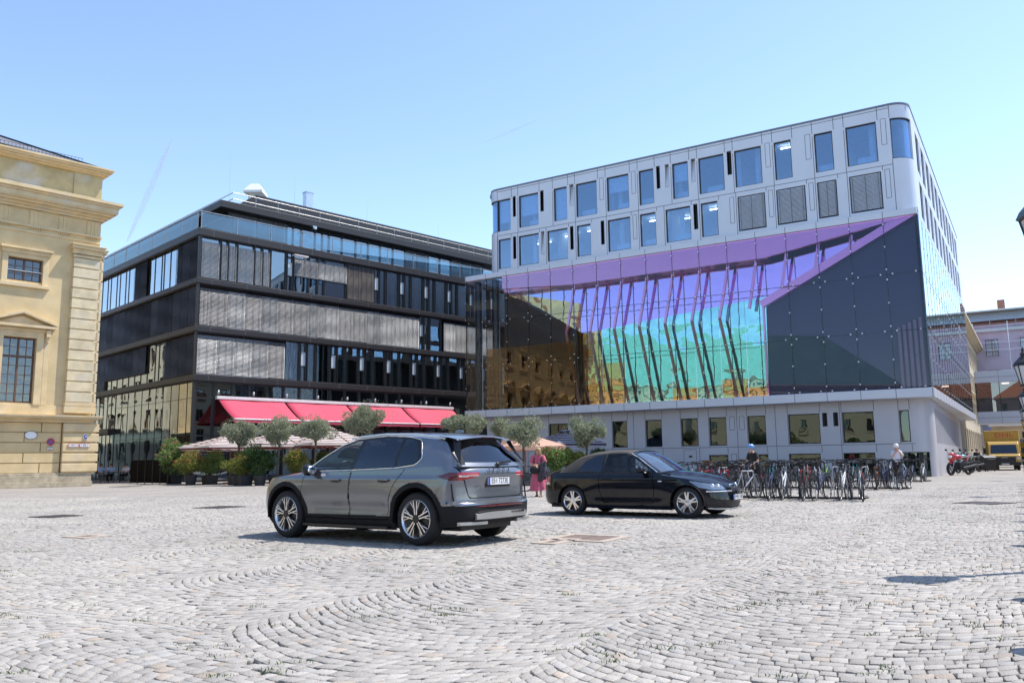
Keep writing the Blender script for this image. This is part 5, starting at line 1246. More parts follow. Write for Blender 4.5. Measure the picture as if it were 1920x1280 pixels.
# ---- the black convertible, its right flank towards us
def convertible():
    sc_ = .97; a = math.atan2(.553,-.833); X = np.array([math.cos(a),math.sin(a)]); Yv = np.array([-X[1],X[0]])
    O = np.array([3.41,16.55])-sc_*(.76*X+.82*Yv)
    root = thing('parked_car', 'black two door convertible with raised canvas top parked before the bicycles', 'car', (O[0],O[1],0), a); root.scale = (sc_,)*3
    P = dict(L=4.36, wheels=(.76,3.42), zmid=.55, cf=.78, cr=.55, p=(2.25,2.6), flare=.022, flz=.5, scoop=.025, scz=.42, crz=.80, crown=2.0, roofp=2.4, bulge=.02,
        W=[(.1,.78),(.25,.84),(.4,.865),(.55,.874),(.72,.87),(.82,.85),(.92,.825),(1.0,.80)],
        xf=[(.1,.16),(.2,.05),(.34,0),(.5,.02),(.62,.05),(.72,.13),(.85,.3)], xr=[(.1,4.24),(.25,4.32),(.42,4.36),(.58,4.355),(.75,4.32),(.88,4.29),(.95,4.24),(1,4.2)],
        zb=[(0,.17),(.5,.16),(1.2,.16),(3.0,.17),(3.9,.22),(4.36,.28)], zs=[(0,.62),(.25,.70),(.6,.80),(1.1,.875),(1.6,.90),(2.6,.915),(3.4,.93),(3.9,.925),(4.36,.88)],
        zhood=[(0,.64),(.2,.74),(.5,.85),(.9,.925),(1.3,.97)], zdeck=[(3.4,1.0),(3.8,.995),(4.1,.975),(4.36,.92)], hood_end=1.36, deck_start=3.72,
        cabin=[(0,1.34,1.36,.80,.905,1.17,.955),(.14,1.60,1.62,.745,1.07,1.46,1.13),(.26,1.86,1.86,.685,1.23,1.74,1.29),(.36,2.05,2.06,.635,1.325,1.98,1.375),(.48,2.32,2.35,.605,1.355,2.35,1.412),(.62,2.66,2.68,.60,1.335,2.70,1.40),(.74,2.98,3.0,.605,1.305,3.05,1.38),(.86,3.30,3.32,.63,1.225,3.38,1.30),(.94,3.56,3.60,.69,1.08,3.64,1.15),(1,3.76,3.76,.76,.94,3.76,1.0)])
    c = Car(P); c.single = {'body','sill','convertible_top','windscreen','bonnet','boot_lid','front_bumper'}
    dlo_f = rounded([(1.52,.94),(1.72,1.085),(1.98,1.245),(2.18,1.325),(2.62,1.325),(2.66,.945)], .03)
    dlo_r = rounded([(2.70,.945),(2.67,1.32),(2.90,1.285),(3.12,1.19),(3.30,.965)], .05)
    door = [(1.50,.30),(1.47,.60),(1.50,.91),(2.74,.935),(2.76,.60),(2.66,.30)]
    Ra = .36; zc = .315
    g = centers(c.ring); x, y, z = g[...,0], g[...,1], g[...,2]; cl = np.zeros(x.shape, int)
    cl[inpoly(x, z, door) & (y > .5)] = 2
    cl[(z < .255) & (x > .9) & (x < 3.2)] = 1
    cl[(polydist(x, z, door) < .006) & (y > .5) & (z < .9)] = -1
    hl = rounded([(.16,.66),(.62,.745),(.72,.755),(.52,.625),(.28,.575),(.10,.58)], .03)
    cl[inpoly(x, z, hl) & (y > .40) & (x < .75)] = 3
    kg = (y > .035) & (y < .20) & (z > .535) & (z < .665) & (x < .25); cl[kg] = 4
    cl[(y < .42) & (z > .20) & (z < .33) & (x < .3)] = 5
    cl[(x < .5) & (y > .55) & (z > .27) & (z < .33)] = 5
    tl = (x > 4.0) & (y > .5) & (z > .66) & (z < .84); cl[tl] = 6; cl[tl & (z < .715)] = 7
    cl[(x > 4.27) & (y < .6) & (np.abs(z-.62) < .006)] = -1
    cl[(np.abs(z-.56) < .005) & (x < .55) & (y > .2)] = 0
    for xw in P['wheels']: cl[(np.hypot(x-xw, z-zc) < Ra) & (y > .4)] = -1
    c.emit(c.ring, cl, {0:'body',1:'sill',2:'door',3:'headlight',4:'grille',5:'air_intake',6:'tail_light',7:'tail_light|clear'}, root, None)
    c.emit(c.hood, np.where(np.arange(c.hood.shape[0]-1)[:,None] > 8, 9, 0)*np.ones((1,c.hood.shape[1]-1), int), {0:'body',9:'bonnet'}, root, None)
    c.emit(c.deck, np.zeros((c.deck.shape[0]-1, c.deck.shape[1]-1), int)+5, {5:'boot_lid'}, root, None)
    g = centers(c.side); x, z = g[...,0], g[...,2]; cl = np.full(x.shape, 1); cl[x < 2.04] = 0
    rimz = np.minimum(polydist(x, z, dlo_f), polydist(x, z, dlo_r)); 
    for k, d in ((2, dlo_f), (3, dlo_r)): cl[inpoly(x, z, d)] = k
    cl[(x > 2.655) & (x < 2.705) & (z < 1.31)] = 4
    c.emit(c.side, cl, {0:'body',1:'convertible_top',2:'side_window',3:'side_window|rear',4:'window_pillar'}, root, None)
    g = centers(c.topg); s_ = np.broadcast_to(((c.sv[:-1]+c.sv[1:])/2)[:,None], g.shape[:2]); frac = np.broadcast_to(1-np.linspace(0,1,60)[None,:-1], s_.shape)
    cl = np.full(s_.shape, 1); cl[s_ < .37] = 0; cl[(s_ > .015) & (s_ < .35) & (frac < .90)] = 2; cl[(s_ > .80) & (s_ < .93) & (frac < .6)] = 3
    c.emit(c.topg, cl, {0:'body',1:'convertible_top',2:'windscreen',3:'rear_window'}, root, None)
    PB, G_ = M['paint_black'], M['car_glass']
    ob = c.flush(root, {'body':PB,'sill':PB,'door':PB,'bonnet':PB,'boot_lid':PB,'headlight':M['lamp_front'],'grille':M['black'],'air_intake':M['black'],'tail_light':M['tail_red'],'tail_light|clear':M['lamp_clear'],'convertible_top':M['softtop'],'side_window':G_,'side_window|rear':M['privacy_glass'],'window_pillar':M['rimblack'],'windscreen':M['screen_glass'],'rear_window':M['privacy_glass']})
    for sg in (1,-1):
        yy = sg*c.surf_y(2.56,.79); h = MB(); h.tube([(2.46,yy+sg*.01,.785),(2.5,yy+sg*.028,.79),(2.6,yy+sg*.028,.795),(2.65,yy+sg*.01,.79)], .015, 8); h.build('handle', PB, ob[('door',sg)], smooth=60)
        m_ = MB(); m_.sphere((1.70,sg*.97,.985),.11,(.75,1.0,.68)); m_.bar((1.66,sg*.84,.92),(1.69,sg*.92,.95),.07,.04); o = m_.build('mirror', PB, root, smooth=50)
        q = MB(); q.sphere((1.77,sg*.97,.985),.085,(.12,.95,.7)); q.build('mirror_glass', M['chrome'], o, smooth=50)
        q = MB(); q.sphere((1.62,sg*.92,.925),.03,(.6,1.2,.4)); q.build('indicator', M['plate_white'], o, smooth=50)
        q = MB(); q.sphere((1.33,sg*(c.surf_y(1.33,.745)),.745),.05,(1,.14,.32)); q.build('side_repeater', M['lamp_clear'], root, smooth=60)
        for k, (xx, yy_, zz) in enumerate(((.30,.62,.645),(.22,.52,.64))): q = MB(); q.sphere((xx,sg*yy_,zz),.052); q.build('projector', M['chrome'], ob[('headlight',sg)], smooth=60)
        kg_ = MB(); kg_.tube([(.055,sg*.03,.53),(.075,sg*.03,.67),(.085,sg*.20,.67),(.075,sg*.21,.60),(.06,sg*.15,.53)], .012, 6, True); kg_.build('grille_surround', M['chrome'], root)
        q = MB(); q.tube([(.03,sg*.25,.545),(.06,sg*.5,.545),(.19,sg*.72,.545),(.36,sg*.815,.545)], .016, 6); q.build('bumper_strip', M['chrome'], root, smooth=60)
        q = MB(); q.tube([(.03,sg*.0,.19),(.05,sg*.4,.19),(.17,sg*.68,.195),(.34,sg*.79,.21)], .014, 6); q.build('lower_lip', M['silver'], root, smooth=60)
    a_pil = [(1.40,.925),(1.62,1.075),(1.86,1.235),(2.04,1.325)]
    trim(c, root, 'windscreen_frame', a_pil, .013, M['chrome'], closed=False, off=.004)
    trim(c, root, 'waist_trim', [(1.5,.922),(2.2,.93),(2.9,.94),(3.3,.945)], .008, M['rimblack'], closed=False)
    q = MB(); q.tube([(1.985,-.6,1.35),(1.985,-.3,1.385),(1.985,0,1.392),(1.985,.3,1.385),(1.985,.6,1.35)], .014, 6); q.build('windscreen_header', M['rimblack'], root, smooth=50)
    number_plate(root, 'M·SR 1528', (-.02,0,.42), -PI/2)
    number_plate(root, 'M·SR 1528', (4.375,0,.60), PI/2)
    wells(root, P['wheels'], Ra+.004, zc, .5, .86)
    add_wheels(root, P['wheels'], .318, .225, .2, .745, 'twin')
    u = MB(); u.box(.4,4.1,-.6,.6,.16,.25); u.build('underbody', M['black'], root)
    u = MB(); u.box(1.0,3.6,-.76,.76,.3,.36); u.box(1.15,1.55,-.74,.74,.55,.90); u.box(3.2,3.7,-.70,.70,.4,.85); u.build('interior', M['black'], root)
    seats(root, ((2.15,-.36,.42),(2.15,.36,.42),(2.85,-.34,.45),(2.85,.34,.45)), .60); steering(root, 1.80,-.36,.88)
convertible()
# ------------------------------------------------------------------ the lane on the right, its bridge, the wrapped house behind, and the houses that face the square from behind us
def gpos(u, y, z=0): c, s = math.cos(GA), math.sin(GA); return (GO[0]+u*c-y*s, GO[1]+u*s+y*c, z)
M['cream'] = pbr('cream render', (.60,.50,.33), .85, var=.1, scale=.8, stain=.4, stain_col=(.55,.5,.4))
M['apricot'] = pbr('apricot render', (.68,.54,.35), .85, var=.08)
M['tan'] = pbr('grey tan render', (.33,.29,.22), .85, var=.1); M['palecream'] = pbr('pale cream render', (.66,.60,.44), .85, var=.06)
M['cream2'] = pbr('pale stone render', (.56,.49,.37), .85, var=.1)
M['mauvewrap'] = pbr('mauve scaffold sheet', (.50,.44,.54), .8, var=.08, scale=.7, stretch=(1,1,.4))
M['tile'] = pbr('red roof tiles', (.42,.19,.12), .85, var=.2, scale=6)
M['copper'] = pbr('green copper roof', (.22,.42,.33), .6, var=.15, scale=.5, stain=.5, stain_col=(.14,.3,.22))
M['glassroof'] = pbr('pale sheet roof', (.45,.5,.52), .4, .3)
M['pavilion'] = pbr('salmon render', (.40,.385,.37), .85, var=.08)
M['deepwin'] = glass('deep window glass', (.18,.2,.24), 1.7, (.85,.9,1), base=.15)
M['bridgeglass'] = glass('bridge glass', (.40,.36,.38), 1.6, (1,1,1), base=.1)
M['copperwall'] = pbr('copper red inner wall', (.30,.09,.06), .7, var=.2, scale=.5)
def house(name, label, loc, rot, w_, d_, h_, wallm, roofm, storeys, bays, winw=1.2, winh=1.9, cornice=.5, roofh=4., hip=2.5, z0=1.2):
    B = thing(name, label, 'building', loc, rot)
    W = MB(); fh = (h_-z0)/storeys
    for j in range(storeys):
        za, zb = (0 if j == 0 else z0+j*fh), z0+(j+1)*fh
        c = [w_*(i+.5)/bays for i in range(bays)]; lo = z0+j*fh+.5
        wall_with_holes(W, 0, w_, za, zb, [(q-winw/2,q+winw/2,lo,lo+winh) for q in c], 0, .4)
        for q in c:
            f = MB(); t = .08; a, b_ = q-winw/2, q+winw/2
            f.box(a,a+t,.1,.2,lo,lo+winh); f.box(b_-t,b_,.1,.2,lo,lo+winh); f.box(a+t,b_-t,.1,.2,lo,lo+t); f.box(a+t,b_-t,.1,.2,lo+winh-t,lo+winh); f.box(q-.03,q+.03,.1,.2,lo+t,lo+winh-t)
            f.box(a-.16,b_+.16,-.12,0,lo-.14,lo,1); f.box(a-.12,a,-.06,0,lo,lo+winh,1); f.box(b_,b_+.12,-.06,0,lo,lo+winh,1); f.box(a-.16,b_+.16,-.1,0,lo+winh,lo+winh+.16,1)
            o = f.build('window', [M['wood'], wallm], B); p = MB(); p.box(a+t,b_-t,.14,.15,lo+t,lo+winh-t); p.build('pane', M['deepwin'], o)
    W.box(0,.4,.4,d_,0,h_); W.box(w_-.4,w_,.4,d_,0,h_); W.box(.4,w_-.4,d_-.4,d_,0,h_); W.build('wall', wallm, B)
    i_ = MB(); i_.box(.4,w_-.4,1.6,1.7,0,h_); i_.build('inner_wall', M['roomdark'], B)
    C = MB()
    for k in range(3): C.box(-cornice*(k+1)/3,w_+cornice*(k+1)/3,-cornice*(k+1)/3,.5,h_+.2*k,h_+.2*(k+1)); C.box(w_,w_+cornice*(k+1)/3,.5,d_,h_+.2*k,h_+.2*(k+1)); C.box(-cornice*(k+1)/3,0,.5,d_,h_+.2*k,h_+.2*(k+1))
    C.build('cornice', wallm, B)
    R = MB(); o = cornice; z = h_+.6
    R.add([(-o,-o,z),(w_+o,-o,z),(w_+o,d_,z),(-o,d_,z),(hip,d_*.45,z+roofh),(w_-hip,d_*.45,z+roofh),(w_-hip,d_*.55,z+roofh),(hip,d_*.55,z+roofh)],[(0,1,5,4),(1,2,6,5),(2,3,7,6),(3,0,4,7),(4,5,6,7),(3,2,1,0)]); R.build('roof', roofm, B)
    return B
# houses across the square, behind the camera: they are what the glass of the grey block mirrors
house('town_house', 'long apricot palace under a green copper roof, mirrored in the tall glass screen', (-40,-30,0), rad(108.6), 57, 14, 12, M['apricot'], M['copper'], 3, 15, roofh=9, hip=9)
house('town_house', 'grey rendered house standing behind the square, mirrored in base windows', (28,-38,0), rad(180), 60, 12, 14, M['pavilion'], M['tile'], 4, 14, roofh=6, hip=6)
house('town_house', 'grey-tan house across the lane, mirrored in the side of the glass screen', gpos(57,48), GA-rad(90), 60, 10, 13, M['tan'], M['tile'], 4, 16, roofh=3)
_c, _s = math.cos(DA), math.sin(DA)
house('town_house', 'cream house beside the ochre building, mirrored in the dark block ground floor', (DO[0]-7.5*_c-23*_s, DO[1]-7.5*_s+23*_c, 0), DA+rad(90), 46, 10, 13.5, M['palecream'], M['tile'], 4, 14, 1.3, 1.8)
# cream house further along the lane, next to the grey block
hb = house('town_house', 'cream town house with bracketed cornice beyond the tall glass screen', gpos(30.1,39.5), GA+rad(90), 44, 10, 14.6, M['cream2'], M['tile'], 4, 14, 1.1, 1.9, .9, 1.5, 3)
for i in range(14): b = MB(); b.box(1.57+3.14*i-1,1.57+3.14*i+1,-.7,0,7.4,7.6); b.box(1.57+3.14*i-1,1.57+3.14*i+1,-.7,-.64,8.4,8.46); b.build('balcony', M['cream'], hb)
# far house wrapped in mauve sheeting
hf = house('wrapped_house', 'distant house wrapped in mauve scaffold sheeting under a pale sheet roof', gpos(26,76), GA, 44, 12, 17.6, M['mauvewrap'], M['tile'], 4, 11, 1.5, 2.3, .25, 2.2, 3)
b = MB(); b.box(-.4,44.4,-.7,-.55,17.3,17.7); b.box(-.4,44.4,.5,3,20.2,20.35); 
for i in range(15): b.bar((3*i,-.6,17.7),(3*i,1.5,20.2),.06,.06)
b.quad((-.4,.4,18.9),(44.4,.4,18.9),(44.4,1.8,20.6),(-.4,1.8,20.6)); b.build('site_roof', M['glassroof'], hf)
b = MB()
for i in range(12): b.cyl((4*i,-.9,0),(4*i,-.9,18.5),.04,n=6)
for z in (2.2,6.4,10.6,14.8): b.bar((0,-.9,z),(44,-.9,z),.05,.05); b.bar((0,-.9,z+1),(44,-.9,z+1),.04,.04)
b.build('scaffold', M['steel'], hf)
b = MB(); b.box(7,7.9,3,3.9,20,22); b.build('chimney', M['tile'], hf)
# glazed bridge over the lane
def bridge():
    B = thing('footbridge', 'glazed grey footbridge crossing the lane above the yellow van', 'bridge', gpos(31.3,41.0), GA)
    w_, d_ = 26, 3.4
    b = MB(); b.box(0,w_,0,d_,4.1,5.2); b.box(0,w_,0,d_,8.0,9.1); b.build('deck', M['clad'], B, bevel=.02)
    s = MB()
    for i in range(13): s.box(2*i-.012,2*i+.012,-.006,.01,4.12,5.18); s.box(2*i-.012,2*i+.012,-.006,.01,8.02,9.08)
    s.box(0,w_,-.007,.01,4.62,4.65); s.box(0,w_,-.007,.01,8.5,8.53); s.build('panel_seams', M['seam'], B)
    for i in range(13):
        p = MB(); p.box(2*i+.03,2*i+1.97,.1,.12,5.2,8.0); p.build('pane', M['bridgeglass'], B)
    m_ = MB()
    for i in range(14): m_.box(2*i-.03,2*i+.03,.06,.2,5.2,8.0)
    m_.build('mullion', M['frame'], B)
    p = MB(); p.box(0,w_,d_-.2,d_-.1,5.2,8.0); p.build('inner_wall', M['copperwall'], B)
    l = link_mesh('lettering', text_mesh('FESTSPIELE', 1.15, .01, 'CENTER', 1.15), B, (6.8,.5,6.9)); l.scale = (-1,1,1); l.data.materials.append(M['clad'])
    for i in range(4): q = MB(); q.box(2.2+3*i,2.8+3*i,1.3,1.7,7.9,7.99); q.build('ceiling_lamp', M['tube'], B)
    q = MB()
    for x in (4.3,5.3,7.3): q.box(x,x+.8,1.2,1.8,5.2,5.9); q.box(x+.05,x+.75,1.75,1.85,5.9,6.2)
    q.build('armchair', M['frame'], B)
bridge()
def shopfront():
    B = thing('shopfront', 'brown timber shop front with dark fascia sign under the bridge', 'shop', gpos(31.6,62), GA)
    b = MB(); wall_with_holes(b, 0, 14, 0, 4.4, [(1.2,3.2,.3,2.9),(3.8,5.4,0,2.8),(6,9,.4,2.9),(9.6,12.6,.4,2.9)], 0, .3); b.build('wall', M['cream'], B)
    s = MB(); s.box(3.0,8.2,-.15,0,3.0,3.7); s.build('fascia', M['black'], B); l = link_mesh('lettering', text_mesh('HUBLOT', .5, .01), B, (5.6,-.16,3.35)); l.data.materials.append(M['white'])
    s = MB(); s.box(3.0,8.2,-.15,0,2.5,2.7); s.build('sign_board', M['black'], B)
    for a,b_ in ((1.2,3.2),(3.8,5.4),(6,9),(9.6,12.6)): g = MB(); g.box(a,b_,.15,.17,.3,2.9); g.build('pane', M['deepwin'], B)
    c = MB()
    for i in range(8): c.box(.3+.14*i,.34+.14*i,-.4,-.3,2.2,4.3)
    for z in (2.5,3.1,3.7,4.2): c.box(.2,1.5,-.42,-.28,z,z+.05)
    c.build('timber_scaffold', M['cream'], B)
    n = MB()
    for i in range(3):
        for j in range(2): n.box(.4+.35*i,.7+.35*i,-.02,0,1.1+.42*j,1.48+.42*j)
    n.build('notices', M['white'], B)
    i_ = MB(); i_.box(0,14,1.6,1.7,0,4.4); i_.build('inner_wall', M['roomdark'], B)
    r = MB(); r.box(-.3,14.2,-.5,.6,4.4,4.6); r.build('roof', M['white'], B)
shopfront()
# ---- yellow delivery van
def van():
    M['vanyellow'] = pbr('yellow van paint', (.52,.31,.03), .35, coat=.6)
    x, y = gpt(1886, 881.5); y_ = y
    t = thing('delivery_van', 'yellow box delivery van facing us at the end of the lane', 'van', (x,y,0), rad(-28))
    b = MB(); b.box(-1.15,1.15,1.7,6.2,.75,2.95); b.build('cargo_box', M['vanyellow'], t, bevel=.05)
    c = MB(); c.prism([(0,.55),(-.02,1.05),(.15,1.18),(.55,1.9),(.75,2.1),(1.68,2.15),(1.68,.5)], -1.0, 1.0, 'x'); c.build('cab', M['vanyellow'], t, bevel=.06, seg=3)
    w_ = MB(); w_.add([(-.86,.20,1.24),(.86,.20,1.24),(.80,.545,1.87),(-.80,.545,1.87)],[(0,1,2,3)]); o = w_.build('windscreen', M['privacy_glass'], t); o.location = (0,-.02,.008)
    g = MB(); g.box(-.7,.7,-.05,0,.62,.98); g.build('grille', M['black'], t); g = MB(); g.box(-1.02,1.02,-.1,.1,.36,.60); g.build('bumper', M['black'], t, bevel=.03)
    for s_ in (-1,1):
        h = MB(); h.box(s_*.88-.13,s_*.88+.13,-.055,.02,.80,.98); h.build('headlight', M['lamp_clear'], t, bevel=.02)
        q = MB(); q.box(s_*1.22-.1,s_*1.22+.1,.35,.45,1.2,1.65); q.bar((s_*1.0,.4,1.4),(s_*1.15,.4,1.4),.04,.04); q.build('mirror', M['black'], t, bevel=.02)
        for yy in (.9,4.9):
            k = MB(); k.lathe([(.001,-.11),(.22,-.11),(.34,-.1),(.36,-.06),(.36,.1),(.001,.1)], 24, axis='x'); o = k.build('wheel', M['tyre'], t, smooth=40); o.location = (s_*.88,yy,.36)
    l = link_mesh('lettering', text_mesh('DHL', .42, .01, spacing=1.05), t, (.15,1.69,2.58)); l.data.materials.append(M['signred']); l.scale = (1.5,1,1)
    l = link_mesh('badge', text_mesh('IVECO', .15, .01), t, (0,-.06,.92)); l.data.materials.append(M['chrome'])
    number_plate(t, 'BN·P 4512', (0,-.11,.46), 0)
van()
# ---- bins, concrete blocks
def bin_(label, px, py, rot):
    x, y = gpt(px, py); t = thing('waste_container', label, 'bin', (x,y,0), rot, 'waste containers in the lane'); t.scale = (.82,)*3
    b = MB(); b.add([(-.55,-.4,.12),(.55,-.4,.12),(.55,.4,.12),(-.55,.4,.12),(-.66,-.5,1.15),(.66,-.5,1.15),(.66,.5,1.15),(-.66,.5,1.15)],[(0,3,2,1),(0,1,5,4),(1,2,6,5),(2,3,7,6),(3,0,4,7),(4,5,6,7)]); b.build('body', M['black'], t, bevel=.03)
    l = MB(); l.lathe([(.001,0),(.52,0),(.54,.03),(.52,.05),(.001,.05)], 12, axis='x', a0=0, a1=PI); 
    l = MB(); l.prism([(-.55,1.15),(.55,1.15),(.45,1.3),(.1,1.38),(-.3,1.34)], -.68, .68, 'x'); l.build('lid', M['darkmetal'], t, bevel=.02)
    for sx in (-.5,.5):
        for sy in (-.35,.35): w_ = MB(); w_.cyl((sx-.03,sy,.07),(sx+.03,sy,.07),.07); w_.build('wheel', M['rubber'], t)
    h = MB(); h.tube([(-.4,-.52,1.0),(-.4,-.58,1.02),(.4,-.58,1.02),(.4,-.52,1.0)], .02, 6); h.build('handle', M['darkmetal'], t)
bin_('black wheeled waste container beside the yellow van', 1850, 883, .3); bin_('black waste container behind the parked motorbikes', 1822, 878, .5)
M['concrete'] = pbr('concrete', (.36,.35,.34), .9, var=.15, scale=8, bump=.2)
for px, py, lab in ((1816,882,'low concrete block nearest the motorbikes'),(1862,881,'low concrete block in front of the yellow van')):
    x, y = gpt(px, py); b = MB(); b.box(-.35,.35,-.3,.3,0,.42); b.box(-.3,.3,-.25,.25,.42,.45); o = b.build('concrete_block', M['concrete'], bevel=.03); o.location = (x,y,0); o.rotation_euler = (0,0,.5); tag(o, lab, 'concrete block', 'concrete blocks in the lane')
# ---- motorbikes
def motorbike(label, px, py, rot, paint):
    x, y = gpt(px, py); t = thing('motorbike', label, 'motorbike', (x,y,0), rot, 'motorbikes parked by the grey building'); t.scale = (1.2,)*3
    def whl(xx):
        w_ = MB(); w_.lathe([(.20,-.05),(.28,-.055),(.31,-.02),(.31,.02),(.28,.055),(.20,.05)], 24, axis='y'); o = w_.build('wheel', M['tyre'], t, smooth=40); o.location = (xx,0,.31)
        d = MB()
        for k in range(5): a = 2*PI*k/5; d.bar((0,0,0),(math.cos(a)*.21,0,math.sin(a)*.21),.03,.03,up=(0,1,0))
        d.lathe([(.19,-.03),(.21,-.04),(.21,.04),(.19,.03)], 20, axis='y'); d.build('rim', M['darkmetal'], o)
    whl(0); whl(1.4)
    f = MB()
    for s_ in (-.1,.1): f.cyl((0,s_,.31),(.32,s_*.8,.98),.03)
    f.build('fork', M['steel'], t); 
    e = MB(); e.box(.45,1.0,-.2,.2,.25,.62); e.cyl((.6,-.25,.35),(1.5,-.25,.45),.05); e.build('engine', M['darkmetal'], t, bevel=.03)
    k = MB(); k.sphere((.62,0,.86),.24,(1.25,.75,.62)); k.build('tank', paint, t, smooth=60)
    k = MB(); k.sphere((.14,0,.86),.24,(.75,.8,1.0)); k.sphere((.02,0,.60),.15,(1.4,.5,.35)); k.build('fairing', paint, t, smooth=60)
    k = MB(); k.sphere((-.02,0,.88),.09,(.5,1.3,.9)); k.build('headlight', M['lamp_clear'], t, smooth=60)
    k = MB(); k.sphere((1.1,0,.84),.2,(1.7,.7,.3)); k.build('seat', M['black'], t, smooth=60)
    k = MB(); k.add([(1.2,-.09,.8),(1.2,.09,.8),(1.62,.05,.98),(1.62,-.05,.98),(1.25,-.07,.68),(1.25,.07,.68),(1.62,.04,.9),(1.62,-.04,.9)],[(0,1,2,3),(7,6,5,4),(0,3,7,4),(1,5,6,2),(2,6,7,3),(0,4,5,1)]); k.build('tail', paint, t)
    k = MB(); k.tube([(.42,-.36,1.02),(.32,-.2,1.05),(.32,.2,1.05),(.42,.36,1.02)], .018, 6)
    for s_ in (-1,1): k.bar((.32,s_*.25,1.04),(.28,s_*.33,1.2),.015,.015); k.sphere((.28,s_*.35,1.22),.06,(.4,1.2,.8))
    k.build('handlebar', M['black'], t, smooth=50)
    k = MB(); k.bar((.9,.15,.3),(1.0,.32,0.0),.02,.02); k.build('stand', M['steel'], t)
M['mred'] = pbr('red gloss paint', (.45,.02,.03), .2, coat=1); M['mgreen'] = pbr('teal gloss paint', (.03,.2,.18), .25, coat=1)
motorbike('red sports motorbike nearest us by the grey building', 1784, 891, rad(30), M['mred'])
motorbike('teal motorbike behind the red one', 1797, 887, rad(34), M['mgreen'])
motorbike('black motorbike in front of the waste containers', 1809, 885, rad(30), M['rimblack'])
# ---- black lanterns, bollards and benches along the right edge of the lane
def lantern(name, label, x, y, rot):
    t = thing(name, label, 'street lamp', (x,y,0), rot, 'black lanterns along the lane')
    p = MB(); p.lathe([(.16,0),(.17,.1),(.12,.3),(.1,.7),(.06,.8),(.05,2.6),(.075,2.66),(.04,2.75),(.035,3.1),(.001,3.1)], 12); p.build('post', M['darkmetal'], t, smooth=40)
    h = MB(); h.lathe([(.001,3.12),(.14,3.12),(.16,3.16),(.14,3.18)], 6); h.lathe([(.27,3.72),(.30,3.74),(.26,3.82),(.12,3.98),(.07,4.02),(.08,4.1),(.03,4.14),(.02,4.26),(.001,4.28)], 6)
    for k in range(6): a = 2*PI*k/6; h.bar((math.cos(a)*.14,math.sin(a)*.14,3.17),(math.cos(a)*.265,math.sin(a)*.265,3.74),.022,.022)
    h.build('lantern_frame', M['darkmetal'], t)
    g = MB(); g.lathe([(.13,3.19),(.255,3.72)], 6); g.build('lantern_glass', M['lamp_glass'], t)
    return t
M['lamp_glass'] = pbr('milky lantern glass', (.62,.64,.66), .3)
lamp_xy = [(5.86,8.75),(15.0,24.1),(23.3,37.6),(31.6,51.2),(39.8,64.6)]
labs = ['black hexagonal lantern on a post, nearest and largest','black lantern, second along the lane from us','black lantern level with the bicycle racks','black lantern beside the motorbikes, before the bridge','farthest black lantern, beside the delivery van']
for (x,y),l in zip(lamp_xy, labs): lantern('street_lamp', l, x, y, .4)
def bollard(x, y, label):
    t = thing('bollard', label, 'bollard', (x,y,0), .5, 'dark posts along the right edge of the lane')
    b = MB(); b.lathe([(.14,0),(.14,.06),(.10,.1),(.095,.75),(.13,.78),(.13,.86),(.06,.95),(.001,.96)], 12); b.build('post', M['darkmetal'], t, smooth=40)
    b = MB(); b.lathe([(.104,.5),(.108,.52),(.108,.58),(.104,.6)], 12); b.build('ring', M['steel'], t, smooth=40)
bl = [(3.55,5.28),(4.62,7.05),(7.0,11.05),(8.25,13.1),(9.3,14.9),(10.5,16.8),(11.7,18.8),(12.9,20.8),(16.3,26.4),(17.6,28.6),(19,31),(20.5,33.4)]
bn = ['nearest','second','third','fourth','fifth','sixth','seventh','eighth','ninth','tenth','eleventh','farthest']
for i,(x,y) in enumerate(bl): bollard(x, y, f'dark iron post at the right edge of the lane, {bn[i]} from us' if i else 'dark iron post at the right edge of the lane, nearest to us')
def bench(x, y, label):
    t = thing('bench', label, 'bench', (x,y,0), math.atan2(.85,.53), 'slatted benches along the lane')
    s = MB()
    for k in range(4): s.box(-.85,.85,-.22+.12*k,-.12+.12*k,.43,.46)
    s.build('seat', M['wood'], t); s = MB()
    for k in range(4): s.box(-.85,.85,-.30-.02*k,-.27-.02*k,.52+.1*k,.60+.1*k)
    s.build('backrest', M['wood'], t)
    for sx in (-.7,.7): l = MB(); l.box(sx-.03,sx+.03,-.25,.25,.38,.43); l.box(sx-.03,sx+.03,.18,.24,0,.38); l.box(sx-.03,sx+.03,-.3,-.24,0,.9); l.build('leg', M['darkmetal'], t)
bench(26.0,41.6,'slatted bench beyond the nearer lanterns, by the bicycle racks'); bench(29.2,46.8,'slatted bench farther down the lane beside the motorbikes')
# ------------------------------------------------------------------ café terrace: clipped olives, potted shrubs, parasols, tables
def leafmat(name, a, b_, back):
    mt, nt, b = newmat(name); L = nt.links
    b.inputs['Roughness'].default_value = .55; b.inputs['Specular IOR Level'].default_value = .35
    oi = N(nt, 'ShaderNodeNewGeometry'); r = N(nt, 'ShaderNodeValToRGB'); r.color_ramp.elements[0].color = (*a,1); r.color_ramp.elements[1].color = (*b_,1)
    L.new(oi.outputs['Random Per Island'], r.inputs[0]); L.new(r.outputs[0], b.inputs['Base Color'])
    tl = N(nt, 'ShaderNodeBsdfTranslucent'); tl.inputs[0].default_value = (*back,1); mx = N(nt, 'ShaderNodeMixShader'); mx.inputs[0].default_value = .25
    L.new(b.outputs[0], mx.inputs[1]); L.new(tl.outputs[0], mx.inputs[2]); L.new(mx.outputs[0], nt.nodes['Material Output'].inputs[0]); return mt
M['olive'] = leafmat('olive leaves', (.18,.20,.12), (.46,.48,.37), (.3,.34,.16))
M['oleander'] = leafmat('oleander leaves', (.07,.12,.035), (.24,.33,.11), (.2,.3,.06))
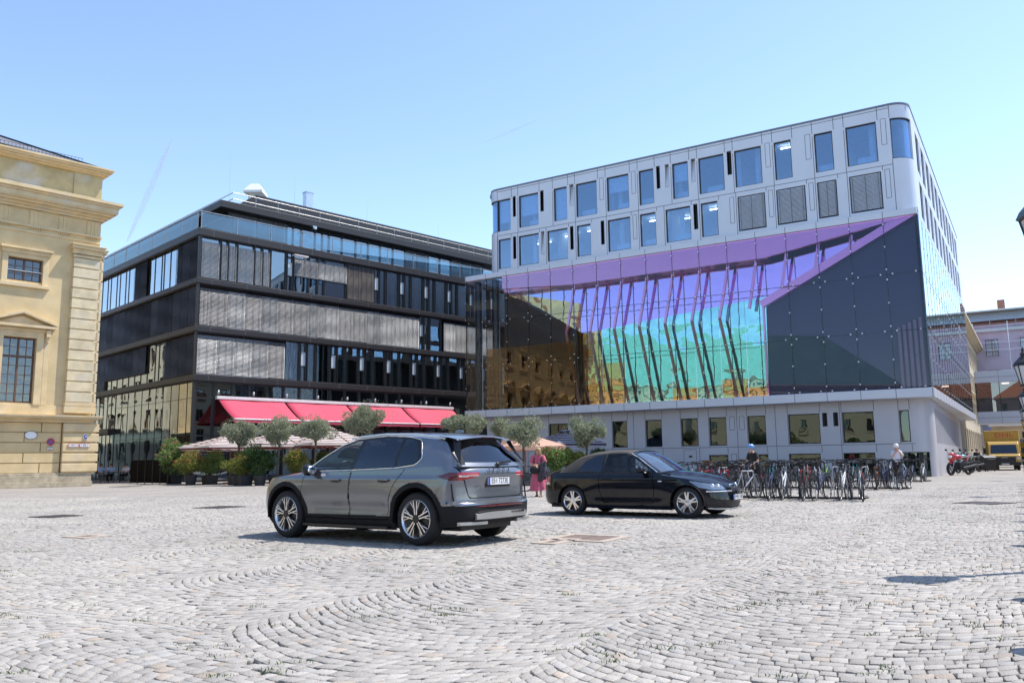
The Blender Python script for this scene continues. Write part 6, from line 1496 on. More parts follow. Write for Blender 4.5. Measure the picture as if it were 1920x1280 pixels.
M['photinia'] = leafmat('photinia leaves', (.10,.13,.03), (.32,.34,.08), (.3,.3,.06))
M['laurel'] = leafmat('laurel leaves', (.02,.045,.015), (.08,.15,.04), (.1,.2,.04))
M['tips'] = leafmat('red leaf tips', (.25,.06,.03), (.5,.14,.09), (.4,.1,.05)); M['bloom'] = leafmat('pink blossom', (.5,.05,.09), (.75,.22,.25), (.5,.1,.12))
M['bark'] = pbr('grey bark', (.10,.08,.06), .9, var=.3, scale=12, bump=.5, bscale=30)
M['pot'] = pbr('anthracite pot', (.03,.03,.034), .6); M['soil'] = pbr('soil', (.05,.035,.025), .95)
def leaves(mb, rr, pts, ln, wd, mi=0, up=.3):
    for p, d in pts:
        a = Vector((rr.gauss(0,1), rr.gauss(0,1), rr.gauss(0,1)+up)); a += Vector(d)*1.1
        if a.length < .1: a = Vector((0,0,1))
        a.normalize(); n = a.cross(Vector((rr.gauss(0,1), rr.gauss(0,1), rr.gauss(0,1)))).normalized()
        l = ln*rr.uniform(.7,1.3); w_ = n*wd*rr.uniform(.8,1.2)/2; p = Vector(p); q = n.cross(a)*l*.12
        mb.add([p, p+a*l*.5+w_+q, p+a*l, p+a*l*.5-w_+q], [(0,1,2,3)], mi)
def blob_pts(rr, n, R, lobes, shell=.55):
    """points through an uneven crown made of many lobes, thin in places"""
    cs = [(Vector((rr.gauss(0,1), rr.gauss(0,1), rr.gauss(0,.9))).normalized()*rr.uniform(.2,.85), rr.uniform(.22,.5)) for _ in range(lobes)]
    out = []
    while len(out) < n:
        c, r = rr.choice(cs); v = Vector((rr.gauss(0,1), rr.gauss(0,1), rr.gauss(0,1))).normalized()*r*(rr.uniform(shell,1)**.5)
        p = c+v
        if p.length > 1.06: continue
        out.append(((p.x*R[0], p.y*R[1], p.z*R[2]), (v.x, v.y, v.z)))
    return out
def pot(t, r, h, square=False):
    p = MB()
    if square: p.add([(-r*.85,-r*.85,0),(r*.85,-r*.85,0),(r*.85,r*.85,0),(-r*.85,r*.85,0),(-r,-r,h),(r,-r,h),(r,r,h),(-r,r,h),(-r*.9,-r*.9,h),(r*.9,-r*.9,h),(r*.9,r*.9,h),(-r*.9,r*.9,h)],[(0,3,2,1),(0,1,5,4),(1,2,6,5),(2,3,7,6),(3,0,4,7),(4,5,9,8),(5,6,10,9),(6,7,11,10),(7,4,8,11)])
    else: p.lathe([(.001,0),(r*.72,0),(r*.97,h*.9),(r*1.04,h*.92),(r*1.04,h),(r*.94,h),(r*.93,h-.06)], 18)
    o = p.build('pot', M['pot'], t, smooth=40); s = MB(); s.lathe([(.001,h-.06),(r*.92,h-.065)], 12) if not square else s.box(-r*.88,r*.88,-r*.88,r*.88,h-.1,h-.05); s.build('soil', M['soil'], o)
def olive(label, px, py, D, hz, rad_, seed, squash=.78):
    """px, D: place; hz: crown centre height; rad_: crown half width"""
    rr = random.Random(seed); d = _f*FPX + _R*(px-960) - _U*(py-640); k = D/d.y
    t = thing('olive_tree', label, 'olive tree', (d.x*k, D, 0), rr.random()*6, 'clipped olive trees on the terrace'); pot(t, .34, .55, seed % 2 == 0)
    tr = MB(); b0 = hz-rad_*squash*.85
    tr.tube([(0,0,.5),(rr.gauss(0,.04),rr.gauss(0,.04),b0*.55),(rr.gauss(0,.05),rr.gauss(0,.05),b0)], [.07,.055,.06], 8)
    for i in range(9):
        a = 6.28*i/9+rr.random()*.5; e = (math.cos(a)*rad_*rr.uniform(.3,.7), math.sin(a)*rad_*rr.uniform(.3,.7), hz+rr.uniform(-.2,.4)*rad_)
        tr.tube([(0,0,b0-.1),(e[0]*.4,e[1]*.4,b0+(e[2]-b0)*.45),e], [.04,.025,.008], 5)
    tr.build('trunk', M['bark'], t, smooth=60)
    rad_ *= 1.06; c = MB(); P = blob_pts(rr, int(6500*(rad_/.95)**1.5), (rad_,rad_,rad_*squash), 19); P = [((p[0],p[1],p[2]+hz), q) for p, q in P]
    leaves(c, rr, P, .12, .045)
    for _ in range(60):      # loose shoots
        a = rr.random()*6.28; z = rr.uniform(-.5,1); s_ = math.sqrt(max(0,1-z*z)); p = Vector((math.cos(a)*s_*rad_, math.sin(a)*s_*rad_, hz+z*rad_*squash))*1.0
        leaves(c, rr, [((p.x*(1+.05*j)*.98, p.y*(1+.05*j)*.98, p.z+.05*j), (p.x,p.y,.5)) for j in range(4)], .1, .03)
    c.build('crown', M['olive'], t)
for a in (('round clipped olive tree at the terrace edge, leftmost of the row',449,815,46,2.85,.92,1),('olive tree with a low dense crown, second in the row',522,812,45.5,2.95,1.0,2),('wide flat olive crown just left of the grey car roof',592,808,46,3.0,1.12,3,.66),
          ('tallest olive tree, before the red awning above the car roof',690,788,47,3.55,1.32,4,.72),('olive tree behind the grey car, at the right end of the awning',868,796,45,3.15,1.12,5,.6),
          ('smaller olive crown half hidden by its larger neighbour',938,803,44,2.85,.62,6),('large grey-green olive tree above the walking woman',983,808,39,2.6,.92,7,.9),('olive tree before the grey wall, right of the dark striped parasol',1099,812,41,2.55,.88,8,.95)):
    olive(*a)
def shrub(label, px, py, h, r, kind, seed, name='potted_shrub', extra=None):
    r *= 1.12; rr = random.Random(seed); x, y = gpt(px, py); t = thing(name, label, 'shrub', (x,y,0), rr.random()*6, 'potted shrubs round the terrace'); ph = .55
    pot(t, .36, ph, seed % 2 == 1)
    st = MB()
    for i in range(7):
        a = 6.28*i/7; e = (math.cos(a)*r*.6, math.sin(a)*r*.6, ph+(h-ph)*rr.uniform(.5,.9)); st.tube([(math.cos(a)*.06,math.sin(a)*.06,ph-.08),(e[0]*.4,e[1]*.4,(ph+e[2])/2),e], [.02,.015,.006], 5)
    st.build('stem', M['bark'], t, smooth=60)
    hz = (h-ph)/2; c = MB(); P = blob_pts(rr, int(4600*r*max(1,h*.45)), (r,r,hz*1.05), 16, .3); P = [((p[0]*(1-.25*(p[2]<-hz*.5)),p[1],p[2]+ph+hz), q) for p, q in P]
    leaves(c, rr, P, .15 if kind != 'laurel' else .13, .05 if kind != 'laurel' else .065)
    c.build('foliage', M[kind], t)
    if extra:
        f = MB(); Q = [p for p in P if p[0][2] > ph+hz*.9 and (p[0][0]**2+p[0][1]**2)/(r*r)+((p[0][2]-ph-hz)/hz)**2 > .55]; rr.shuffle(Q)
        for p, q in Q[:extra[1]]:
            v = Vector(q)*.1; leaves(f, rr, [((p[0]+v.x+rr.gauss(0,.03),p[1]+v.y+rr.gauss(0,.03),p[2]+v.z+.05), (0,0,.5)) for _ in range(4)], .09, .05)
        f.build('blossom' if extra[0] == 'bloom' else 'young_leaves', M[extra[0]], t)
for a in (('tall wide oleander with pink flowers in a pot, leftmost of the shrubs',326,907,2.75,1.35,'oleander',21,'potted_shrub',('bloom',60)),
          ('shrub with red young leaves in a low pot, second from the left',357,909,2.0,.92,'photinia',22,'potted_shrub',('tips',70)),
          ('dark bushy shrub in a square pot between two lighter ones',393,908,2.15,.95,'oleander',23,'potted_shrub',('tips',25)),
          ('small pale green shrub in the largest grey pot',437,909,1.55,.6,'photinia',24),
          ('yellow-green shrub with orange tips in a low pot',458,910,1.85,.75,'photinia',25,'potted_shrub',('tips',55)),
          ('dense dark laurel in a square pot left of the grey car',487,910,2.2,.85,'laurel',26),
          ('shrub with orange tips just behind the grey car bonnet',552,906,1.95,.85,'photinia',27,'potted_shrub',('tips',40)),
          ('laurel seen over the grey car bonnet',605,903,2.0,1.0,'oleander',28),
          ('green shrub seen through the grey car front window',648,903,2.0,1.0,'oleander',29),
          ('glossy green shrub left of the black convertible roof',1042,908,1.75,.85,'oleander',30,'potted_shrub',('bloom',14)),
          ('glossy green shrub right beside the walking woman',1068,907,1.7,.8,'photinia',31),
          ('dark shrub behind the convertible, under the last olive tree',1125,897,1.75,1.0,'laurel',32)):
    shrub(*a)
def stripes(name, c1, c2):
    mt, nt, b = newmat(name); L = nt.links; b.inputs['Roughness'].default_value = .85
    at = N(nt, 'ShaderNodeTexCoord'); sx = N(nt, 'ShaderNodeSeparateXYZ'); L.new(at.outputs['Object'], sx.inputs[0])
    ab = N(nt, 'ShaderNodeMath', operation='ABSOLUTE'); ab2 = N(nt, 'ShaderNodeMath', operation='ABSOLUTE'); L.new(sx.outputs[0], ab.inputs[0]); L.new(sx.outputs[1], ab2.inputs[0])
    mx_ = N(nt, 'ShaderNodeMath', operation='MAXIMUM'); L.new(ab.outputs[0], mx_.inputs[0]); L.new(ab2.outputs[0], mx_.inputs[1])
    z_ = N(nt, 'ShaderNodeMath', operation='MULTIPLY_ADD'); L.new(sx.outputs[2], z_.inputs[0]); z_.inputs[1].default_value = -2.2; L.new(mx_.outputs[0], z_.inputs[2])
    m_ = N(nt, 'ShaderNodeMath', operation='MULTIPLY'); m_.inputs[1].default_value = 1.9; L.new(z_.outputs[0], m_.inputs[0]); fr = N(nt, 'ShaderNodeMath', operation='FRACT'); L.new(m_.outputs[0], fr.inputs[0])
    r = N(nt, 'ShaderNodeValToRGB'); r.color_ramp.interpolation = 'CONSTANT'; r.color_ramp.elements[0].color = (*c1,1); r.color_ramp.elements[1].position = .55; r.color_ramp.elements[1].color = (*c2,1)
    L.new(fr.outputs[0], r.inputs[0]); L.new(r.outputs[0], b.inputs['Base Color'])
    tl = N(nt, 'ShaderNodeBsdfTranslucent'); L.new(r.outputs[0], tl.inputs[0]); mm_ = N(nt, 'ShaderNodeMixShader'); mm_.inputs[0].default_value = .35
    L.new(b.outputs[0], mm_.inputs[1]); L.new(tl.outputs[0], mm_.inputs[2]); L.new(mm_.outputs[0], nt.nodes['Material Output'].inputs[0]); return mt
M['par_a'] = stripes('cream and brown striped cloth', (.80,.77,.73), (.16,.03,.03)); M['par_b'] = stripes('salmon cloth', (.72,.47,.36), (.68,.42,.32)); M['par_c'] = stripes('grey and dark striped cloth', (.50,.47,.52), (.05,.04,.05))
M['darkcl'] = pbr('matt black panel', (.005,.005,.006), .8, spec=.1)
M['pole'] = pbr('varnished pole', (.30,.12,.05), .5)
def parasol(label, px, D, zt, drop, half, mk, rot):
    d = _f*FPX + _R*(px-960) - _U*(855-640); k = D/d.y; t = thing('parasol', label, 'parasol', (d.x*k,D,0), rot, 'striped parasols over the terrace')
    c = MB(); n = 8; ze = zt-drop
    cor = [(-half,-half),(half,-half),(half,half),(-half,half)]
    for i in range(4):
        a, b_ = cor[i], cor[(i+1)%4]; vs = []; fs = []
        for r in range(n+1):
            q = r/n
            for s_ in range(n+1):
                u = s_/n; e = (a[0]+(b_[0]-a[0])*u, a[1]+(b_[1]-a[1])*u); sag = .10*math.sin(PI*u)*q; vs.append((e[0]*q, e[1]*q, zt-drop*q**.92-sag*.6))
        for r in range(n):
            for s_ in range(n): j = r*(n+1)+s_; fs.append((j,j+n+1,j+n+2,j+1))
        c.add(vs, fs)
        vs = []; fs = []
        for s_ in range(17):
            u = s_/16; e = (a[0]+(b_[0]-a[0])*u, a[1]+(b_[1]-a[1])*u); sag = .06*math.sin(PI*u); vs += [(e[0],e[1],ze-sag), (e[0]*1.005,e[1]*1.005,ze-sag-.2-.025*(s_%2))]
        for s_ in range(16): j = s_*2; fs.append((j,j+1,j+3,j+2))
        c.add(vs, fs)
    o = c.build('canopy', M[mk], t, smooth=30); v = MB(); v.lathe([(.001,zt+.1),(.35,zt),(.42,zt-.06)], 10); v.build('vent_cap', M[mk], o)
    p = MB(); p.cyl((0,0,0),(0,0,zt+.08),.035,n=10); p.lathe([(.001,.08),(.4,.08),(.42,.0)], 16); p.sphere((0,0,zt+.12),.05); p.build('pole', M['pole'], t, smooth=50)
    r = MB()
    for i in range(8): a = 2*PI*i/8; e = half*(1.0 if i % 2 == 0 else 1.41)*.97; r.bar((0,0,zt-.04),(math.cos(a)*e,math.sin(a)*e,ze+.0),.03,.03)
    r.build('rib', M['pole'], t)
for a in (('cream and brown striped parasol at the left end of the terrace',432,51,3.0,.75,2.35,'par_a',.75),('cream striped parasol behind the second olive tree',520,52,3.15,.8,2.4,'par_a',.78),('cream striped parasol with the highest peak, left of the grey car roof',618,52,3.3,.95,2.5,'par_a',.72),
          ('salmon parasol above the walking woman',985,44,2.65,.72,1.55,'par_b',.5),('grey parasol with dark stripes before the grey wall',1060,50,2.9,.75,1.75,'par_c',.55)): parasol(*a)
# black wind screen closing the terrace towards the lane, and tables
t = thing('wind_screen', 'black panel screen at the corner of the dark glass block', 'screen', (-25.0,54.6,0), rad(-41)); 
for i in range(5): b = MB(); b.box(1.02*i,1.02*i+1.0,0,.05,.06,1.5); b.build('panel', M['darkcl'], t)
for i in range(6): b = MB(); b.box(1.02*i-.03,1.02*i+.03,-.03,.0,0,1.55); b.build('post', M['frame'], t)
def table(label, x, y):
    t = thing('cafe_table', label, 'table', (x,y,0), .4, 'café tables'); b = MB(); b.lathe([(.001,.70),(.45,.70),(.46,.72),(.45,.735),(.001,.735)], 20); b.build('tabletop', M['darkmetal'], t, smooth=30)
    b = MB(); b.cyl((0,0,.02),(0,0,.7),.035); b.lathe([(.001,.04),(.25,.03),(.27,0)], 14); b.build('pedestal', M['darkmetal'], t)
def chair(label, x, y, rot):
    t = thing('cafe_chair', label, 'chair', (x,y,0), rot, 'café chairs'); b = MB(); b.box(-.21,.21,-.21,.21,.43,.46); b.build('seat', M['wood'], t)
    b = MB(); b.box(-.2,.2,.19,.22,.62,.88); b.build('backrest', M['wood'], t)
    for sx in (-.19,.19):
        for sy in (-.19,.2): l = MB(); l.cyl((sx,sy,0),(sx,sy,.43 if sy < 0 else .88),.014,n=6); l.build('leg', M['darkmetal'], t)

# bushes in front of the palace behind us: they show in the ground floor panes of the grey block
_src = [o for o in COL.objects if o.name.startswith('potted_shrub') and o.parent is None]
for i in range(7):
    o = dup(_src[(i*3) % len(_src)], (-22-1.2*i+(i%2)*3, -24+8.5*i, 0), i*1.3, f"large potted bush before the apricot palace, {['first','second','third','fourth','fifth','sixth','seventh'][i]} along its front", 'bushes before the apricot palace'); o.scale = (2.1,2.1,1.7)
# ------------------------------------------------------------------ people
def skinned(name, joints, edges, mat_, parent, sub=2):
    """one continuous body grown over a skeleton of (x, y, z, radius) joints; joint 0 is the root"""
    me = bpy.data.meshes.new(name); me.from_pydata([j[:3] for j in joints], edges, []); o = bpy.data.objects.new(name, me); COL.objects.link(o)
    sk = o.modifiers.new('skin', 'SKIN'); sk.use_smooth_shade = True
    for i, v in enumerate(me.skin_vertices[0].data): r = joints[i][3]; v.radius = (r, r) if not hasattr(r, '__len__') else r; v.use_root = (i == 0)
    ss = o.modifiers.new('sub', 'SUBSURF'); ss.levels = sub; ss.render_levels = sub
    bpy.context.view_layer.update(); ev = o.evaluated_get(bpy.context.evaluated_depsgraph_get()); m2 = bpy.data.meshes.new_from_object(ev)
    bpy.data.objects.remove(o); m2.materials.clear(); m2.materials.append(mat_); m2.polygons.foreach_set('use_smooth', [True]*len(m2.polygons))
    return link_mesh(name, m2, parent)
M['skin'] = pbr('skin', (.55,.33,.24), .55, var=.06, scale=20); M['hairblond'] = pbr('blond hair', (.38,.25,.12), .6, var=.25, scale=60, stretch=(1,1,.2)); M['hairdark'] = pbr('dark hair', (.05,.035,.025), .6)
M['dress'] = pbr('dusty rose cloth', (.50,.10,.16), .8, var=.1, scale=6); M['jacket'] = pbr('dark striped cloth', (.06,.05,.06), .8, var=.5, scale=14)
M['shirtblue'] = pbr('pale blue shirt', (.32,.42,.62), .8); M['shirtwhite'] = pbr('white shirt', (.62,.6,.66), .8); M['trousers'] = pbr('grey trousers', (.16,.17,.19), .85); M['darkcloth'] = pbr('black cloth', (.015,.015,.018), .85)
M['helmetblue'] = pbr('blue and white helmet', (.14,.32,.6), .3); M['helmetwhite'] = pbr('white helmet', (.7,.7,.7), .3); M['helmetred'] = pbr('red helmet', (.5,.03,.03), .3)
def body(t, pose, H=1.7, arms=None, skin='skin'):
    """pose: dict of joints; returns the head centre. Hands carry five fingers."""
    J = pose; js = []; es = []; idx = {}
    def add(n, p, r, par=None):
        idx[n] = len(js); js.append((*p, r)); 
        if par: es.append((idx[par], idx[n]))
    add('pelvis', J['pelvis'], (.15,.11)); add('waist', J['waist'], (.125,.095), 'pelvis'); add('chest', J['chest'], (.155,.105), 'waist'); add('collar', J['collar'], (.09,.07), 'chest'); add('neck', J['neck'], .052, 'collar')
    h = Vector(J['head']); nk = Vector(J['neck']); f = Vector(J['face']).normalized()
    add('jaw', h-Vector((0,0,.045))+f*.02, (.066,.062), 'neck'); add('skull', h+Vector((0,0,.03))-f*.01, (.078,.088), 'jaw'); add('crown', h+Vector((0,0,.10))-f*.012, (.056,.066), 'skull')
    for s in 'lr':
        add('sh'+s, J['sh'+s], .055, 'collar'); add('el'+s, J['el'+s], .042, 'sh'+s); add('wr'+s, J['wr'+s], .029, 'el'+s)
        e, w_ = Vector(J['el'+s]), Vector(J['wr'+s]); d = (w_-e).normalized(); n = d.cross(Vector((0,0,1))); n = n.normalized() if n.length > .1 else Vector((1,0,0)); u = n.cross(d)
        p = w_+d*.055; add('pa'+s, p, (.034,.018), 'wr'+s)
        for k, (off, ln) in enumerate(((-.028,.062),(-.01,.075),(.01,.07),(.027,.055))):
            a = p+n*off*.9+d*.045; b = a+d*ln*.5-u*.012; c = b+d*ln*.35-u*.026
            add(f'k{k}{s}', a, .0105, 'pa'+s); add(f'm{k}{s}', b, .009, f'k{k}{s}'); add(f't{k}{s}', c, .0075, f'm{k}{s}')
        a = w_+d*.03+n*.035; add('th0'+s, a, .011, 'pa'+s); add('th1'+s, a+d*.035+n*.014-u*.008, .0085, 'th0'+s)
        add('hp'+s, J['hp'+s], (.088,.088), 'pelvis'); add('kn'+s, J['kn'+s], .058, 'hp'+s); add('an'+s, J['an'+s], .038, 'kn'+s); an = Vector(J['an'+s]); ft = Vector(J.get('toe',(0,-1,0))).normalized()
        add('he'+s, an-Vector((0,0,.045)), .036, 'an'+s); add('to'+s, an+ft*.13-Vector((0,0,.062)), (.036,.022), 'he'+s); add('tp'+s, an+ft*.19-Vector((0,0,.066)), (.03,.018), 'to'+s)
    o = skinned('body', js, es, M[skin], t)
    # face
    r = f.cross(Vector((0,0,1))).normalized()
    nm = MB(); nm.add([h+f*.072+Vector((0,0,.03)), h+f*.10-Vector((0,0,.008)), h+f*.072+r*.016-Vector((0,0,.014)), h+f*.072-r*.016-Vector((0,0,.014))], [(0,2,1),(0,1,3),(1,2,3)]); nm.build('nose', M[skin], t)
    for s in (-1,1):
        e = MB(); e.sphere(h+f*.068+r*.03*s+Vector((0,0,.025)), .011, nu=8, nv=6); e.build('eye', M['ink'], t); e = MB(); e.sphere(h+r*.08*s+Vector((0,0,.005)), .026, (.4,.8,1.2), 8, 6); e.build('ear', M[skin], t)
    e = MB(); e.sphere(h+f*.072-Vector((0,0,.045)), .018, (1,1,.3), 8, 6); e.build('mouth', M['signred'], t)
    return h, f, r
def hair(t, h, f, mat_, long=0):
    c = MB(); rr = random.Random(4)
    c.sphere(h+Vector((0,0,.045))-f*.02, .105, (.92,.98,.95), 14, 10)
    if long:
        r = f.cross(Vector((0,0,1)))
        for i in range(26):
            a = rr.uniform(-1.9,1.9); d = (-f)*math.cos(a)+r*math.sin(a); p0 = h+d*.085+Vector((0,0,.06)); p1 = h+d*.11-Vector((0,0,.05)); p2 = h+d*rr.uniform(.10,.14)-Vector((0,0,long*rr.uniform(.7,1))); c.tube([p0,p1,p2], [.022,.024,.008], 5)
    o = c.build('hair', mat_, t, smooth=60); return o
def sleeve(t, pts, rs, mat_, name='sleeve'): b = MB(); b.tube(pts, rs, 10); b.build(name, mat_, t, smooth=60)
def standing(face=(0,-1,0), lean=0., arm='side', H=1.68):
    k = H/1.68; P = lambda x, y, z: (x*k, y*k, z*k)
    d = dict(pelvis=P(0,0,.92), waist=P(0,-lean*.1,1.07), chest=P(0,-lean*.25,1.25), collar=P(0,-lean*.32,1.38), neck=P(0,-lean*.36-.005,1.44), head=P(0,-lean*.44-.02,1.545), face=face,
        shl=P(.175,-lean*.32,1.36), shr=P(-.175,-lean*.32,1.36), hpl=P(.095,0,.85), hpr=P(-.095,0,.85), knl=P(.10,-.02,.47), knr=P(-.10,-.03,.47), anl=P(.10,.02,.085), anr=P(-.10,.0,.085))
    if arm == 'side': d.update(ell=P(.24,.02,1.08), elr=P(-.24,.02,1.08), wrl=P(.25,-.06,.84), wrr=P(-.25,-.06,.84))
    if arm == 'fold': d.update(ell=P(.25,-.02,1.09), elr=P(-.25,-.02,1.09), wrl=P(.05,-.24,1.08), wrr=P(-.06,-.25,1.05))
    if arm == 'chin': d.update(ell=P(.27,-.10,1.14), elr=P(-.27,-.10,1.14), wrl=P(.06,-.16,1.36), wrr=P(-.06,-.16,1.36))
    if arm == 'bars': d.update(ell=P(.27,-.18,1.10), elr=P(-.27,-.18,1.10), wrl=P(.24,-.42,1.0), wrr=P(-.24,-.42,1.0))
    return d
def shirt(t, J, mat_, short=True, name='shirt', hem=.0):
    b = MB(); p, w_, c, k = (Vector(J[n]) for n in ('pelvis','waist','chest','collar')); n = 16; vs = []; fs = []
    secs = [(p-Vector((0,0,hem)), .185,.14),(w_,.155,.122),(c,.19,.135),(k-Vector((0,0,.03)),.17,.10),(k+Vector((0,0,.03)),.075,.075)]
    for q, a, e in secs:
        for i in range(n): t_ = 2*PI*i/n; vs.append(q+Vector((math.cos(t_)*a, math.sin(t_)*e, 0)))
    for j in range(len(secs)-1):
        for i in range(n): i2 = (i+1)%n; fs.append((j*n+i, j*n+i2, (j+1)*n+i2, (j+1)*n+i))
    b.add(vs, fs)
    for s in 'lr':
        a, e, wv = Vector(J['sh'+s]), Vector(J['el'+s]), Vector(J['wr'+s]); pts = [k.lerp(a,.6), a, a.lerp(e,.75)] if short else [k.lerp(a,.6), a, e, wv]
        b.tube(pts, [.075,.072,.062] if short else [.075,.07,.055,.042], 10)
    b.build(name, mat_, t, smooth=60)
def legs_(t, J, mat_, name='trousers'):
    b = MB()
    for s in 'lr': b.tube([Vector(J['pelvis']).lerp(Vector(J['hp'+s]),.6)+Vector((0,0,.08)), J['hp'+s], J['kn'+s], Vector(J['an'+s])+Vector((0,0,.03))], [.12,.112,.078,.062], 12)
    b.build(name, mat_, t, smooth=60)
def shoes(t, J, mat_):
    b = MB(); ft = Vector(J.get('toe',(0,-1,0))).normalized()
    for s in 'lr': a = Vector(J['an'+s]); b.tube([a-ft*.045-Vector((0,0,.045)), a+ft*.06-Vector((0,0,.05)), a+ft*.20-Vector((0,0,.058))], [.042,.045,.03], 8)
    b.build('shoe', mat_, t, smooth=60)
def helmet(t, h, f, mat_):
    b = MB(); b.sphere(h+Vector((0,0,.075))-f*.01, .125, (.95,1.08,.8), 16, 10)
    for s in (-.05,0,.05): b.sphere(h+Vector((s,0,.165))-f*.01, .02, (.7,4,.8), 8, 5)
    b.build('helmet', mat_, t, smooth=60)
# walking woman between the cars
def woman():
    x, y = gpt(1010, 930.5); t = thing('person', 'woman in a long dusty rose dress walking between the cars, arms before her', 'person', (x,y,0), rad(-12)); t.scale = (.95,)*3
    J = standing(face=(-.55,-.8,-.12), arm='fold', H=1.66); J['knl'] = (.11,-.12,.46); J['anl'] = (.11,-.20,.085); J['anr'] = (-.09,.16,.10)
    h, f, r = body(t, J); hair(t, h, f, M['hairblond'], .2)
    b = MB(); n = 28; vs = []; fs = []; rr = random.Random(2); prof = [(1.40,.10,.085,0),(1.36,.165,.105,0),(1.25,.175,.125,0),(1.07,.135,.105,0),(1.0,.155,.125,.002),(.88,.20,.16,.008),(.6,.25,.22,.02),(.36,.30,.28,.03),(.24,.33,.31,.038)]
    for z, a, e, w_ in prof:
        for i in range(n): q = 2*PI*i/n; k = w_*math.sin(q*7+z*3)+w_*.6*math.sin(q*3+1); vs.append((math.cos(q)*(a+k)+.03*(1.0-z)*(z<.9), math.sin(q)*(e+k), z+(.05*math.sin(q+.6) if z < .3 else 0)))
    for j in range(len(prof)-1):
        for i in range(n): i2 = (i+1)%n; fs.append((j*n+i, (j+1)*n+i, (j+1)*n+i2, j*n+i2))
    b.add(vs, fs)
    for s in 'lr': b.tube([Vector(J['collar']).lerp(Vector(J['sh'+s]),.5), J['sh'+s], Vector(J['sh'+s]).lerp(Vector(J['el'+s]),.7)], [.08,.078,.088], 10)
    b.build('dress', M['dress'], t, smooth=60)
    s_ = MB()
    for s in 'lr': a = Vector(J['an'+s]); s_.tube([a-Vector((0,-.05,.078)), a+Vector((0,-.2,-.082))], [.04,.035], 8)
    s_.build('sandal', M['wood'], t)
    st = MB(); 
    for sx in (.10,-.10): st.tube([(sx,.10,1.36),(sx*1.1,.02,1.42),(sx*1.15,-.11,1.30),(sx*1.4,-.05,1.05)], .012, 6)
    st.build('rucksack_strap', M['darkcloth'], t)
    m_ = t.matrix_basis; c, s = math.cos(t.rotation_euler.z), math.sin(t.rotation_euler.z)
    def wpos(px_, py_, pz): return (x+(px_*c-py_*s)*.95, y+(px_*s+py_*c)*.95, pz*.95)
    bg_ = thing('handbag', 'dark bag held against the rose dress', 'bag', wpos(-.08,-.30,.80), rad(-12)); k = MB(); k.sphere((0,0,.1),.16,(1,.6,.85),14,9); k.build('pouch', M['darkcloth'], bg_, smooth=60)
    k = MB(); k.tube([(-.12,0,.16),(-.06,-.01,.28),(.06,-.01,.28),(.12,0,.16)], .014, 6); k.build('strap', M['rust'], bg_, smooth=60)
    jk = thing('jacket', 'striped jacket hanging over the arm of the woman in rose', 'jacket', wpos(.16,-.22,.52), rad(-12)); k = MB(); vs = []; fs = []
    for j in range(7):
        for i in range(9): q = i/8; vs.append((-.14+.28*q, -.06*math.sin(q*PI)-.03*math.sin(q*14+j), .62-.1*j-.04*math.sin(q*5)))
    for j in range(6):
        for i in range(8): e = j*9+i; fs.append((e,e+9,e+10,e+1))
    k.add(vs, fs); o = k.build('cloth', M['jacket'], jk, smooth=60); so_ = o.modifiers.new('solid','SOLIDIFY'); so_.thickness = .03
woman()
def cyclist(label, px, py, rot, arm, shirt_m, helm, face, scale=1, lean=.35, legm='darkcloth'):
    x, y = gpt(px, py); t = thing('person', label, 'person', (x,y,0), rot); t.scale = (scale,)*3
    J = standing(face=face, lean=lean, arm=arm); h, f, r = body(t, J); shirt(t, J, M[shirt_m]); legs_(t, J, M[legm]); shoes(t, J, M['darkcloth'])
    if helm: helmet(t, h, f, M[helm])
    else: hair(t, h, f, M['hairdark'])
cyclist('cyclist in dark clothes and a blue and white helmet behind the bicycles', 1421, 921, rad(-60), 'bars', 'darkcloth', 'helmetblue', (.0,-1,-.3), .95, .5)
cyclist('cyclist in a pale shirt and white helmet doing up the chin strap', 1684, 905.5, rad(5), 'chin', 'shirtwhite', 'helmetwhite', (-.2,-1,-.1), .98, .1)
cyclist('person in black with a red helmet standing by the yellow van', 1858, 880, rad(20), 'side', 'darkcloth', 'helmetred', (0,-1,0), 1.0, .1)
cyclist('person in black standing behind the motorbikes in the lane', 1834, 882, rad(0), 'side', 'darkcloth', None, (0,-1,0), .95, .1)
def seated(label, x, y, rot, shirt_m, legm):
    t = thing('person', label, 'person', (x,y,0), rot); c = .46
    J = dict(pelvis=(0,.05,c+.10), waist=(0,.07,c+.24), chest=(0,.05,c+.42), collar=(0,.03,c+.56), neck=(0,.02,c+.62), head=(0,-.01,c+.725), face=(.1,-1,-.1), shl=(.19,.03,c+.53), shr=(-.19,.03,c+.53), ell=(.25,-.08,c+.28), elr=(-.25,-.08,c+.28), wrl=(.12,-.30,c+.27), wrr=(-.12,-.30,c+.27),
        hpl=(.10,.0,c+.08), hpr=(-.10,.0,c+.08), knl=(.13,-.42,c+.06), knr=(-.13,-.42,c+.06), anl=(.13,-.46,.09), anr=(-.13,-.40,.09))
    h, f, r = body(t, J); hair(t, h, f, M['hairdark']); shirt(t, J, M[shirt_m]); legs_(t, J, M[legm]); shoes(t, J, M['shirtwhite'])
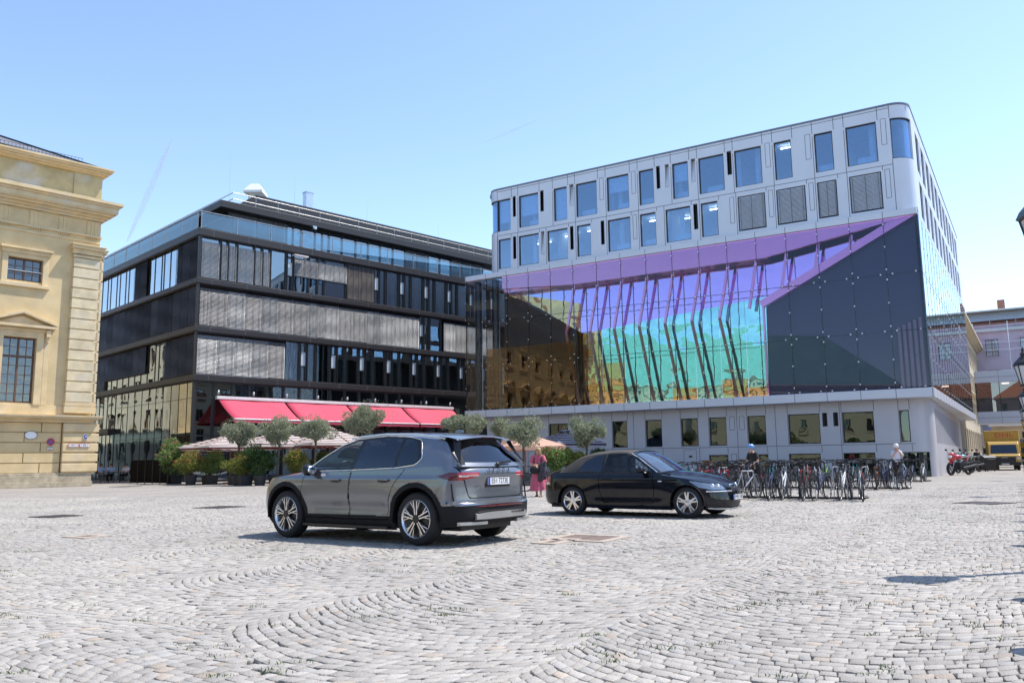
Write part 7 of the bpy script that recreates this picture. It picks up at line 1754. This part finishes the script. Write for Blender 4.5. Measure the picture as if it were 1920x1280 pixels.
# three guests at the tables by the mirroring ground floor
for i,(px,py,lab,sm,lm,dx) in enumerate(((189,899.5,'man in a pale blue shirt and grey trousers seated nearest the ochre building','shirtblue','trousers',0),(207,899.5,'man in a blue shirt seated behind the middle café table','shirtblue','darkcloth',0),(235,900,'person in a white shirt seated beside the black wind screen','shirtwhite','darkcloth',0))):
    d = _f*FPX+_R*(px-960)-_U*(py-640); k = 58.5/d.y; x, y = d.x*k, 58.5; rot = rad((60,15,-10)[i])
    seated(lab, x, y, rot, sm, lm)
    c_, s_ = math.cos(rot), math.sin(rot); chair(('chair under the man in grey trousers','chair under the man at the middle table','chair under the guest in the white shirt')[i], x+.05*-s_, y+.05*c_, rot)
    if i: table(('','round dark café table before the man in the blue shirt','round dark café table before the guest in white')[i], x+.62*s_, y-.62*c_)
# ------------------------------------------------------------------ bicycles in their racks
def bike_meshes():
    m_ = {}
    w_ = MB(); w_.tube([(math.cos(a)*.335,0,math.sin(a)*.335) for a in [2*PI*i/26 for i in range(26)]], .019, 6, True); m_['tyre'] = w_
    r = MB(); r.tube([(math.cos(a)*.312,0,math.sin(a)*.312) for a in [2*PI*i/24 for i in range(24)]], .011, 5, True)
    for k in range(16): a = 2*PI*k/16; r.bar((math.cos(a+.5)*.02,.025*(-1)**k,math.sin(a+.5)*.02),(math.cos(a)*.31,0,math.sin(a)*.31),.0035,.0035)
    r.cyl((0,-.045,0),(0,.045,0),.024,n=8); m_['spokes'] = r
    f = MB(); bb = (.42,0,.28); st = (.30,0,.80); hd = (.88,0,.80); hb = (.92,0,.66)
    for a, b, q in ((bb,st,.017),(st,(.87,0,.78),.017),(bb,hb,.02),(hd,hb,.02),((.0,.05,.335),bb,.011),((0,-.05,.335),bb,.011),((0,.05,.335),(.31,.01,.74),.009),((0,-.05,.335),(.31,-.01,.74),.009),(hb,(.99,.05,.45),.013),(hb,(.99,-.05,.45),.013),((.99,.05,.45),(1.06,.05,.335),.012),((.99,-.05,.45),(1.06,-.05,.335),.012)): f.cyl(a, b, q, n=7)
    m_['frame'] = f
    f2 = MB()   # low-entry frame
    for a, b, q in ((bb,st,.017),((.36,0,.52),(.88,0,.74),.02),(bb,(.9,0,.68),.022),((.87,0,.86),(.92,0,.66),.02),((.0,.05,.335),bb,.011),((0,-.05,.335),bb,.011),((0,.05,.335),(.32,.01,.72),.009),((0,-.05,.335),(.32,-.01,.72),.009),((.92,0,.66),(1.06,.05,.335),.014),((.92,0,.66),(1.06,-.05,.335),.014)): f2.cyl(a, b, q, n=7)
    m_['frame2'] = f2
    h = MB(); h.cyl((.87,0,.80),(.84,0,1.0),.014,n=7); h.tube([(.72,-.29,1.0),(.82,-.22,1.03),(.86,0,1.0),(.82,.22,1.03),(.72,.29,1.0)], .013, 6); 
    for s in (-1,1): h.cyl((.78,s*.25,1.02),(.68,s*.29,.995),.019,n=6)
    m_['handlebar'] = h
    s = MB(); s.cyl((.30,0,.78),(.275,0,.94),.014,n=6); s.add([(.10,-.085,.96),(.10,.085,.96),(.22,.05,.95),(.42,.02,.955),(.42,-.02,.955),(.22,-.05,.95),(.12,-.07,.91),(.12,.07,.91),(.38,0,.92)],[(0,5,2,1),(5,4,3,2),(0,1,7,6),(1,2,8,7),(0,6,8,5),(2,3,8),(4,5,8),(3,4,8)]); m_['saddle'] = s
    c = MB(); c.lathe([(.07,-.05),(.095,-.05),(.095,-.044),(.07,-.044)], 16, (.42,0,.28), axis='y'); c.bar((.42,-.06,.28),(.49,-.06,.13),.016,.02); c.bar((.42,.06,.28),(.35,.06,.43),.016,.02); c.box(.45,.54,-.15,-.06,.115,.135); c.box(.30,.39,.06,.15,.425,.445)
    c.bar((0,-.05,.365),(.42,-.05,.37),.006,.01); c.bar((0,-.05,.30),(.42,-.05,.19),.006,.01); m_['crank'] = c
    g = MB(); 
    pts = [(math.cos(a)*.37,0,.335+math.sin(a)*.37) for a in np.linspace(.5,2.95,12)]
    for p, q in zip(pts[:-1], pts[1:]): g.bar(p, q, .05, .006, up=(0,1,0))
    m_['mudguard'] = g
    k = MB(); 
    for yy in (-.06,0,.06): k.bar((-.22,yy,.75),(.24,yy,.75),.01,.01)
    k.bar((-.2,-.06,.75),(-.02,-.06,.36),.01,.01); k.bar((-.2,.06,.75),(-.02,.06,.36),.01,.01); k.bar((-.22,-.065,.75),(-.22,.065,.75),.012,.012); m_['rack'] = k
    b = MB(); b.add([(1.0,-.17,.86),(1.26,-.17,.86),(1.26,.17,.86),(1.0,.17,.86),(.96,-.21,1.08),(1.31,-.21,1.08),(1.31,.21,1.08),(.96,.21,1.08)],[(0,3,2,1),(0,1,5,4),(1,2,6,5),(2,3,7,6),(3,0,4,7)]); m_['basket'] = b
    return m_
BM = bike_meshes()
M['spoke'] = pbr('dull rim metal', (.16,.16,.165), .4, .7)
M['wicker'] = pbr('wicker', (.16,.09,.05), .85, var=.4, scale=60)
def bike_kind(name, label, frame_mat, low=False, guards=True, rack=True, basket=False, bars='black'):
    t = thing(name, label, 'bicycle', (0,0,0), 0, 'bicycles in the racks')
    me = bike_kind.me
    if not me:
        for k, v in BM.items(): me[k] = v.mesh(k, {'tyre':M['rubber'],'spokes':M['spoke'],'handlebar':M['black'],'saddle':M['black'],'crank':M['spoke'],'mudguard':M['black'],'rack':M['black'],'basket':M['wicker']}.get(k, M['black']), 50)
    for xx in (0, 1.06): o = link_mesh('wheel', me['tyre'], t, (xx,0,.335)); link_mesh('spokes', me['spokes'], o)
    fm = me['frame2' if low else 'frame'].copy(); fm.materials.clear(); fm.materials.append(frame_mat); link_mesh('frame', fm, t)
    for k, on in (('handlebar',1),('saddle',1),('crank',1),('mudguard',guards),('rack',rack),('basket',basket)):
        if on:
            link_mesh(k, me[k], t)
            if k == 'mudguard': link_mesh(k, me[k], t, (1.06,0,0))
    return t
bike_kind.me = {}
KC = [('black', (.012,.012,.014)),('dark blue', (.015,.03,.09)),('silver', (.5,.5,.52)),('white', (.65,.65,.66)),('lime green', (.25,.55,.06)),('red', (.4,.02,.02)),('teal', (.02,.28,.3)),('dark grey', (.06,.06,.065)),('orange', (.6,.18,.02)),('pink', (.55,.1,.25))]
KM = [pbr(n+' bicycle paint', c, .35, .2) for n, c in KC]
spec = [dict(),dict(low=True),dict(guards=False,rack=False),dict(low=True),dict(guards=False,rack=False),dict(),dict(low=True),dict(),dict(guards=False,rack=False),dict(low=True,basket=True)]
def racks():
    X = np.array([math.cos(GA), math.sin(GA)]); Nn = np.array([-math.sin(GA), math.cos(GA)])
    rr = random.Random(19)
    rows = [((9.55,22.75), 8.6, 'front'), ((14.0,29.6), 9.5, 'middle'), ((18.7,37.6), 10.5, 'back')]
    protos = [bike_kind('bicycle', 'x', KM[i], **spec[i]) for i in range(10)]; used = [False]*10
    wts = [26,10,12,9,3,6,5,20,2,3]; cnt = {}
    for end, ln, rn in rows:
        E_ = np.array(end); t = thing('bicycle_rack', {'front':'low steel bicycle rack nearest us, right of the convertible','middle':'low steel bicycle rack in the middle row','back':'low steel bicycle rack in the row by the grey wall'}[rn], 'bicycle rack', (E_[0]-X[0]*ln, E_[1]-X[1]*ln, 0), GA, 'bicycle racks')
        b = MB(); b.box(0,ln,-.28,-.24,.02,.06); b.box(0,ln,.24,.28,.02,.06); b.build('base_rail', M['darkmetal'], t); 
        h = MB()
        for i in range(int(ln/.42)):
            u = .2+.42*i
            for s in (-.03,.03): h.tube([(u+s,-.2,.05),(u+s,-.16,.42),(u+s,.16,.42),(u+s,.2,.05)], .009, 5)
        h.build('hoop', M['steel'], t)
        u = .15; k = 0
        while u < ln-.05:
            for side in (0,1):
                if rr.random() < .07: continue
                i = rr.choices(range(10), wts)[0]
                if rn == 'front' and u > ln-.9 and side == 0: i = (4,3)[int(u > ln-.5)] if k % 2 == 0 else i
                P = E_ - X*(ln-u+rr.gauss(0,.04)+ (.2 if side else 0)); rot = GA+(PI/2 if side == 0 else -PI/2)+rr.gauss(0,.13)
                d = np.array([math.cos(rot), math.sin(rot)]); P = P-d*(1.06-.05+rr.gauss(0,.06))
                lab = f'{KC[i][0]} bicycle in the {rn} rack row'
                if not used[i]: o = protos[i]; used[i] = True; o.location = (P[0],P[1],0); o.rotation_euler = (0,0,rot)
                else: o = dup(protos[i], (P[0],P[1],0), rot)
                o['label'] = lab; o['group'] = f'{KC[i][0]} bicycles of the {rn} rack row'
                o.rotation_euler = (rr.gauss(.0,.09), 0, rot)
                cnt.setdefault(lab, []).append(o)
            u += .46; k += 1
    # a few more leaning behind the walking woman
    for px, py, i, r, lab in ((985,921,0,.4,'black bicycle parked behind the grey car tail'),(1003,919,7,.9,'dark grey bicycle parked behind the walking woman'),(1082,915,2,.2,'silver bicycle seen above the boot of the convertible'),(1118,915,5,-.2,'red bicycle seen above the convertible rear window')):
        x, y = gpt(px, py); o = dup(protos[i], (x,y,0), r, lab, 'bicycles parked behind the convertible')
    for i in range(10):
        if not used[i]:
            P = np.array([12.0,33.0])-X*i*.4; protos[i].location = (P[0],P[1],0); protos[i].rotation_euler = (0,0,GA+PI/2); protos[i]['label'] = f'{KC[i][0]} bicycle standing between the rack rows'
    # who stands where along its row, so that each label names one bicycle
    for lab, os_ in cnt.items():
        if len(os_) == 1: continue
        os_.sort(key=lambda o: o.location.x)
        nth = ['first','second','third','fourth','fifth','sixth','seventh','eighth','ninth','tenth','eleventh','twelfth','thirteenth','fourteenth','fifteenth','sixteenth','seventeenth','eighteenth','nineteenth','twentieth']
        for j, o in enumerate(os_): o['label'] = lab+f', {nth[min(j,19)]} of that colour from the left'
racks()
